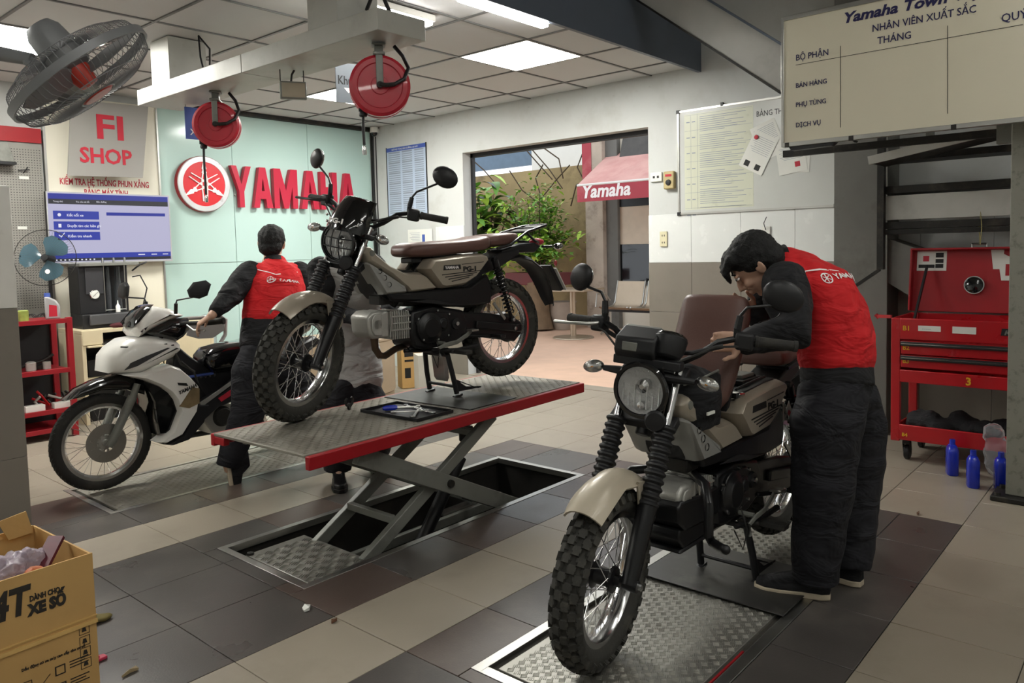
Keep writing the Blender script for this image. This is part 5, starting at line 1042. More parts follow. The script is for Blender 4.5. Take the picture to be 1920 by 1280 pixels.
G().prism([(-.045, 0), (.055, 0), (.055, .10), (.03, .14), (-.02, .17), (-.045, .17)], -.03, .03).obj('bottle_body', mat('grey_bottle', '9b9b9b', .35), t, bevel=.01); G().prism([(-.02, .02), (.035, .02), (.035, .10), (-.015, .11)], -.0315, -.0302).obj('label', 'redp', t); G().lathe([(0, .03), (.02, .03), (.022, 0)], (-.025, 0, .168), (0, 0, 1), 16).obj('cap', 'bluep', t)
part('tin_can', 'small can with a green and yellow label on top of the red rack', 'can', onshelf(50, .895, .1), lambda g: g.lathe([(0, 0), (.035, 0), (.035, .075), (.03, .08), (0, .08)]), mat('green_yellow_label', '8a9a4a', .4, var=.3, scale=20))
part('wire_coil', 'coil of dark wire on top of the red rack', 'wire', onshelf(76, .895, .14), lambda g: g.tube([(.06 * math.cos(a / 3) * (1 + .1 * math.sin(a)), .04 * math.sin(a / 3), .01 + .035 * abs(math.sin(a * .7))) for a in range(38)], .003, 5), 'black')
# standing fan with smoky blue blades
fc_ = onY(85, 483, 4.94); t = thing('pedestal_fan', 'standing fan with clear blue blades beside the left pillar', 'fan', (fc_.x, fc_.y, 0)); ax = (-FW + RT * .25 + UP * .05).normalized(); xx = ax.orthogonal().normalized(); yy = ax.cross(xx); hz = V((0, 0, fc_.z)); FR2 = .225
g = G()
for k in range(60):
    a = 2 * PI * k / 60; d = xx * math.cos(a) + yy * math.sin(a)
    for s in (-1, 1): g.tube([hz + d * FR2, hz + d * FR2 * .9 + ax * s * .04, hz + d * .04 + ax * s * .055], .0006, 4)
g.obj('wire_guard', 'darksteel', t, kind='stuff')
G().tube([hz + (xx * math.cos(2 * PI * k / 40) + yy * math.sin(2 * PI * k / 40)) * FR2 for k in range(40)], .003, 6, closed=True).obj('guard_rim', 'darksteel', t)
for k in range(3):
    a = 2 * PI * k / 3 + 1.2; rings = []
    for r_, wv in ((.025, .25), (.07, .75), (.12, .9), (.16, .8), (.185, .45)):
        pass; ring = []
        for q_ in range(7): aa = a + wv * (q_ / 6 - .5) * 2 * .85; d = xx * math.cos(aa) + yy * math.sin(aa); ring.append(hz + d * r_ + ax * .03 * (q_ / 6 - .5))
        rings.append(ring + [p_ + ax * .002 for p_ in ring[::-1]])
    G().loft(rings).obj('blade', 'bluefan', t)
G().lathe([(0, .03), (.025, .028), (.03, 0), (.04, -.04), (.04, -.13), (.02, -.15), (0, -.15)], hz, ax, 20).obj('motor', 'black', t)
G().tube([hz - ax * .08, hz - ax * .08 - V((0, 0, .1)), V((-ax.x * .08, -ax.y * .08, .03))], .014).lathe([(0, .03), (.08, .02), (.10, 0), (0, 0)], V((-ax.x * .08, -ax.y * .08, 0)), (0, 0, 1), 32).obj('stand', 'black', t)
q = hz - UP * .115 + RT * .035 + ax * .05; G().lathe([(0, .003), (.018, .002), (.018, 0)], q, ax, 16).obj('badge', 'whitec', t)
# desk of light wood with the injector tester
dx0, dx1, dy0, dy1 = .74, 1.86, 4.72, 5.22; dz = onY(250, 612, dy0).z
dk = thing('wooden_desk', 'pale wooden desk under the television with a keyboard shelf', 'desk', (dx0, dy0, 0))
def D_(nm, a, b, m='wood', bev=.003): return G().box((a[0] - dx0, a[1] - dy0, a[2]), (b[0] - dx0, b[1] - dy0, b[2])).obj(nm, m, dk, bevel=bev)
D_('desk_top', (dx0, dy0, dz - .03), (dx1, dy1, dz)); D_('side_panel', (dx0, dy0, 0), (dx0 + .03, dy1, dz - .031)); D_('side_panel', (dx1 - .03, dy0, 0), (dx1, dy1, dz - .031)); D_('back_panel', (dx0 + .031, dy1 - .02, .02), (dx1 - .031, dy1, dz - .031), 'black'); part('computer_case', 'black computer case inside the wooden desk', 'computer', V((dx0 + .33, dy0 + .12, .371)), lambda g: g.box((-.25, 0, 0), (.25, .25, .14)), 'black'); part('computer_case', 'black case on the bottom of the wooden desk', 'computer', V((dx0 + .33, dy0 + .12, .002)), lambda g: g.box((-.25, 0, 0), (.25, .25, .33)), 'satin'); D_('keyboard_shelf', (dx0 + .032, dy0 - .04, dz - .14), (dx0 + .62, dy1 - .1, dz - .125)); D_('inner_shelf', (dx0 + .032, dy0 + .03, .35), (dx0 + .62, dy1 - .03, .37)); D_('side_panel', (dx0 + .62, dy0 + .01, 0), (dx0 + .65, dy1 - .021, dz - .031)); D_('front_panel', (dx0 + .66, dy0, .05), (dx1 - .031, dy0 + .02, dz - .031)); D_('edge_band', (dx0 + .002, dy0 - .008, dz - .12), (dx0 + .16, dy0 - .001, dz - .001))
t = thing('keyboard', 'black keyboard on the pull out shelf of the wooden desk', 'keyboard', (dx0 + .36, dy0 + .02, dz - .124)); G().box((-.2, -.07, 0), (.2, .07, .018)).obj('base', 'black', t, bevel=.004); g = G()
for i in range(14):
    for j in range(4): g.box((-.19 + i * .027, -.055 + j * .028, .018), (-.168 + i * .027, -.033 + j * .028, .025))
g.obj('keys', 'satin', t, kind='stuff')
tx = onY(210, 560, 4.85).x; t = thing('injector_tester', 'black test machine with a round gauge and glass tubes on the wooden desk', 'machine', (tx, 4.86, dz)); k_ = .0
w0 = onY(155, 600, 4.86).x - tx; w1 = onY(262, 600, 4.86).x - tx; hm = onY(200, 498, 4.86).z - dz
G().box((w0, 0, 0), (w1, .26, .12)).obj('lower_case', 'black', t, bevel=.006); G().box((w0 + .05, -.03, .03), (w1 + .06, -.001, .115)).obj('control_panel', mat('grey_case', '4b4b4d', .45), t, bevel=.006)
G().box((w0, .04, .12), (w0 + .20, .26, hm)).box((w0 + .2, .2, .12), (w1, .26, hm)).obj('upper_case', 'black', t, bevel=.005); G().box((w0 + .05, .03, hm * .55), (w0 + .19, .039, hm * .98)).obj('front_panel', mat('dark_panel', '37373a', .4), t, bevel=.003)
G().box((w0 - .0, .0, hm), (w1 + .02, .24, hm + .025)).obj('top_rail', 'greysteel', t, bevel=.003)
for k in range(3): G().lathe([(0, 0), (.01, 0), (.008, .04), (0, .045)], (w0 + .22 + k * .09, .1, hm + .025), (0, 0, 1), 10).obj('valve', 'chrome', t)
gc = onY(179, 552, 4.88); gc = gc - V((tx, 4.86, dz)); 
G().lathe([(0, .012), (.036, .012), (.04, .008), (.04, 0)], (gc.x, .038, gc.z), (0, -1, 0), 28).obj('gauge_case', 'chrome', t); G().lathe([(0, .0135), (.034, .0125)], (gc.x, .038, gc.z), (0, -1, 0), 28).obj('gauge_face', 'paper', t); G().bar((gc.x - .018, .0235, gc.z - .018), (gc.x + .02, .0235, gc.z + .02), .003, .001).obj('gauge_needle', 'blk', t)
for k in range(2): 
    q = G().lathe([(.0, .12), (.026, .12), (.028, .14), (.028, hm * .7), (.022, hm * .76), (.022, hm - .01), (0, hm - .01)], (w0 + .255 + k * .085, .12, 0), (0, 0, 1), 20).obj('glass_tube', mat('smoky_glass', '5c5f63', .1, trans=.6, var=0), t)
g = G()
for x in (w0 + .21, w0 + .38): g.tube([(x, .07, .13), (x, .07, hm)], .005)
g.tube([(w0 + .21, .07, .14), (w0 + .38, .07, .14)], .005).obj('tube_cage', 'alu', t)
G().tube([(w1, .1, hm * .9), (w1 + .06, .08, hm), (w1 + .11, .05, hm + .02)], .007).tube([(w1, .1, hm * .8), (w1 + .05, .06, hm * .82), (w1 + .09, .03, hm * .6), (w1 + .04, .03, hm * .25)], .006).obj('spray_hose', 'black', t)
t = thing('small_bottle', 'small white nozzle bottle standing in front of the glass tubes', 'bottle', (tx + w0 + .30, 4.90, dz + .1205)); G().lathe([(0, 0), (.018, 0), (.018, .05), (.006, .07), (.003, .10), (0, .1)], (0, 0, 0), (0, 0, 1), 14).obj('bottle_body', 'white', t)
part('rag', 'dark red crumpled rag in front of the test machine', 'cloth', V((tx + .02, 4.76, dz + .001)), lambda g: g.ell((0, 0, .02), (.09, .035, .022)).ell((.06, .0, .03), (.05, .03, .03)), mat('maroon_cloth', '4c2026', .9, bump=.4))
part('plastic_wrap', 'crumpled clear plastic wrap beside the dark red rag', 'wrap', V((tx + .17, 4.77, dz + .001)), lambda g: g.ell((0, 0, .02), (.08, .04, .022)).ell((-.03, .01, .035), (.03, .02, .03)), 'paper')
cq = onY(118, 650, 4.9); t = thing('air_tank', 'black round air tank with hoses beside the red rack', 'tank', (.57, 5.17, 0)); G().tube([(0, 0, .10), (0, 0, .62)], .12, 24, round_=True).obj('tank_body', 'gloss', t); G().tube([(-.05, -.12, .5), (0, -.16, .62), (.08, -.13, .55), (.06, -.14, .3), (.02, -.15, .35)], .008).obj('hose', 'black', t); G().lathe([(.09, 0), (.12, 0), (.12, .10), (.09, .1)], (0, 0, 0), (0, 0, 1), 20, closed=True).obj('base_ring', 'black', t)
jq = onZ(392, 790, 0); q = onY(390, 668, 5.0); t = thing('clear_canister', 'tall clear plastic canister right of the wooden desk', 'canister', (q.x, 5.0, .35)); G().lathe([(0, 0), (.085, 0), (.085, .38), (.06, .43), (.02, .45), (0, .45)], (0, 0, 0), (0, 0, 1), 24).obj('canister_body', 'clearp', t); G().box((-.09, -.09, -.35), (.09, .09, 0)).obj('stand', 'wood', t)
# round counter and cartons behind the lift
rc = V((2.75, 3.95, 0)); t = thing('round_counter', 'low round beige counter behind the raised lift', 'counter', rc)
G().lathe([(0, .0), (.44, 0), (.44, .05), (.45, .06), (.45, .53), (.46, .54), (.46, .56), (0, .56)], (0, 0, 0), (0, 0, 1), 56).obj('drum_panel', mat('beige_laminate', 'a9967f', .45, var=.05), t, smooth=30)
part('carton', 'brown carton with dark print standing right of the round counter', 'box', V((3.40, 3.82, .005)), lambda g: g.box((-.09, -.08, 0), (.09, .08, .42)), 'card', R(-25)); part('carton', 'narrow brown carton behind the printed carton', 'box', V((3.58, 3.93, .005)), lambda g: g.box((-.08, -.08, 0), (.06, .08, .42)), 'card', R(-25))
M_ = Matrix.Translation((3.40, 3.82, .005)) @ Matrix.Rotation(R(-25), 4, 'Z'); o_ = bpy.data.objects['carton']; G().box((-.06, -.0812, .10), (.0, -.0802, .20)).box((-.06, -.0812, .26), (.03, -.0802, .28)).box((-.06, -.0812, .31), (.03, -.0802, .36)).obj('carton_print', 'blk', o_, kind='stuff')
part('plastic_stool', 'grey plastic box with a round hole behind the centre stand of the raised motorcycle', 'box', V((3.15, 3.25, .005)), lambda g: g.box((-.12, -.1, 0), (.12, .1, .40)), mat('pale_plastic', 'b3b0a6', .5), R(-30))
# ================================================================== FOREGROUND CARTON AND LITTER
fA, fB = onZ(187, 1290, 0), None
K['card2'] = K['card']
# box front-right vertical edge near px (165..187), top z from the tile grid
bc = V((-.745, .60, 0)); bz = onZ(165, 1035, 0)
def zfor(p, v): return H_at(p, v)
ztop = zfor(bc, 1036)
ang_b = R(3)
Mb = Matrix.Translation(bc) @ Matrix.Rotation(ang_b, 4, 'Z')
ct = thing('cardboard_box', 'open oil carton full of plastic and packaging in the lower left corner', 'box', (bc.x, bc.y, 0), ang_b)
bw, bd = .62, .44
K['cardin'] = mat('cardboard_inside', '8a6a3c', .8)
G().box((-bw, 0, 0), (0, .006, ztop)).obj('front_wall', 'card', ct); G().box((-.006, .006, 0), (0, bd, ztop * .995)).obj('side_wall', 'card', ct); G().box((-bw, bd - .006, 0), (-.006, bd, ztop)).obj('back_wall', 'card', ct); G().box((-bw, .006, 0), (-bw + .006, bd - .006, ztop)).obj('side_wall', 'card', ct); G().box((-bw + .006, .006, .004), (-.006, bd - .006, .01)).obj('box_floor', 'card', ct)
def flap(pts, nm='flap'): g = G(); v = [V(p) for p in pts]; n_ = (v[1] - v[0]).cross(v[2] - v[0]).normalized() * .004; g.add(v + [p + n_ for p in v], [(0, 1, 2, 3), (7, 6, 5, 4), (0, 4, 5, 1), (1, 5, 6, 2), (2, 6, 7, 3), (3, 7, 4, 0)]); g.obj(nm, 'card', ct)
flap([(-.10, bd - .01, ztop - .02), (-bw, bd - .01, ztop - .02), (-bw, bd + .02, ztop + .10), (-.16, bd + .01, ztop + .09)]); flap([(-.012, bd - .02, ztop - .02), (-.09, bd - .03, ztop - .02), (-.12, bd - .03, ztop + .05), (-.03, bd - .02, ztop + .06)]); flap([(-.30, bd - .12, ztop - .06), (-bw, bd - .12, ztop - .06), (-bw, bd - .08, ztop + .06), (-.20, bd - .08, ztop + .05)])
zc_ = ztop - .215
G().bar((-bw, -.003, zc_ - .0), (.002, -.003, zc_), .006, .012).bar((-bw, -.002, zc_ + .018), (.002, -.002, zc_ + .018), .004, .004).obj('crease', mat('card_light', 'd0aa68', .6), ct)
fx = lambda x, z: (x, -.0015, z)
K['cprint'] = mat('dark_card_print', '2a2622', .6, var=0)
bl_ = lambda u, v: Mb.inverted() @ onY(u, v, .6)
def btx(s_, u0, v0, u1, hpx, bold, shear=0):
    a_ = bl_(u0, v0); b_ = bl_(u1, v0); h_ = (bl_(u0, v0 - hpx).z - a_.z) / .7
    G().text(s_, (a_.x, -.0015, a_.z), X1, Z1, h_, .0006, bold, fw=b_.x - a_.x, shear=shear).obj('lettering', 'cprint', ct)
btx('4T', -22, 1168, 60, 52, .004, .15)

btx('DÀNH CHO', 53, 1126, 112, 10, .001); btx('XE SỐ', 52, 1152, 128, 20, .003)
g = G(); g.text('BE', fx(-.33, ztop - .46), X1, Z1, .085, .0008, .003); g.obj('lettering', 'card', ct); G().box((-.40, -.0014, ztop - .50), (-.245, -.0004, ztop - .36)).obj('print_block', 'cprint', ct); 
g = G(); g.text('Dầu động cơ xe máy cao cấp cho xe số', fx(-.215, ztop - .285), X1, Z1, .012, .0004, .0004, sx=.9)
for k in range(3):
    z = ztop - .315 - k * .055
    for zz in range(3): g.box((-.085, -.0014, z - zz * .009), (-.03 - .01 * (zz % 2), -.0006, z - zz * .009 + .003))
    g.text('□', fx(-.13, z - .025), X1, Z1, .04, .0004, 0); g.bar((-.14, -.001, z - .01), (-.19, -.001, z - .06), .001, .0015)
for k in range(4):
    z = ztop - .245 - k * .036
    for r_ in (((-.031, 0), (.0, .0015)), ((-.031, .0285), (.0, .03)), ((-.031, 0), (-.0295, .03)), ((-.0015, 0), (0, .03))): g.box((r_[0][0] - .022, -.0014, z + r_[0][1]), (r_[1][0] - .022, -.0006, z + r_[1][1]))
    g.prism([(-.045, z + .008), (-.031, z + .008), (-.034, z + .022), (-.042, z + .022)], -.0014, -.0006)
for pts_ in ([(-.225, -.32), (-.19, -.32), (-.19, -.34), (-.17, -.36), (-.155, -.42), (-.16, -.52), (-.24, -.52), (-.245, -.40), (-.235, -.36), (-.225, -.34), (-.225, -.32)], [(-.225, -.40), (-.18, -.40), (-.178, -.47), (-.228, -.47), (-.225, -.40)]):
    for a, b in zip(pts_, pts_[1:]): g.bar((a[0], -.001, ztop + a[1]), (b[0], -.001, ztop + b[1]), .001, .0018)
g.obj('fine_print', 'cprint', ct)
def inbox(nm, lb, cat, p, build, m, bl=0): t = thing(nm, lb, cat, Mb @ V(p)); o = build(G()).obj(nm + '_body', m, t); (blend(o, .008, 3, bl, .03, nm) if bl else None); return t
inbox('plastic_bag', 'crumpled clear plastic bag on top of the open carton', 'bag', (-.20, .17, ztop - .09), lambda g: g.ell((0, 0, .03), (.10, .09, .07)).ell((.07, .02, .06), (.06, .05, .04)).ell((-.09, -.02, .04), (.07, .06, .07)), mat('cloudy_film', 'b9a9b5', .25, trans=.35, var=.15, scale=30, bump=.5, bscale=40), .05)
inbox('blue_packet', 'blue plastic packet behind the clear bag in the carton', 'packet', (-.26, .24, ztop - .10), lambda g: g.ell((0, 0, .08), (.09, .035, .045)).ell((.09, -.02, .07), (.06, .03, .02)), 'blue', .02)
inbox('orange_packet', 'orange and blue packet at the front of the open carton', 'packet', (-.14, .07, ztop - .10), lambda g: g.ell((0, 0, .06), (.035, .03, .03)), 'orange', .01)
inbox('dark_packet', 'dark folded packet with a pink edge leaning out of the carton', 'packet', (-.08, .14, ztop - .10), lambda g: g.bar((-.04, -.02, .03), (.05, .05, .12), .05, .012), mat('maroon_print', '5e2230', .4, var=.2, scale=30))
inbox('carton_scrap', 'folded piece of cardboard standing inside the carton', 'cardboard', (-.33, .28, ztop - .10), lambda g: g.box((-.14, 0, 0), (.14, .006, .12)), 'card')
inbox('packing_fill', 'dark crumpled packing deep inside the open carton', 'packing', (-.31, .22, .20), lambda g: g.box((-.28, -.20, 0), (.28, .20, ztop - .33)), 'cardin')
q = onZ(193, 1163, 0); t = thing('glove', 'khaki cloth glove on the floor behind the carton', 'glove', q); o_ = G().ell((-.05, .01, .012), (.07, .035, .014)).ell((.0, 0, .010), (.035, .02, .012)).obj('cloth', 'khaki', t); blend(o_, .006, 2, .01, .03, 'glovef')
q = onZ(185, 1238, 0); t = thing('pink_scrap', 'bright pink plastic scrap on the floor beside the carton', 'scrap', q); G().prism([(-.05, -.02), (.025, -.012), (.022, .012), (-.0, .02), (-.05, .02)], .001, .012, 'z').obj('scrap_piece', 'pink', t, bevel=.003); G().box((-.04, -.01, .012), (.0, .01, .02)).obj('clip', 'pink', t)
for u, v, nm, lb, m, pts_ in ((575, 1142, 'paper_scrap', 'small white torn paper on the dark tiles in front of the pit', 'paper', [(-.02, -.015), (.0, -.018), (.022, .008), (.005, .02), (-.012, .01)]), (245, 1262, 'dry_leaf', 'curled pale leaf on the dark tiles right of the carton', mat('dry_leaf_tan', '9c8a68', .7), [(-.03, -.008), (.0, .002), (.025, .0), (.02, .01), (-.005, .012)]), (627, 1166, 'dry_leaf', 'tiny brown curled leaf on the cream stripe', mat('dry_leaf_brown', '6b4a36', .7), [(-.015, -.003), (.012, 0), (.01, .008), (-.008, .006)]), (1722, 964, 'dry_leaf', 'tiny brown scrap on the cream tiles near the oil bottles', 'dry_leaf_brown', [(-.018, -.004), (.015, 0), (.013, .008), (-.008, .006)])):
    q = onZ(u, v, .001); t = thing(nm, lb, 'litter', q); m = MATS.get(m, m) if isinstance(m, str) and m in MATS else m
    g = G(); n = len(pts_); g.add([(x, y, .001) for x, y in pts_] + [(x * 1.05, y, .008 + .006 * (i % 2)) for i, (x, y) in enumerate(pts_)], [tuple(range(n))[::-1], tuple(range(n, 2 * n))] + [(i, (i + 1) % n, n + (i + 1) % n, n + i) for i in range(n)]); g.obj('piece', m, t)
# ================================================================== YARD
K['pot'] = mat('clay_pot', '9a8d80', .8, var=.1); K['metalch'] = mat('champagne_steel', 'a59581', .35, .6, var=.05)
tf = V((7.62, 4.9, 0)); t = thing('yard_table', 'square steel pedestal table in the yard outside the doorway', 'table', tf, R(10))
G().box((-.36, -.36, .705), (.36, .36, .735)).obj('table_top', 'metalch', t, bevel=.004); G().tube([(0, 0, .02), (0, 0, .705)], .045, 16).obj('column', 'metalch', t); G().lathe([(0, .03), (.10, .03), (.30, .012), (.31, 0), (0, 0)], (0, 0, 0), (0, 0, 1), 32).obj('base', 'metalch', t)
bp = onZ(1135, 628, 0); bn = thing('waiting_bench', 'row of perforated steel seats in the yard outside the doorway', 'bench', (8.35, 4.22, 0), R(0))
prof = [(-.26, .43), (-.20, .405), (-.02, .40), (.12, .415), (.18, .47), (.23, .66), (.27, .80)]
for k in range(3):
    y = .28 - k * .56; rings = []
    for x, z in prof: rings.append([V((x, y - .26, z)), V((x, y + .26, z)), V((x + .012, y + .26, z - .014)), V((x + .012, y - .26, z - .014))])
    s_ = G().loft(rings).obj('seat_shell', 'metalch', bn, smooth=60)
    for e in (-1, 1): G().tube([(x, y + e * .25, z + .008) for x, z in prof], .012, 8).obj('shell_edge', 'alu', s_)
G().box((-.02, -1.2, .34), (.04, .6, .395)).obj('beam', 'black', bn)
for y in (.5, -1.1): G().tube([(-.26, y, .02), (0, y, .10), (.0, y, .34)], .018).tube([(.26, y, .02), (0, y, .10)], .018).obj('leg', 'alu', bn)
G().tube([(.15, .60, .50), (.05, .62, .62), (-.18, .62, .62), (-.22, .62, .42)], .012).obj('armrest', 'alu', bn)
# awning
ax_ = 8.2; a0 = onX(1083, 372, ax_); a1 = onX(1083, 348, ax_); b0 = onX(1240, 368, ax_)
aw = thing('awning', 'faded red awning with white lettering over the yard doorway', 'awning', (ax_, a0.y, a1.z))
K['awn'] = mat('faded_red_awning', 'a8424c', .75, var=.1, scale=3, dirt='c48a86', dscale=2, damt=.5); K['awnp'] = mat('bleached_awning', 'c79a92', .8, var=.1, scale=2, dirt='a8605f', dscale=1.5, damt=.5)
dz_ = a0.z - a1.z
G().box((-.01, -2.2, dz_ - .06), (0, 0, .0)).obj('valance', 'awn', aw); G().prism([(0, 0), (.9, .55), (.9, .56), (0, .012)], -2.2, 0, 'y', 0).obj('canopy', 'awnp', aw)
G().text('Yamaha', (-.012, -.08, dz_ - .0), YD, Z1, .28, .002, .008, sx=1.0, shear=.2).obj('lettering', 'whitec', aw)
G().tube([(0, 0, 0), (0, -2.2, 0)], .02).obj('front_bar', 'paper', aw)
G().prism([(8.9, 2.62), (9.1, 3.2), (9.2, 3.2), (9.2, 2.6)], 2.0, 4.9, 'y').obj('tarpaulin', mat('grey_tarp', '4a4845', .6, var=.2, bump=.5, bscale=4), thing('tarpaulin_roof', 'dark crumpled tarpaulin above the red awning', 'tarpaulin', (0, 0, 0)))
t = thing('red_banner', 'narrow worn red banner hanging at the corner above the awning', 'banner', onX(1099, 300, 8.893)); G().box((-.005, -.10, -.30), (.005, .08, .45)).obj('cloth', 'awn', t)
pv = onX(1187, 400, 9.05); t = thing('dark_cabinet', 'dark glass cabinet front on the house wall behind the steel seats', 'cabinet', (9.08, pv.y, 0))
za, zb_, zc2 = onX(1187, 458, 9.05).z, onX(1187, 535, 9.05).z, onX(1187, 386, 9.05).z
G().box((-.02, -.9, zb_), (0, .30, za)).obj('dark_panel', 'gloss', t); G().box((-.02, -.9, zc2), (0, .30, zc2 + .12)).obj('dark_lintel', 'black', t); G().box((-.01, -.9, za + .004), (0, .30, zc2 - .004)).obj('pale_panel', mat('pale_panel', 'cbbba6', .5), t)
rs_ = thing('shed_roof', 'blue grey corrugated roof seen over the yellow wall', 'roof', (12, 8.5, 3.0)); G().box((-.6, -4, 0.15), (-.5, 2.5, .75)).obj('roof_sheet', mat('blue_roof', '5f7488', .5, var=.1), rs_); G().box((-.62, -4, -.3), (-.4, .2, .7)).obj('pale_wall', 'paper', rs_)
# plants
def leaf(g, base, d, L_, w_, droop=.3, up=V((0, 0, 1))):
    d = d.normalized(); s_ = d.cross(up); s_ = s_.normalized() if s_.length > .01 else V((1, 0, 0)); P_ = []
    for i in range(5): tt = i / 4; c_ = base + d * L_ * tt - V((0, 0, 1)) * droop * L_ * tt * tt; w2 = w_ * math.sin(PI * min(.97, max(.06, tt * .9 + .08))); P_.append((c_ - s_ * w2 + V((0, 0, w2 * .25)), c_, c_ + s_ * w2 + V((0, 0, w2 * .25))))
    vs = [p for r_ in P_ for p in r_]; fs = []
    for i in range(4): b = i * 3; fs += [(b, b + 1, b + 4, b + 3), (b + 1, b + 2, b + 5, b + 4)]
    g.add(vs, fs)
def plant(nm, lb, loc, n, H_, spread, L_, w_, mats, pot=True, seed=1, stalk=4, droop=.5):
    rg_ = random.Random(seed); t = thing(nm, lb, 'plant', loc); base = .25 if pot else 0
    if pot: G().lathe([(0, 0), (.13, 0), (.18, .22), (.2, .25), (.18, .25), (.16, .2), (0, .2)], (0, 0, 0), (0, 0, 1), 24).obj('pot', 'pot', t)
    gs = [G() for _ in mats]; sg = G()
    for i in range(stalk):
        a = rg_.uniform(0, 6.28); r_ = spread * rg_.uniform(.3, 1); top = V((r_ * math.cos(a), r_ * math.sin(a), base + H_ * rg_.uniform(.7, 1))); mid = top * .5 + V((0, 0, base * .5 + .06))
        mid = V((top.x * .35, top.y * .35, base + (top.z - base) * .55)); sg.tube([(0, 0, base - .04), mid, top], [.018, .012, .006], 6)
        for k in range(n // stalk):
            tt = rg_.uniform(.35, 1); p_ = (V((0, 0, base)) * (1 - tt) + top * tt) * .5 + (mid if tt < .6 else top) * .5; p_ = p_ + V((rg_.gauss(0, spread * .25), rg_.gauss(0, spread * .25), rg_.gauss(0, H_ * .08)))
            d = V((rg_.gauss(0, 1), rg_.gauss(0, 1), rg_.uniform(-.2, .9))); leaf(gs[rg_.randrange(len(gs))], p_, d, L_ * rg_.uniform(.7, 1.2), w_ * rg_.uniform(.7, 1.2), droop)
    sg.obj('stem', 'bark', t)
    for g, m in zip(gs, mats): g.obj('foliage', m, t, kind='stuff', smooth=60)
    return t
pA = onX(915, 560, 8.3); plant('broadleaf_plant', 'tall broad leaved plant just inside the left of the doorway view', (pA.x, pA.y, 0), 190, 2.35, .55, .42, .10, ('green', 'leafd', 'leafy'), True, 3, 7)
pC = onX(880, 560, 8.8); plant('broadleaf_plant', 'dark drooping rubber plant behind the tall broad leaved plant', (pC.x - .3, pC.y - .1, .0), 90, 2.7, .4, .40, .11, ('leafd', 'leafd', 'green'), True, 8, 5)
pB = onX(1010, 560, 8.6); plant('shrub', 'fine leaved light green shrub in front of the yellow wall', (pB.x - .1, pB.y - .1, 0), 1700, 2.0, .5, .12, .026, ('green', 'leafy', 'green'), True, 5, 12, .2)
pD = onX(1010, 560, 8.2); plant('shrub', 'low bright green shrub in a red trough', (pD.x, pD.y, .951), 700, .7, .75, .20, .04, ('leafy', 'green'), False, 9, 10, .3)
t = thing('plant_trough', 'red plant trough on a timber trunk in front of the yellow wall', 'planter', (pD.x, pD.y, 0)); G().box((-.2, -.55, .75), (.2, .55, .95)).obj('trough', mat('trough_red', '5e2b2b', .7, var=.1), t, bevel=.01)
g = G(); g.tube([(0, 0, 0), (.02, .03, .3), (-.03, -.02, .6), (0, 0, .75)], [.24, .2, .17, .22], 14).obj('trunk', mat('stump_wood', '6d5a45', .85, var=.2, bump=.6, bscale=15), t)
pE = onX(1055, 600, 8.5); t = thing('plant_pot', 'pale round plant pot beside the timber trunk', 'pot', (pE.x, pE.y, 0)); G().lathe([(0, 0), (.14, 0), (.22, .25), (.22, .42), (.24, .46), (.2, .46), (.18, .3), (0, .3)], (0, 0, 0), (0, 0, 1), 28).obj('pot_body', 'pot', t)
t = thing('bare_branch', 'bare branches and wires crossing above the yellow wall', 'branch', (9.2, 6.3, 2.4))
g = G(); rg_ = random.Random(4)
for k in range(9): a = V((0, rg_.uniform(-.8, 1.6), rg_.uniform(-.4, .2))); g.tube([a, a + V((0, rg_.uniform(-.6, .6), .35)), a + V((-.1, rg_.uniform(-1, 1), .5 + rg_.uniform(0, .4)))], .012, 6)
g.obj('branches', 'bark', t, kind='stuff')
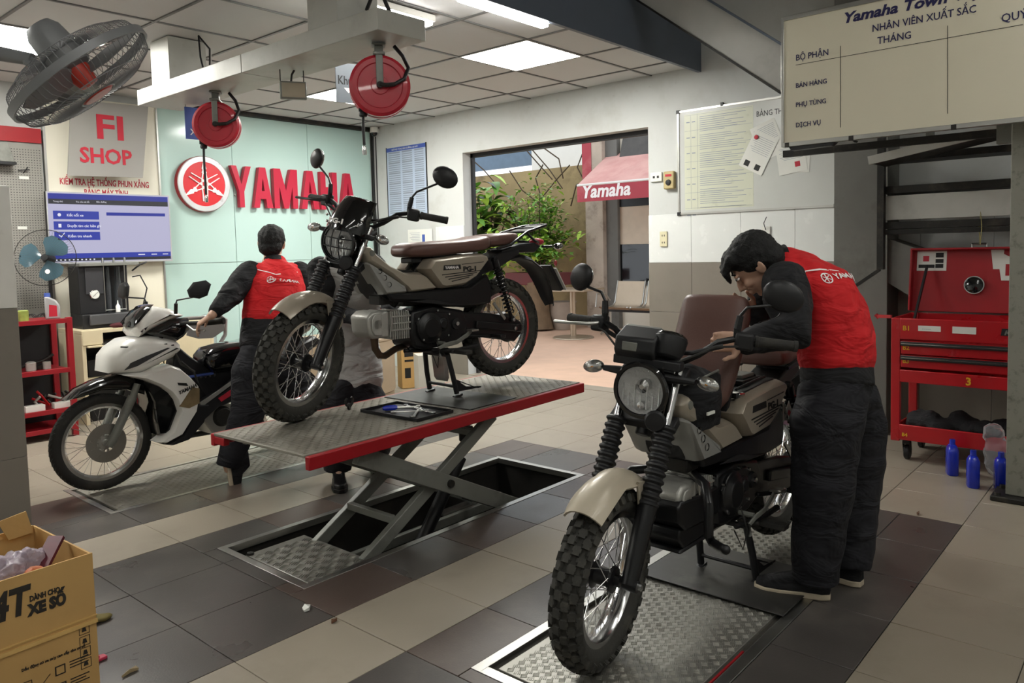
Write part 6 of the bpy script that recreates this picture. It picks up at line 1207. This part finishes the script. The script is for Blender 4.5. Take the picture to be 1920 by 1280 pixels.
# ================================================================== WHITE UNDERBONE SCOOTER
def scooter():
    O = V((1.35, 2.75, .0105)); r = thing('scooter', 'white and black small motorcycle being wheeled over the far floor plate', 'motorcycle', O, PI)
    wheel(r, (1.24, 0, .28), Matrix(), .28, .072, .215, .06, False, 'castal', 32); wheel(r, (0, 0, .28), Matrix(), .28, .08, .215, .06, False, 'castal', 32)
    g = G(); g.lathe([(.05, .055), (.11, .055), (.112, .059), (.05, .059)], (1.24, 0, .28), (0, 1, 0), 36, closed=True)
    for k in range(10): a = 2 * PI * k / 10; g.tube([(1.24 + .04 * math.cos(a), .05, .28 + .04 * math.sin(a)), (1.24 + .09 * math.cos(a + .3), .055, .28 + .09 * math.sin(a + .3))], .007, 6)
    g.obj('brake_disc', 'alu', r)
    for s in (-1, 1):
        G().tube([(1.06, s * .085, .60), (1.09, s * .085, .52)], .019, 12).tube([(1.09, s * .085, .53), (1.215, s * .082, .29), (1.235, s * .08, .26)], [.026, .024, .018], 12).obj('fork_leg', 'greysteel', r)
        def sd(nm, poly, a, b, m, ins=.0): return G().prism(poly, s * a, s * b, 'y', ins).obj(nm, m, r, smooth=50)
        sd('front_fender', [(1.43, .555), (1.367, .605), (1.269, .642), (1.137, .662), (1.003, .60), (.92, .52), (.925, .462), (1.0, .515), (1.10, .565), (1.244, .585), (1.35, .562)], 0, .068, 'gloss', .018)
        sd('front_cowl', [(1.222, .684), (1.21, .775), (1.17, .82), (1.10, .862), (.972, .872), (.842, .846), (.80, .80), (.80, .77), (.847, .733), (1.047, .663)], 0, .15, 'white', .045)
        sd('leg_shield', [(1.171, .672), (1.048, .667), (.896, .697), (.83, .665), (.775, .61), (.722, .542), (.728, .45), (.742, .387), (.841, .259), (.943, .225), (.996, .246), (.905, .30), (.855, .407), (.875, .48), (.905, .526), (.96, .575), (1.05, .625)], .06, .175, 'white', .014)
        sd('inner_fairing', [(1.05, .63), (.90, .55), (.85, .47), (.845, .40), (.87, .27), (.97, .28), (.985, .38), (.99, .48), (1.04, .60)], .0, .13, 'gloss', .01)
        sd('lower_fairing', [(.735, .43), (.842, .262), (.95, .222), (.90, .205), (.80, .22), (.70, .31), (.66, .42)], .05, .17, 'black', .01)
        a_ = sd('graphic_panel', [(.775, .545), (.73, .53), (.735, .44), (.80, .42), (.86, .44)], .168, .178, mat('bronze_graphic', '8d7a5c', .35, .3, var=.3, scale=14), .0)
        for k in range(2): G().prism([(.80 + .0 * k, .555 - k * .0), (.86, .570), (.865, .585), (.81, .575)], s * .176, s * .1785).obj('badge', 'blk', r) if k == 0 else None
        G().text('YAMAHA', (.86 if s == 1 else .74, s * .1785, .512 if s == 1 else .50), (-s, 0, .28 * 1), (0, 0, 1), .032, .0006, .001, sx=.9).obj('lettering', 'blk', r)
        sd('headlight_slot', [(1.15, .695), (1.12, .735), (1.03, .765), (.90, .80), (.88, .795), (1.00, .745), (1.08, .71)], .085, .153, mat('smoked_lens', '4b4b4d', .1, .4, var=.1), .002)
        G().tube([(1.16, s * .13, .83), (1.05, s * .13, .815), (.90, s * .145, .82)], .004).tube([(.99, s * .132, .79), (.86, s * .148, .81)], .004).obj('cowl_line', 'blk', r)
        sd('head_cowl', [(1.06, .905), (1.035, .975), (.99, 1.02), (.943, 1.047), (.845, 1.023), (.76, .975), (.85, .955), (.98, .90), (1.037, .872)], 0, .13, 'white', .04)
        sd('head_cowl_lower', [(1.0, .895), (.86, .957), (.744, .962), (.728, .90), (.78, .845), (.83, .82), (.93, .86)], 0, .15, 'gloss', .03)
        sd('cowl_visor', [(1.045, .98), (.98, 1.045), (.93, 1.055), (.99, 1.00), (1.05, .935), (1.062, .93)], 0, .10, 'gloss', .02)
        sd('body_side', [(.73, .42), (.60, .47), (.455, .545), (.25, .62), (.05, .70), (-.15, .76), (-.20, .72), (.0, .60), (.20, .50), (.40, .42), (.60, .38), (.70, .31)], .06, .15, 'black', .012)
        sd('side_stripe', [(.72, .435), (.60, .49), (.455, .565), (.25, .64), (.25, .625), (.455, .545), (.60, .468), (.71, .41)], .14, .156, 'silver', .0)
        sd('side_sticker', [(.60, .445), (.46, .51), (.44, .48), (.58, .42)], .148, .154, 'redp', .0)
        e = V((.66, s * .36, .945)); a = V((.745, s * .24, .935)); G().tube([V((.83, s * .10, .93)), a, e], [.014, .014, .014], 10).obj('handlebar', 'satin', r); G().tube([a + (e - a) * .1, e], .018, 12).tube([e, e + (e - a).normalized() * .012], .02, 12).obj('grip', 'rubber', r)
        G().tube([(.80, s * .2, .925), (.81, s * .30, .90), (.78, s * .38, .90)], .006).obj('brake_lever', 'alu', r)
        b = V((.86, s * .19, 1.0)); k1 = b + V((-.0, s * .01, .06)); tp = V((.93 if s == -1 else .80, s * .33, 1.10 if s == 1 else 1.09))
        ms = G().tube([b, k1], .011, 10).tube([k1, k1 + V((.0, s * .015, .02)), tp], .005, 8).obj('mirror_stalk', 'satin', r)
        MM = Matrix.Rotation(R(s * 62 if s == 1 else 0), 3, 'Z'); hexp = [(-.055, -.04), (-.065, .0), (-.03, .045), (.04, .055), (.068, .03), (.045, -.035), (.0, -.052)]
        mc = tp + V((-.01, s * .02, .04)); MT = Matrix.Translation(mc) @ MM.to_4x4()
        G(MT).prism(hexp, 0, .026, 'x', .015).obj('mirror_shell', 'black', ms); G(MT).prism([(y * .9, z * .9) for y, z in hexp], -.004, -.0, 'x').obj('mirror_glass', 'mirror', ms)
    G().prism([(.80, .80), (.72, .72), (.62, .64), (.55, .60), (.50, .54), (.60, .45), (.70, .40), (.80, .50), (.84, .62)], -.055, .055).prism([(.70, .58), (.45, .60), (-.1, .70), (-.15, .62), (.2, .42), (.6, .38)], -.06, .06).obj('frame_cover', 'black', r, bevel=.01)
    G().ell((1.032, 0, .93), (.035, .07, .04)).obj('headlight_lens', 'lens', r); G().ell((1.02, 0, .93), (.03, .06, .032)).obj('reflector', 'mirror', r)
    rings = []
    for x, z0, z1, hw in ((.64, .675, .69, .05), (.625, .64, .72, .10), (.59, .60, .755, .12), (.48, .60, .772, .13), (.35, .62, .775, .135), (.2, .66, .80, .12), (.0, .73, .85, .11), (-.15, .79, .87, .08), (-.18, .82, .86, .05)): rings.append([V((x, hw * abs(math.cos(t)) ** .5 * (1 if math.cos(t) > 0 else -1), (z0 + z1) / 2 + (z1 - z0) / 2 * abs(math.sin(t)) ** .6 * (1 if math.sin(t) > 0 else -1))) for t in [2 * PI * k / 18 for k in range(18)]])
    G().loft(rings).obj('seat', 'gloss', r, smooth=60)
    G().box((.58, -.08, .585), (.74, .08, .60)).obj('blue_cloth_pad', 'bluep', r, bevel=.006); g = G()
    for k in range(5): g.tube([(.55 + .03 * k, -.06, .575), (.57 + .03 * k, .06, .58)], .010)
    g.obj('exposed_fittings', 'chrome', r, kind='stuff')
    G().prism([(.70, .33), (.68, .42), (.60, .44), (.52, .40), (.45, .36), (.44, .28), (.50, .22), (.62, .21)], -.10, .12).obj('engine_case', 'castal', r, bevel=.012); G().lathe([(0, .02), (.05, .02), (.06, .01), (.065, 0)], (.56, .12, .32), (0, 1, 0), 28).obj('engine_cover', 'darksteel', r)
    G().prism([(.80, .34), (.70, .35), (.70, .25), (.80, .24)], -.06, .07).obj('cylinder', 'darksteel', r, bevel=.006)
    G().tube([(.80, -.02, .25), (.78, -.05, .20), (.5, -.12, .18), (.1, -.15, .24), (-.2, -.15, .32)], [.016, .016, .02, .04, .045], 12).obj('exhaust', 'darksteel', r)
    G().bar((.40, .09, .32), (0, .10, .28), .025, .05).bar((.40, -.09, .32), (0, -.10, .28), .025, .05).obj('swing_arm', 'darksteel', r); G().tube([(.55, .12, .21), (.55, .22, .21)], .013).obj('foot_peg', 'rubber', r)
    G().loft([[V((x, y, z)) for y in (-.07, .07)] + [V((x, y, z - .008)) for y in (.07, -.07)] for x, z in ((.2, .5), (.05, .60), (-.1, .60), (-.28, .52), (-.38, .40))]).obj('rear_fender', 'black', r)
    # tubular side guard loop seen behind the grip
    g = G(); g.tube([(.845, -.15, .76), (.75, -.2, .82), (.70, -.22, .90), (.60, -.23, .93), (.35, -.23, .925), (.315, -.23, .90), (.33, -.22, .80), (.40, -.20, .72), (.42, -.14, .66)], .013, 10).obj('guard_loop', 'silver', r)
    G().prism([(.60, .82), (.58, .90), (.34, .905), (.335, .83), (.42, .785), (.52, .79)], -.226, -.218).obj('loop_panel', mat('grey_inner_panel', '8d8c89', .5), r)
    G().tube([(.93, .10, .87), (.86, .12, .80), (.80, .10, .68), (.70, .07, .62)], .006).tube([(.8, .1, .7), (.72, .1, .62), (.7, .1, .55)], .006).obj('cable', 'rubber', r)
scooter()
# ================================================================== PEOPLE
def hand(g, wrist, direc, palm_n, L_=.17, curl=.9, side=1):
    """palm + four curled fingers + thumb, built round a wrist"""
    d = direc.normalized(); n = (palm_n - d * palm_n.dot(d)).normalized(); s = d.cross(n) * side
    k = L_ / .18
    g.tube([wrist, wrist + d * .03 * k, wrist + d * .085 * k], [(.026 * k, .018 * k), (.036 * k, .017 * k), (.041 * k, .014 * k)], 12, side=s, round_=True)
    for i, (o, l) in enumerate(((-.030, .068), (-.010, .078), (.010, .073), (.029, .058))):
        p = wrist + d * .082 * k + s * o * k; a = curl * .5; q = [p]; r_ = [.0088 * k]; dirv = d
        for j, f in enumerate((.45, .32, .23)):
            dirv = (dirv * math.cos(a) + n * math.sin(a)).normalized(); nn = n
            q.append(q[-1] + dirv * l * f * k * 1.15); r_.append((.0084 - .0008 * j) * k); 
        g.tube(q, r_, 8, round_=True)
    p = wrist + d * .025 * k - s * .028 * k; t1 = (d * .6 - s * .75 + n * .3).normalized(); t2 = (d * .8 + n * .6 - s * .1).normalized()
    g.tube([p, p + t1 * .035 * k, p + t1 * .035 * k + t2 * .03 * k, p + t1 * .04 * k + t2 * .052 * k], [.013 * k, .0105 * k, .0095 * k, .008 * k], 8, round_=True)
def head(g, c, f, up, k=1):
    """head looking along f: skull, jaw, nose, brow, lips, ears"""
    f = f.normalized(); up = (up - f * up.dot(f)).normalized(); l = up.cross(f); M = Matrix((f, l, up)).transposed()
    def P(x, y, z): return c + M @ V((x, y, z)) * k
    g.ell(P(-.01, 0, .03), (.098 * k, .076 * k, .095 * k), M, 18, 12); g.ell(P(.028, 0, -.03), (.062 * k, .060 * k, .078 * k), M, 16, 10); g.ell(P(.062, 0, -.088), (.024 * k, .026 * k, .018 * k), M)
    g.tube([P(.088, 0, .022), P(.106, 0, -.008), P(.114, 0, -.022), P(.094, 0, -.032)], [.009 * k, .011 * k, .014 * k, .010 * k], 8, round_=True)
    g.ell(P(.094, 0, -.055), (.010 * k, .024 * k, .006 * k), M); g.ell(P(.091, 0, -.066), (.010 * k, .020 * k, .006 * k), M)
    for s in (-1, 1):
        g.ell(P(.083, s * .032, .034), (.012 * k, .024 * k, .008 * k), M); g.ell(P(.066, s * .042, -.018), (.022 * k, .018 * k, .020 * k), M)
        g.ell(P(-.008, s * .077, .0), (.017 * k, .008 * k, .030 * k), M); g.ell(P(-.02, s * .084, .008), (.010 * k, .006 * k, .022 * k), M)
    return P, M
def limb(g, pts, r, n=16, side=None): g.tube(pts, r, n, side=side, round_=True)
def person(lb, J, cfg):
    base = cfg['base']; t = thing('person', lb, 'person', base); I_ = -base
    for k_ in J: J[k_] = J[k_] + I_
    f, up = cfg['face'], cfg['up']; lat = cfg['lat'].normalized(); k = cfg.get('k', 1)
    g = G(); P, M = head(g, J['head'], f, up, k)
    limb(g, [J['head'] - up.normalized() * .05 * k + (J['neck'] - J['head']) * .1, J['neck'], J['chest'] * .25 + J['neck'] * .75], [.055 * k, .056 * k, .06 * k])
    limb(g, [J['neck'], J['chest'], J['waist'], J['pelvis']], [(.08 * k, .06 * k), (.15 * k, .09 * k), (.13 * k, .085 * k), (.14 * k, .09 * k)], side=lat)
    for s in 'LR':
        limb(g, [J['chest'] * .5 + J['neck'] * .5, J['sh' + s], J['el' + s], J['wr' + s]], [.05 * k, .05 * k, .036 * k, .026 * k], 12)
        limb(g, [J['pelvis'], J['hip' + s], J['kn' + s], J['an' + s]], [.09 * k, .085 * k, .055 * k, .038 * k], 12)
        limb(g, [J['an' + s], J['an' + s] + (J['toe' + s] - J['an' + s]) * .3], [.036 * k, .028 * k], 10)
        hd, pn = cfg['hand' + s]; hand(g, J['wr' + s], hd, pn, .18 * k, cfg.get('curl', 1.1), 1 if s == 'L' else -1)
    body = g.obj('body', 'skin', t); blend(body, .0055, 3)
    # hair
    g = G(); hp = cfg.get('hair', .0)
    g.ell(P(-.022, 0, .045), (.100 * k, .086 * k, .092 * k), M, 20, 14); g.ell(P(-.055, 0, -.01), (.062 * k, .078 * k, .070 * k), M, 16, 12); g.ell(P(.035, 0, .085), (.062 * k, .072 * k, .045 * k), M, 16, 12)
    if cfg.get('fringe'):
        for q in range(9): g.tube([P(.05, -.06 + q * .015, .10), P(.10, -.055 + q * .014, .075 + .01 * (q % 2)), P(.115, -.05 + q * .0125, .035)], [.02 * k, .015 * k, .006 * k], 7, round_=True)
    g.ell(P(-.01, .070, .03), (.045 * k, .016 * k, .035 * k), M); g.ell(P(-.01, -.070, .03), (.045 * k, .016 * k, .035 * k), M)
    hr = g.obj('hair', 'hair', t); blend(hr, .006, 2, .012, .02, 'hairf')
    for s in (-1, 1):
        G().ell(P(.086, s * .031, .022), (.008 * k, .013 * k, .0065 * k), M).obj('eye', 'whitec', t); G().ell(P(.0935, s * .031, .022), .0045 * k).obj('iris', 'blk', t); G().tube([P(.092, s * .014, .043), P(.090, s * .033, .049), P(.080, s * .050, .043)], .0032 * k, 6).obj('eyebrow', 'hair', t)
    # jacket / shirt
    tm = cfg['torso']; st = cfg['sections']
    g = G(); limb(g, [J[a] * (1 - b) + J[c] * b if c else J[a] for a, c, b, _ in st], [q for *_, q in st], 22, side=lat)
    for s in 'LR': g.ell(J['sh' + s] * .72 + J['neck'] * .14 + J['chest'] * .14, .075 * k)
    jk = g.obj('jacket', tm, t); blend(jk, .009, 5, cfg.get('fold', .026), .13, 'foldj')
    if cfg.get('band'): a_, b_, q = cfg['band']; gb = G(); gb.tube([J[a_], J[a_] * .5 + J[b_] * .5, J[b_]], q, 22, side=lat); bo = gb.obj('hem_band', 'blackc', t); blend(bo, .009, 4, .016, .13, 'foldb')
    if cfg.get('collar'): G().tube([J['neck'] * .75 + J['head'] * .25, J['neck'] * .98 + J['chest'] * .02], [.064 * k, .075 * k], 18, caps=False).obj('collar', cfg['collar'], t)
    for s in 'LR':
        g = G(); e = J['wr' + s] * cfg.get('cuff' + s, .92) + J['el' + s] * (1 - cfg.get('cuff' + s, .92)); sr = cfg.get('sleeve', (.078, .078, .062, .045))
        m1 = J['sh' + s] * .5 + J['el' + s] * .5
        limb(g, [J['sh' + s], m1, J['el' + s], e], [x * k for x in sr], 16); so = g.obj('sleeve', cfg.get('sleevem', 'blackc'), t); blend(so, .008, 4, .022, .08, 'folds' + s)
        if cfg.get('cuffm'): d = (J['wr' + s] - J['el' + s]).normalized(); G().tube([e - d * .03, e + d * .012], .043 * k, 16).obj('cuff', cfg['cuffm'], t)
    # trousers
    g = G(); lr = cfg.get('leg', (.125, .10, .085)); limb(g, [J['pelvis'] * .75 + J['waist'] * .25, J['pelvis']], [(.155 * k, .12 * k), (.165 * k, .125 * k)], 20, side=lat)
    for s in 'LR': limb(g, [J['pelvis'] * .5 + J['hip' + s] * .5, J['hip' + s] * .7 + J['kn' + s] * .3, J['kn' + s], J['an' + s] * .5 + J['kn' + s] * .5, J['an' + s] * .97 + J['kn' + s] * .03], [.13 * k, lr[0] * k, lr[1] * k, lr[2] * 1.04 * k, lr[2] * k], 18) if False else g.tube([J['pelvis'] * .5 + J['hip' + s] * .5, J['hip' + s] * .7 + J['kn' + s] * .3, J['kn' + s], J['an' + s] * .5 + J['kn' + s] * .5, J['an' + s] * 1.08 - J['kn' + s] * .08], [.13 * k, lr[0] * k, lr[1] * k, (lr[2] + lr[1]) * .5 * k, lr[2] * k], 18)
    tr_ = g.obj('trousers', 'navy', t); blend(tr_, .009, 4, .026, .15, 'foldt')
    # shoes
    for s in 'LR':
        an, toe = J['an' + s], J['toe' + s]; fl = cfg.get('flat' + s, True); d = toe - an
        dn = cfg.get('sole' + s, V((0, 0, -1))); d = (d - dn * d.dot(dn)).normalized(); sd_ = d.cross(dn); z0 = (toe - an).dot(dn); heel = an + dn * z0 - d * .055
        def Q(x, y, z): return heel + d * x + sd_ * y - dn * z
        outl = [(0, -.02), (0, .02), (.03, .034), (.10, .033), (.18, .044), (.24, .040), (.275, .02), (.278, -.008), (.25, -.038), (.18, -.045), (.10, -.035), (.03, -.034)]
        g = G(); g.loft([[Q(x * 1.02 * k, y * 1.08 * k, z) for x, y in outl] for z in (0.001, .024)]); sh_ = None
        g2 = G(); g2.loft([[Q(x * k * sx + ox, y * k * sy, z) for x, y in outl] for z, sx, sy, ox in ((.022, 1.0, 1.02, 0), (.045, .98, .95, .0), (.062, .80, .80, .0), (.085, .50, .85, .0), (.13, .36, .95, .0))])
        sh_ = g2.obj('shoe', 'blackc' if cfg.get('shoem') is None else cfg['shoem'], t, bevel=.006); g.obj('sole', cfg.get('solem', 'sole'), sh_, bevel=.004)
    return t, jk, P, M
E_ = lambda u, v, d: at(u, v, d)
# ---- mechanic 1: stooping at the foreground motorcycle
fB_ = (-RT * .82 + FW * .42); lB = (-FW * .82 - RT * .42); lB = lB.normalized()
j = dict(head=E_(1420, 497, 3.0), neck=E_(1468, 492, 3.0), chest=E_(1538, 545, 3.0), waist=E_(1568, 640, 3.0), pelvis=E_(1570, 722, 2.98),
 shL=E_(1472, 532, 2.86), elL=E_(1487, 622, 2.76), wrL=E_(1398, 640, 2.74), shR=E_(1450, 525, 3.14), elR=E_(1428, 600, 3.20), wrR=E_(1418, 590, 3.12),
 hipL=E_(1553, 745, 2.91), knL=E_(1543, 905, 2.90), anL=onZ(1528, 1118, .0) + V((0, 0, .09)), hipR=E_(1592, 745, 3.06), knR=E_(1598, 900, 3.08), anR=onZ(1590, 1092, 0) + V((0, 0, .09)), toeL=onZ(1410, 1100, 0) + V((0, 0, .0)), toeR=onZ(1530, 1075, 0))
j['toeL'].z = .0; j['toeR'].z = 0
cfg = dict(base=V((onZ(1540, 1100).x, onZ(1540, 1100).y, 0)), face=(-RT * .62 - UP * .72 + FW * .35), up=(-RT * .70 + UP * .66), lat=lB, k=.98, torso='redc', fringe=True,
 handL=(-RT, -FW), handR=(-RT * .6 + UP * .3, -FW), sections=[('neck', 'chest', .12, (.085, .075)), ('neck', 'chest', .5, (.15, .095)), ('chest', None, 0, (.185, .125)), ('chest', 'waist', .5, (.19, .14)), ('waist', None, 0, (.185, .145)), ('waist', 'pelvis', .45, (.18, .14)), ('waist', 'pelvis', .68, (.165, .125))],
 band=('waist', 'pelvis', [(.15, .12), (.165, .13), (.17, .135)]), collar='blackc', sleeve=(.088, .086, .076, .05), leg=(.135, .115, .088), cuffL=.93)
pm1, jk1, P1, M1 = person('person in a red and black work jacket stooping over the foreground motorcycle', j, cfg)
def on_jacket(o, jk, off=.004):
    m = o.modifiers.new('wrap', 'SHRINKWRAP'); m.target = jk; m.offset = off; m.wrap_method = 'NEAREST_SURFACEPOINT'; m.wrap_mode = 'ABOVE_SURFACE'
def emblem(g, c, xd, yd, r):
    zd = xd.cross(yd)
    g.lathe([(r * .82, 0), (r, 0), (r, .001), (r * .82, .001)], c, zd, 28, closed=True)
    for q in range(3): a = R(90 + 120 * q); d = xd * math.cos(a) + yd * math.sin(a); g.bar(c - d * r * .7, c + d * r * .8, r * .16, .001, zd)
def dense_text(nm, s_, o, xd, yd, size, par, m='whitec', em=True, sx=1, jk=None, bold=.001):
    xd = xd.normalized(); yd = (yd - xd * yd.dot(xd)).normalized(); g = G()
    if em: emblem(g, o - xd * size * .9 + yd * size * .35, xd, yd, size * .62)
    g.text(s_, o, xd, yd, size, .0006, bold, sx=sx); ob = g.obj(nm, m, par); on_jacket(ob, jk); return ob
b1 = cfg['base']
dense_text('lettering', 'YAMAHA', E_(1568, 524, 2.86) - b1, (RT * .80 + FW * .5 + UP * .03), (UP * .85 + FW * .4 - RT * .2), .042, pm1, jk=jk1, sx=.95)
g = G(); g.tube([E_(1497, 528, 2.84) - b1, E_(1520, 502, 2.84) - b1, E_(1545, 495, 2.86) - b1, E_(1580, 495, 2.9) - b1, E_(1610, 510, 3.0) - b1], .0035, 6); o_ = g.obj('piping', 'whitec', pm1); on_jacket(o_, jk1, .002)
g = G(); g.text('KOBE', E_(1421, 600, 2.76) - b1, RT, UP, .033, .0008, .002); o_ = g.obj('lettering', 'whitec', pm1); sl = [c for c in pm1.children if c.name.startswith('sleeve')]; on_jacket(o_, sl[0], .003)
g = G().bar(E_(1423, 606, 2.76) - b1, E_(1450, 605, 2.76) - b1, .001, .004); o_ = g.obj('sleeve_line', 'redp', pm1); on_jacket(o_, sl[0], .003)
# ---- mechanic 2: pushing the white scooter, seen from behind
j = dict(head=E_(510, 459, 4.95), neck=E_(514, 492, 4.92), chest=E_(516, 535, 4.85), waist=E_(506, 600, 4.78), pelvis=E_(500, 655, 4.74),
 shL=E_(470, 510, 4.83), elL=E_(426, 560, 4.66), wrL=E_(396, 592, 4.54), shR=E_(560, 512, 4.97), elR=E_(590, 570, 5.0), wrR=E_(560, 610, 4.9),
 hipL=E_(480, 668, 4.70), knL=E_(462, 780, 4.62), anL=E_(428, 868, 4.56), hipR=E_(522, 668, 4.80), knR=E_(575, 765, 4.86), anR=onZ(640, 868, 0) + V((0, 0, .09)), toeL=E_(428, 902, 4.56), toeR=onZ(662, 858, 0))
j['toeR'].z = 0; j['toeL'].z = .012
cfg2 = dict(base=V((onZ(480, 890).x, onZ(480, 890).y, .0)), face=(FW * .9 - RT * .1 + UP * .05), up=(UP + FW * .1), lat=(-RT * .95 - FW * .25), k=.97, torso='redc', handL=(-RT * .85 - UP * .55, -UP + FW * .3), handR=(-RT - UP * .2, -UP),
 sections=[('neck', 'chest', .10, (.085, .07)), ('neck', 'chest', .45, (.165, .09)), ('chest', None, 0, (.19, .115)), ('chest', 'waist', .6, (.175, .12)), ('waist', None, 0, (.17, .12))], band=('waist', 'pelvis', [(.165, .115), (.165, .12), (.165, .125)]), collar='blackc', sleeve=(.08, .08, .07, .05), cuffL=.62, leg=(.13, .10, .072), soleL=(-FW * .35 - RT * .75 - UP * .1).normalized())
pm2, jk2, P2, M2 = person('person in a red and black work jacket pushing the white scooter, seen from behind', j, cfg2)
b2 = cfg2['base']
dense_text('lettering', 'YAMAHA', E_(522, 521, 4.70) - b2, RT * .97 + FW * .25, UP, .052, pm2, jk=jk2, sx=.9)
g = G(); g.tube([E_(482, 500, 4.74) - b2, E_(500, 499, 4.72) - b2, E_(520, 504, 4.73) - b2, E_(565, 505, 4.85) - b2], .003, 6); o_ = g.obj('piping', 'whitec', pm2); on_jacket(o_, jk2, .002)
# ---- mechanic 3: behind the raised motorcycle, bent over the engine
j = dict(head=E_(658, 452, 4.34), neck=E_(655, 482, 4.45), chest=E_(655, 545, 4.55), waist=E_(655, 640, 4.62), pelvis=E_(660, 715, 4.62),
 shL=E_(702, 500, 4.5), elL=E_(738, 560, 4.42), wrL=E_(722, 592, 4.26), shR=E_(602, 505, 4.45), elR=E_(606, 580, 4.36), wrR=E_(676, 598, 4.22),
 hipL=E_(685, 735, 4.62), knL=E_(705, 810, 4.62), anL=onZ(705, 880, 0) + V((0, 0, .09)), hipR=E_(632, 735, 4.58), knR=E_(635, 815, 4.52), anR=onZ(635, 905, 0) + V((0, 0, .09)), toeL=onZ(722, 895, 0), toeR=onZ(640, 930, 0))
cfg3 = dict(base=V((onZ(670, 905).x, onZ(670, 905).y, 0)), face=(-FW * .8 - UP * .6 + RT * .1), up=(UP * .8 - FW * .5), lat=(RT * .98 + FW * .1), k=.97, torso='greyc', handL=(-RT * .5 - FW * .6, -UP), handR=(RT * .7 - FW * .4, -UP),
 sections=[('neck', 'chest', .10, (.09, .07)), ('neck', 'chest', .45, (.17, .10)), ('chest', None, 0, (.19, .115)), ('waist', None, 0, (.175, .12)), ('waist', 'pelvis', .8, (.185, .13)), ('pelvis', None, 0, (.19, .13))], sleeve=(.08, .075, .06, .045), leg=(.125, .10, .080), cuffm='redc', solem='blk', shoem='satin')
person('person in a grey shirt and dark trousers behind the raised motorcycle, face hidden', j, cfg3)
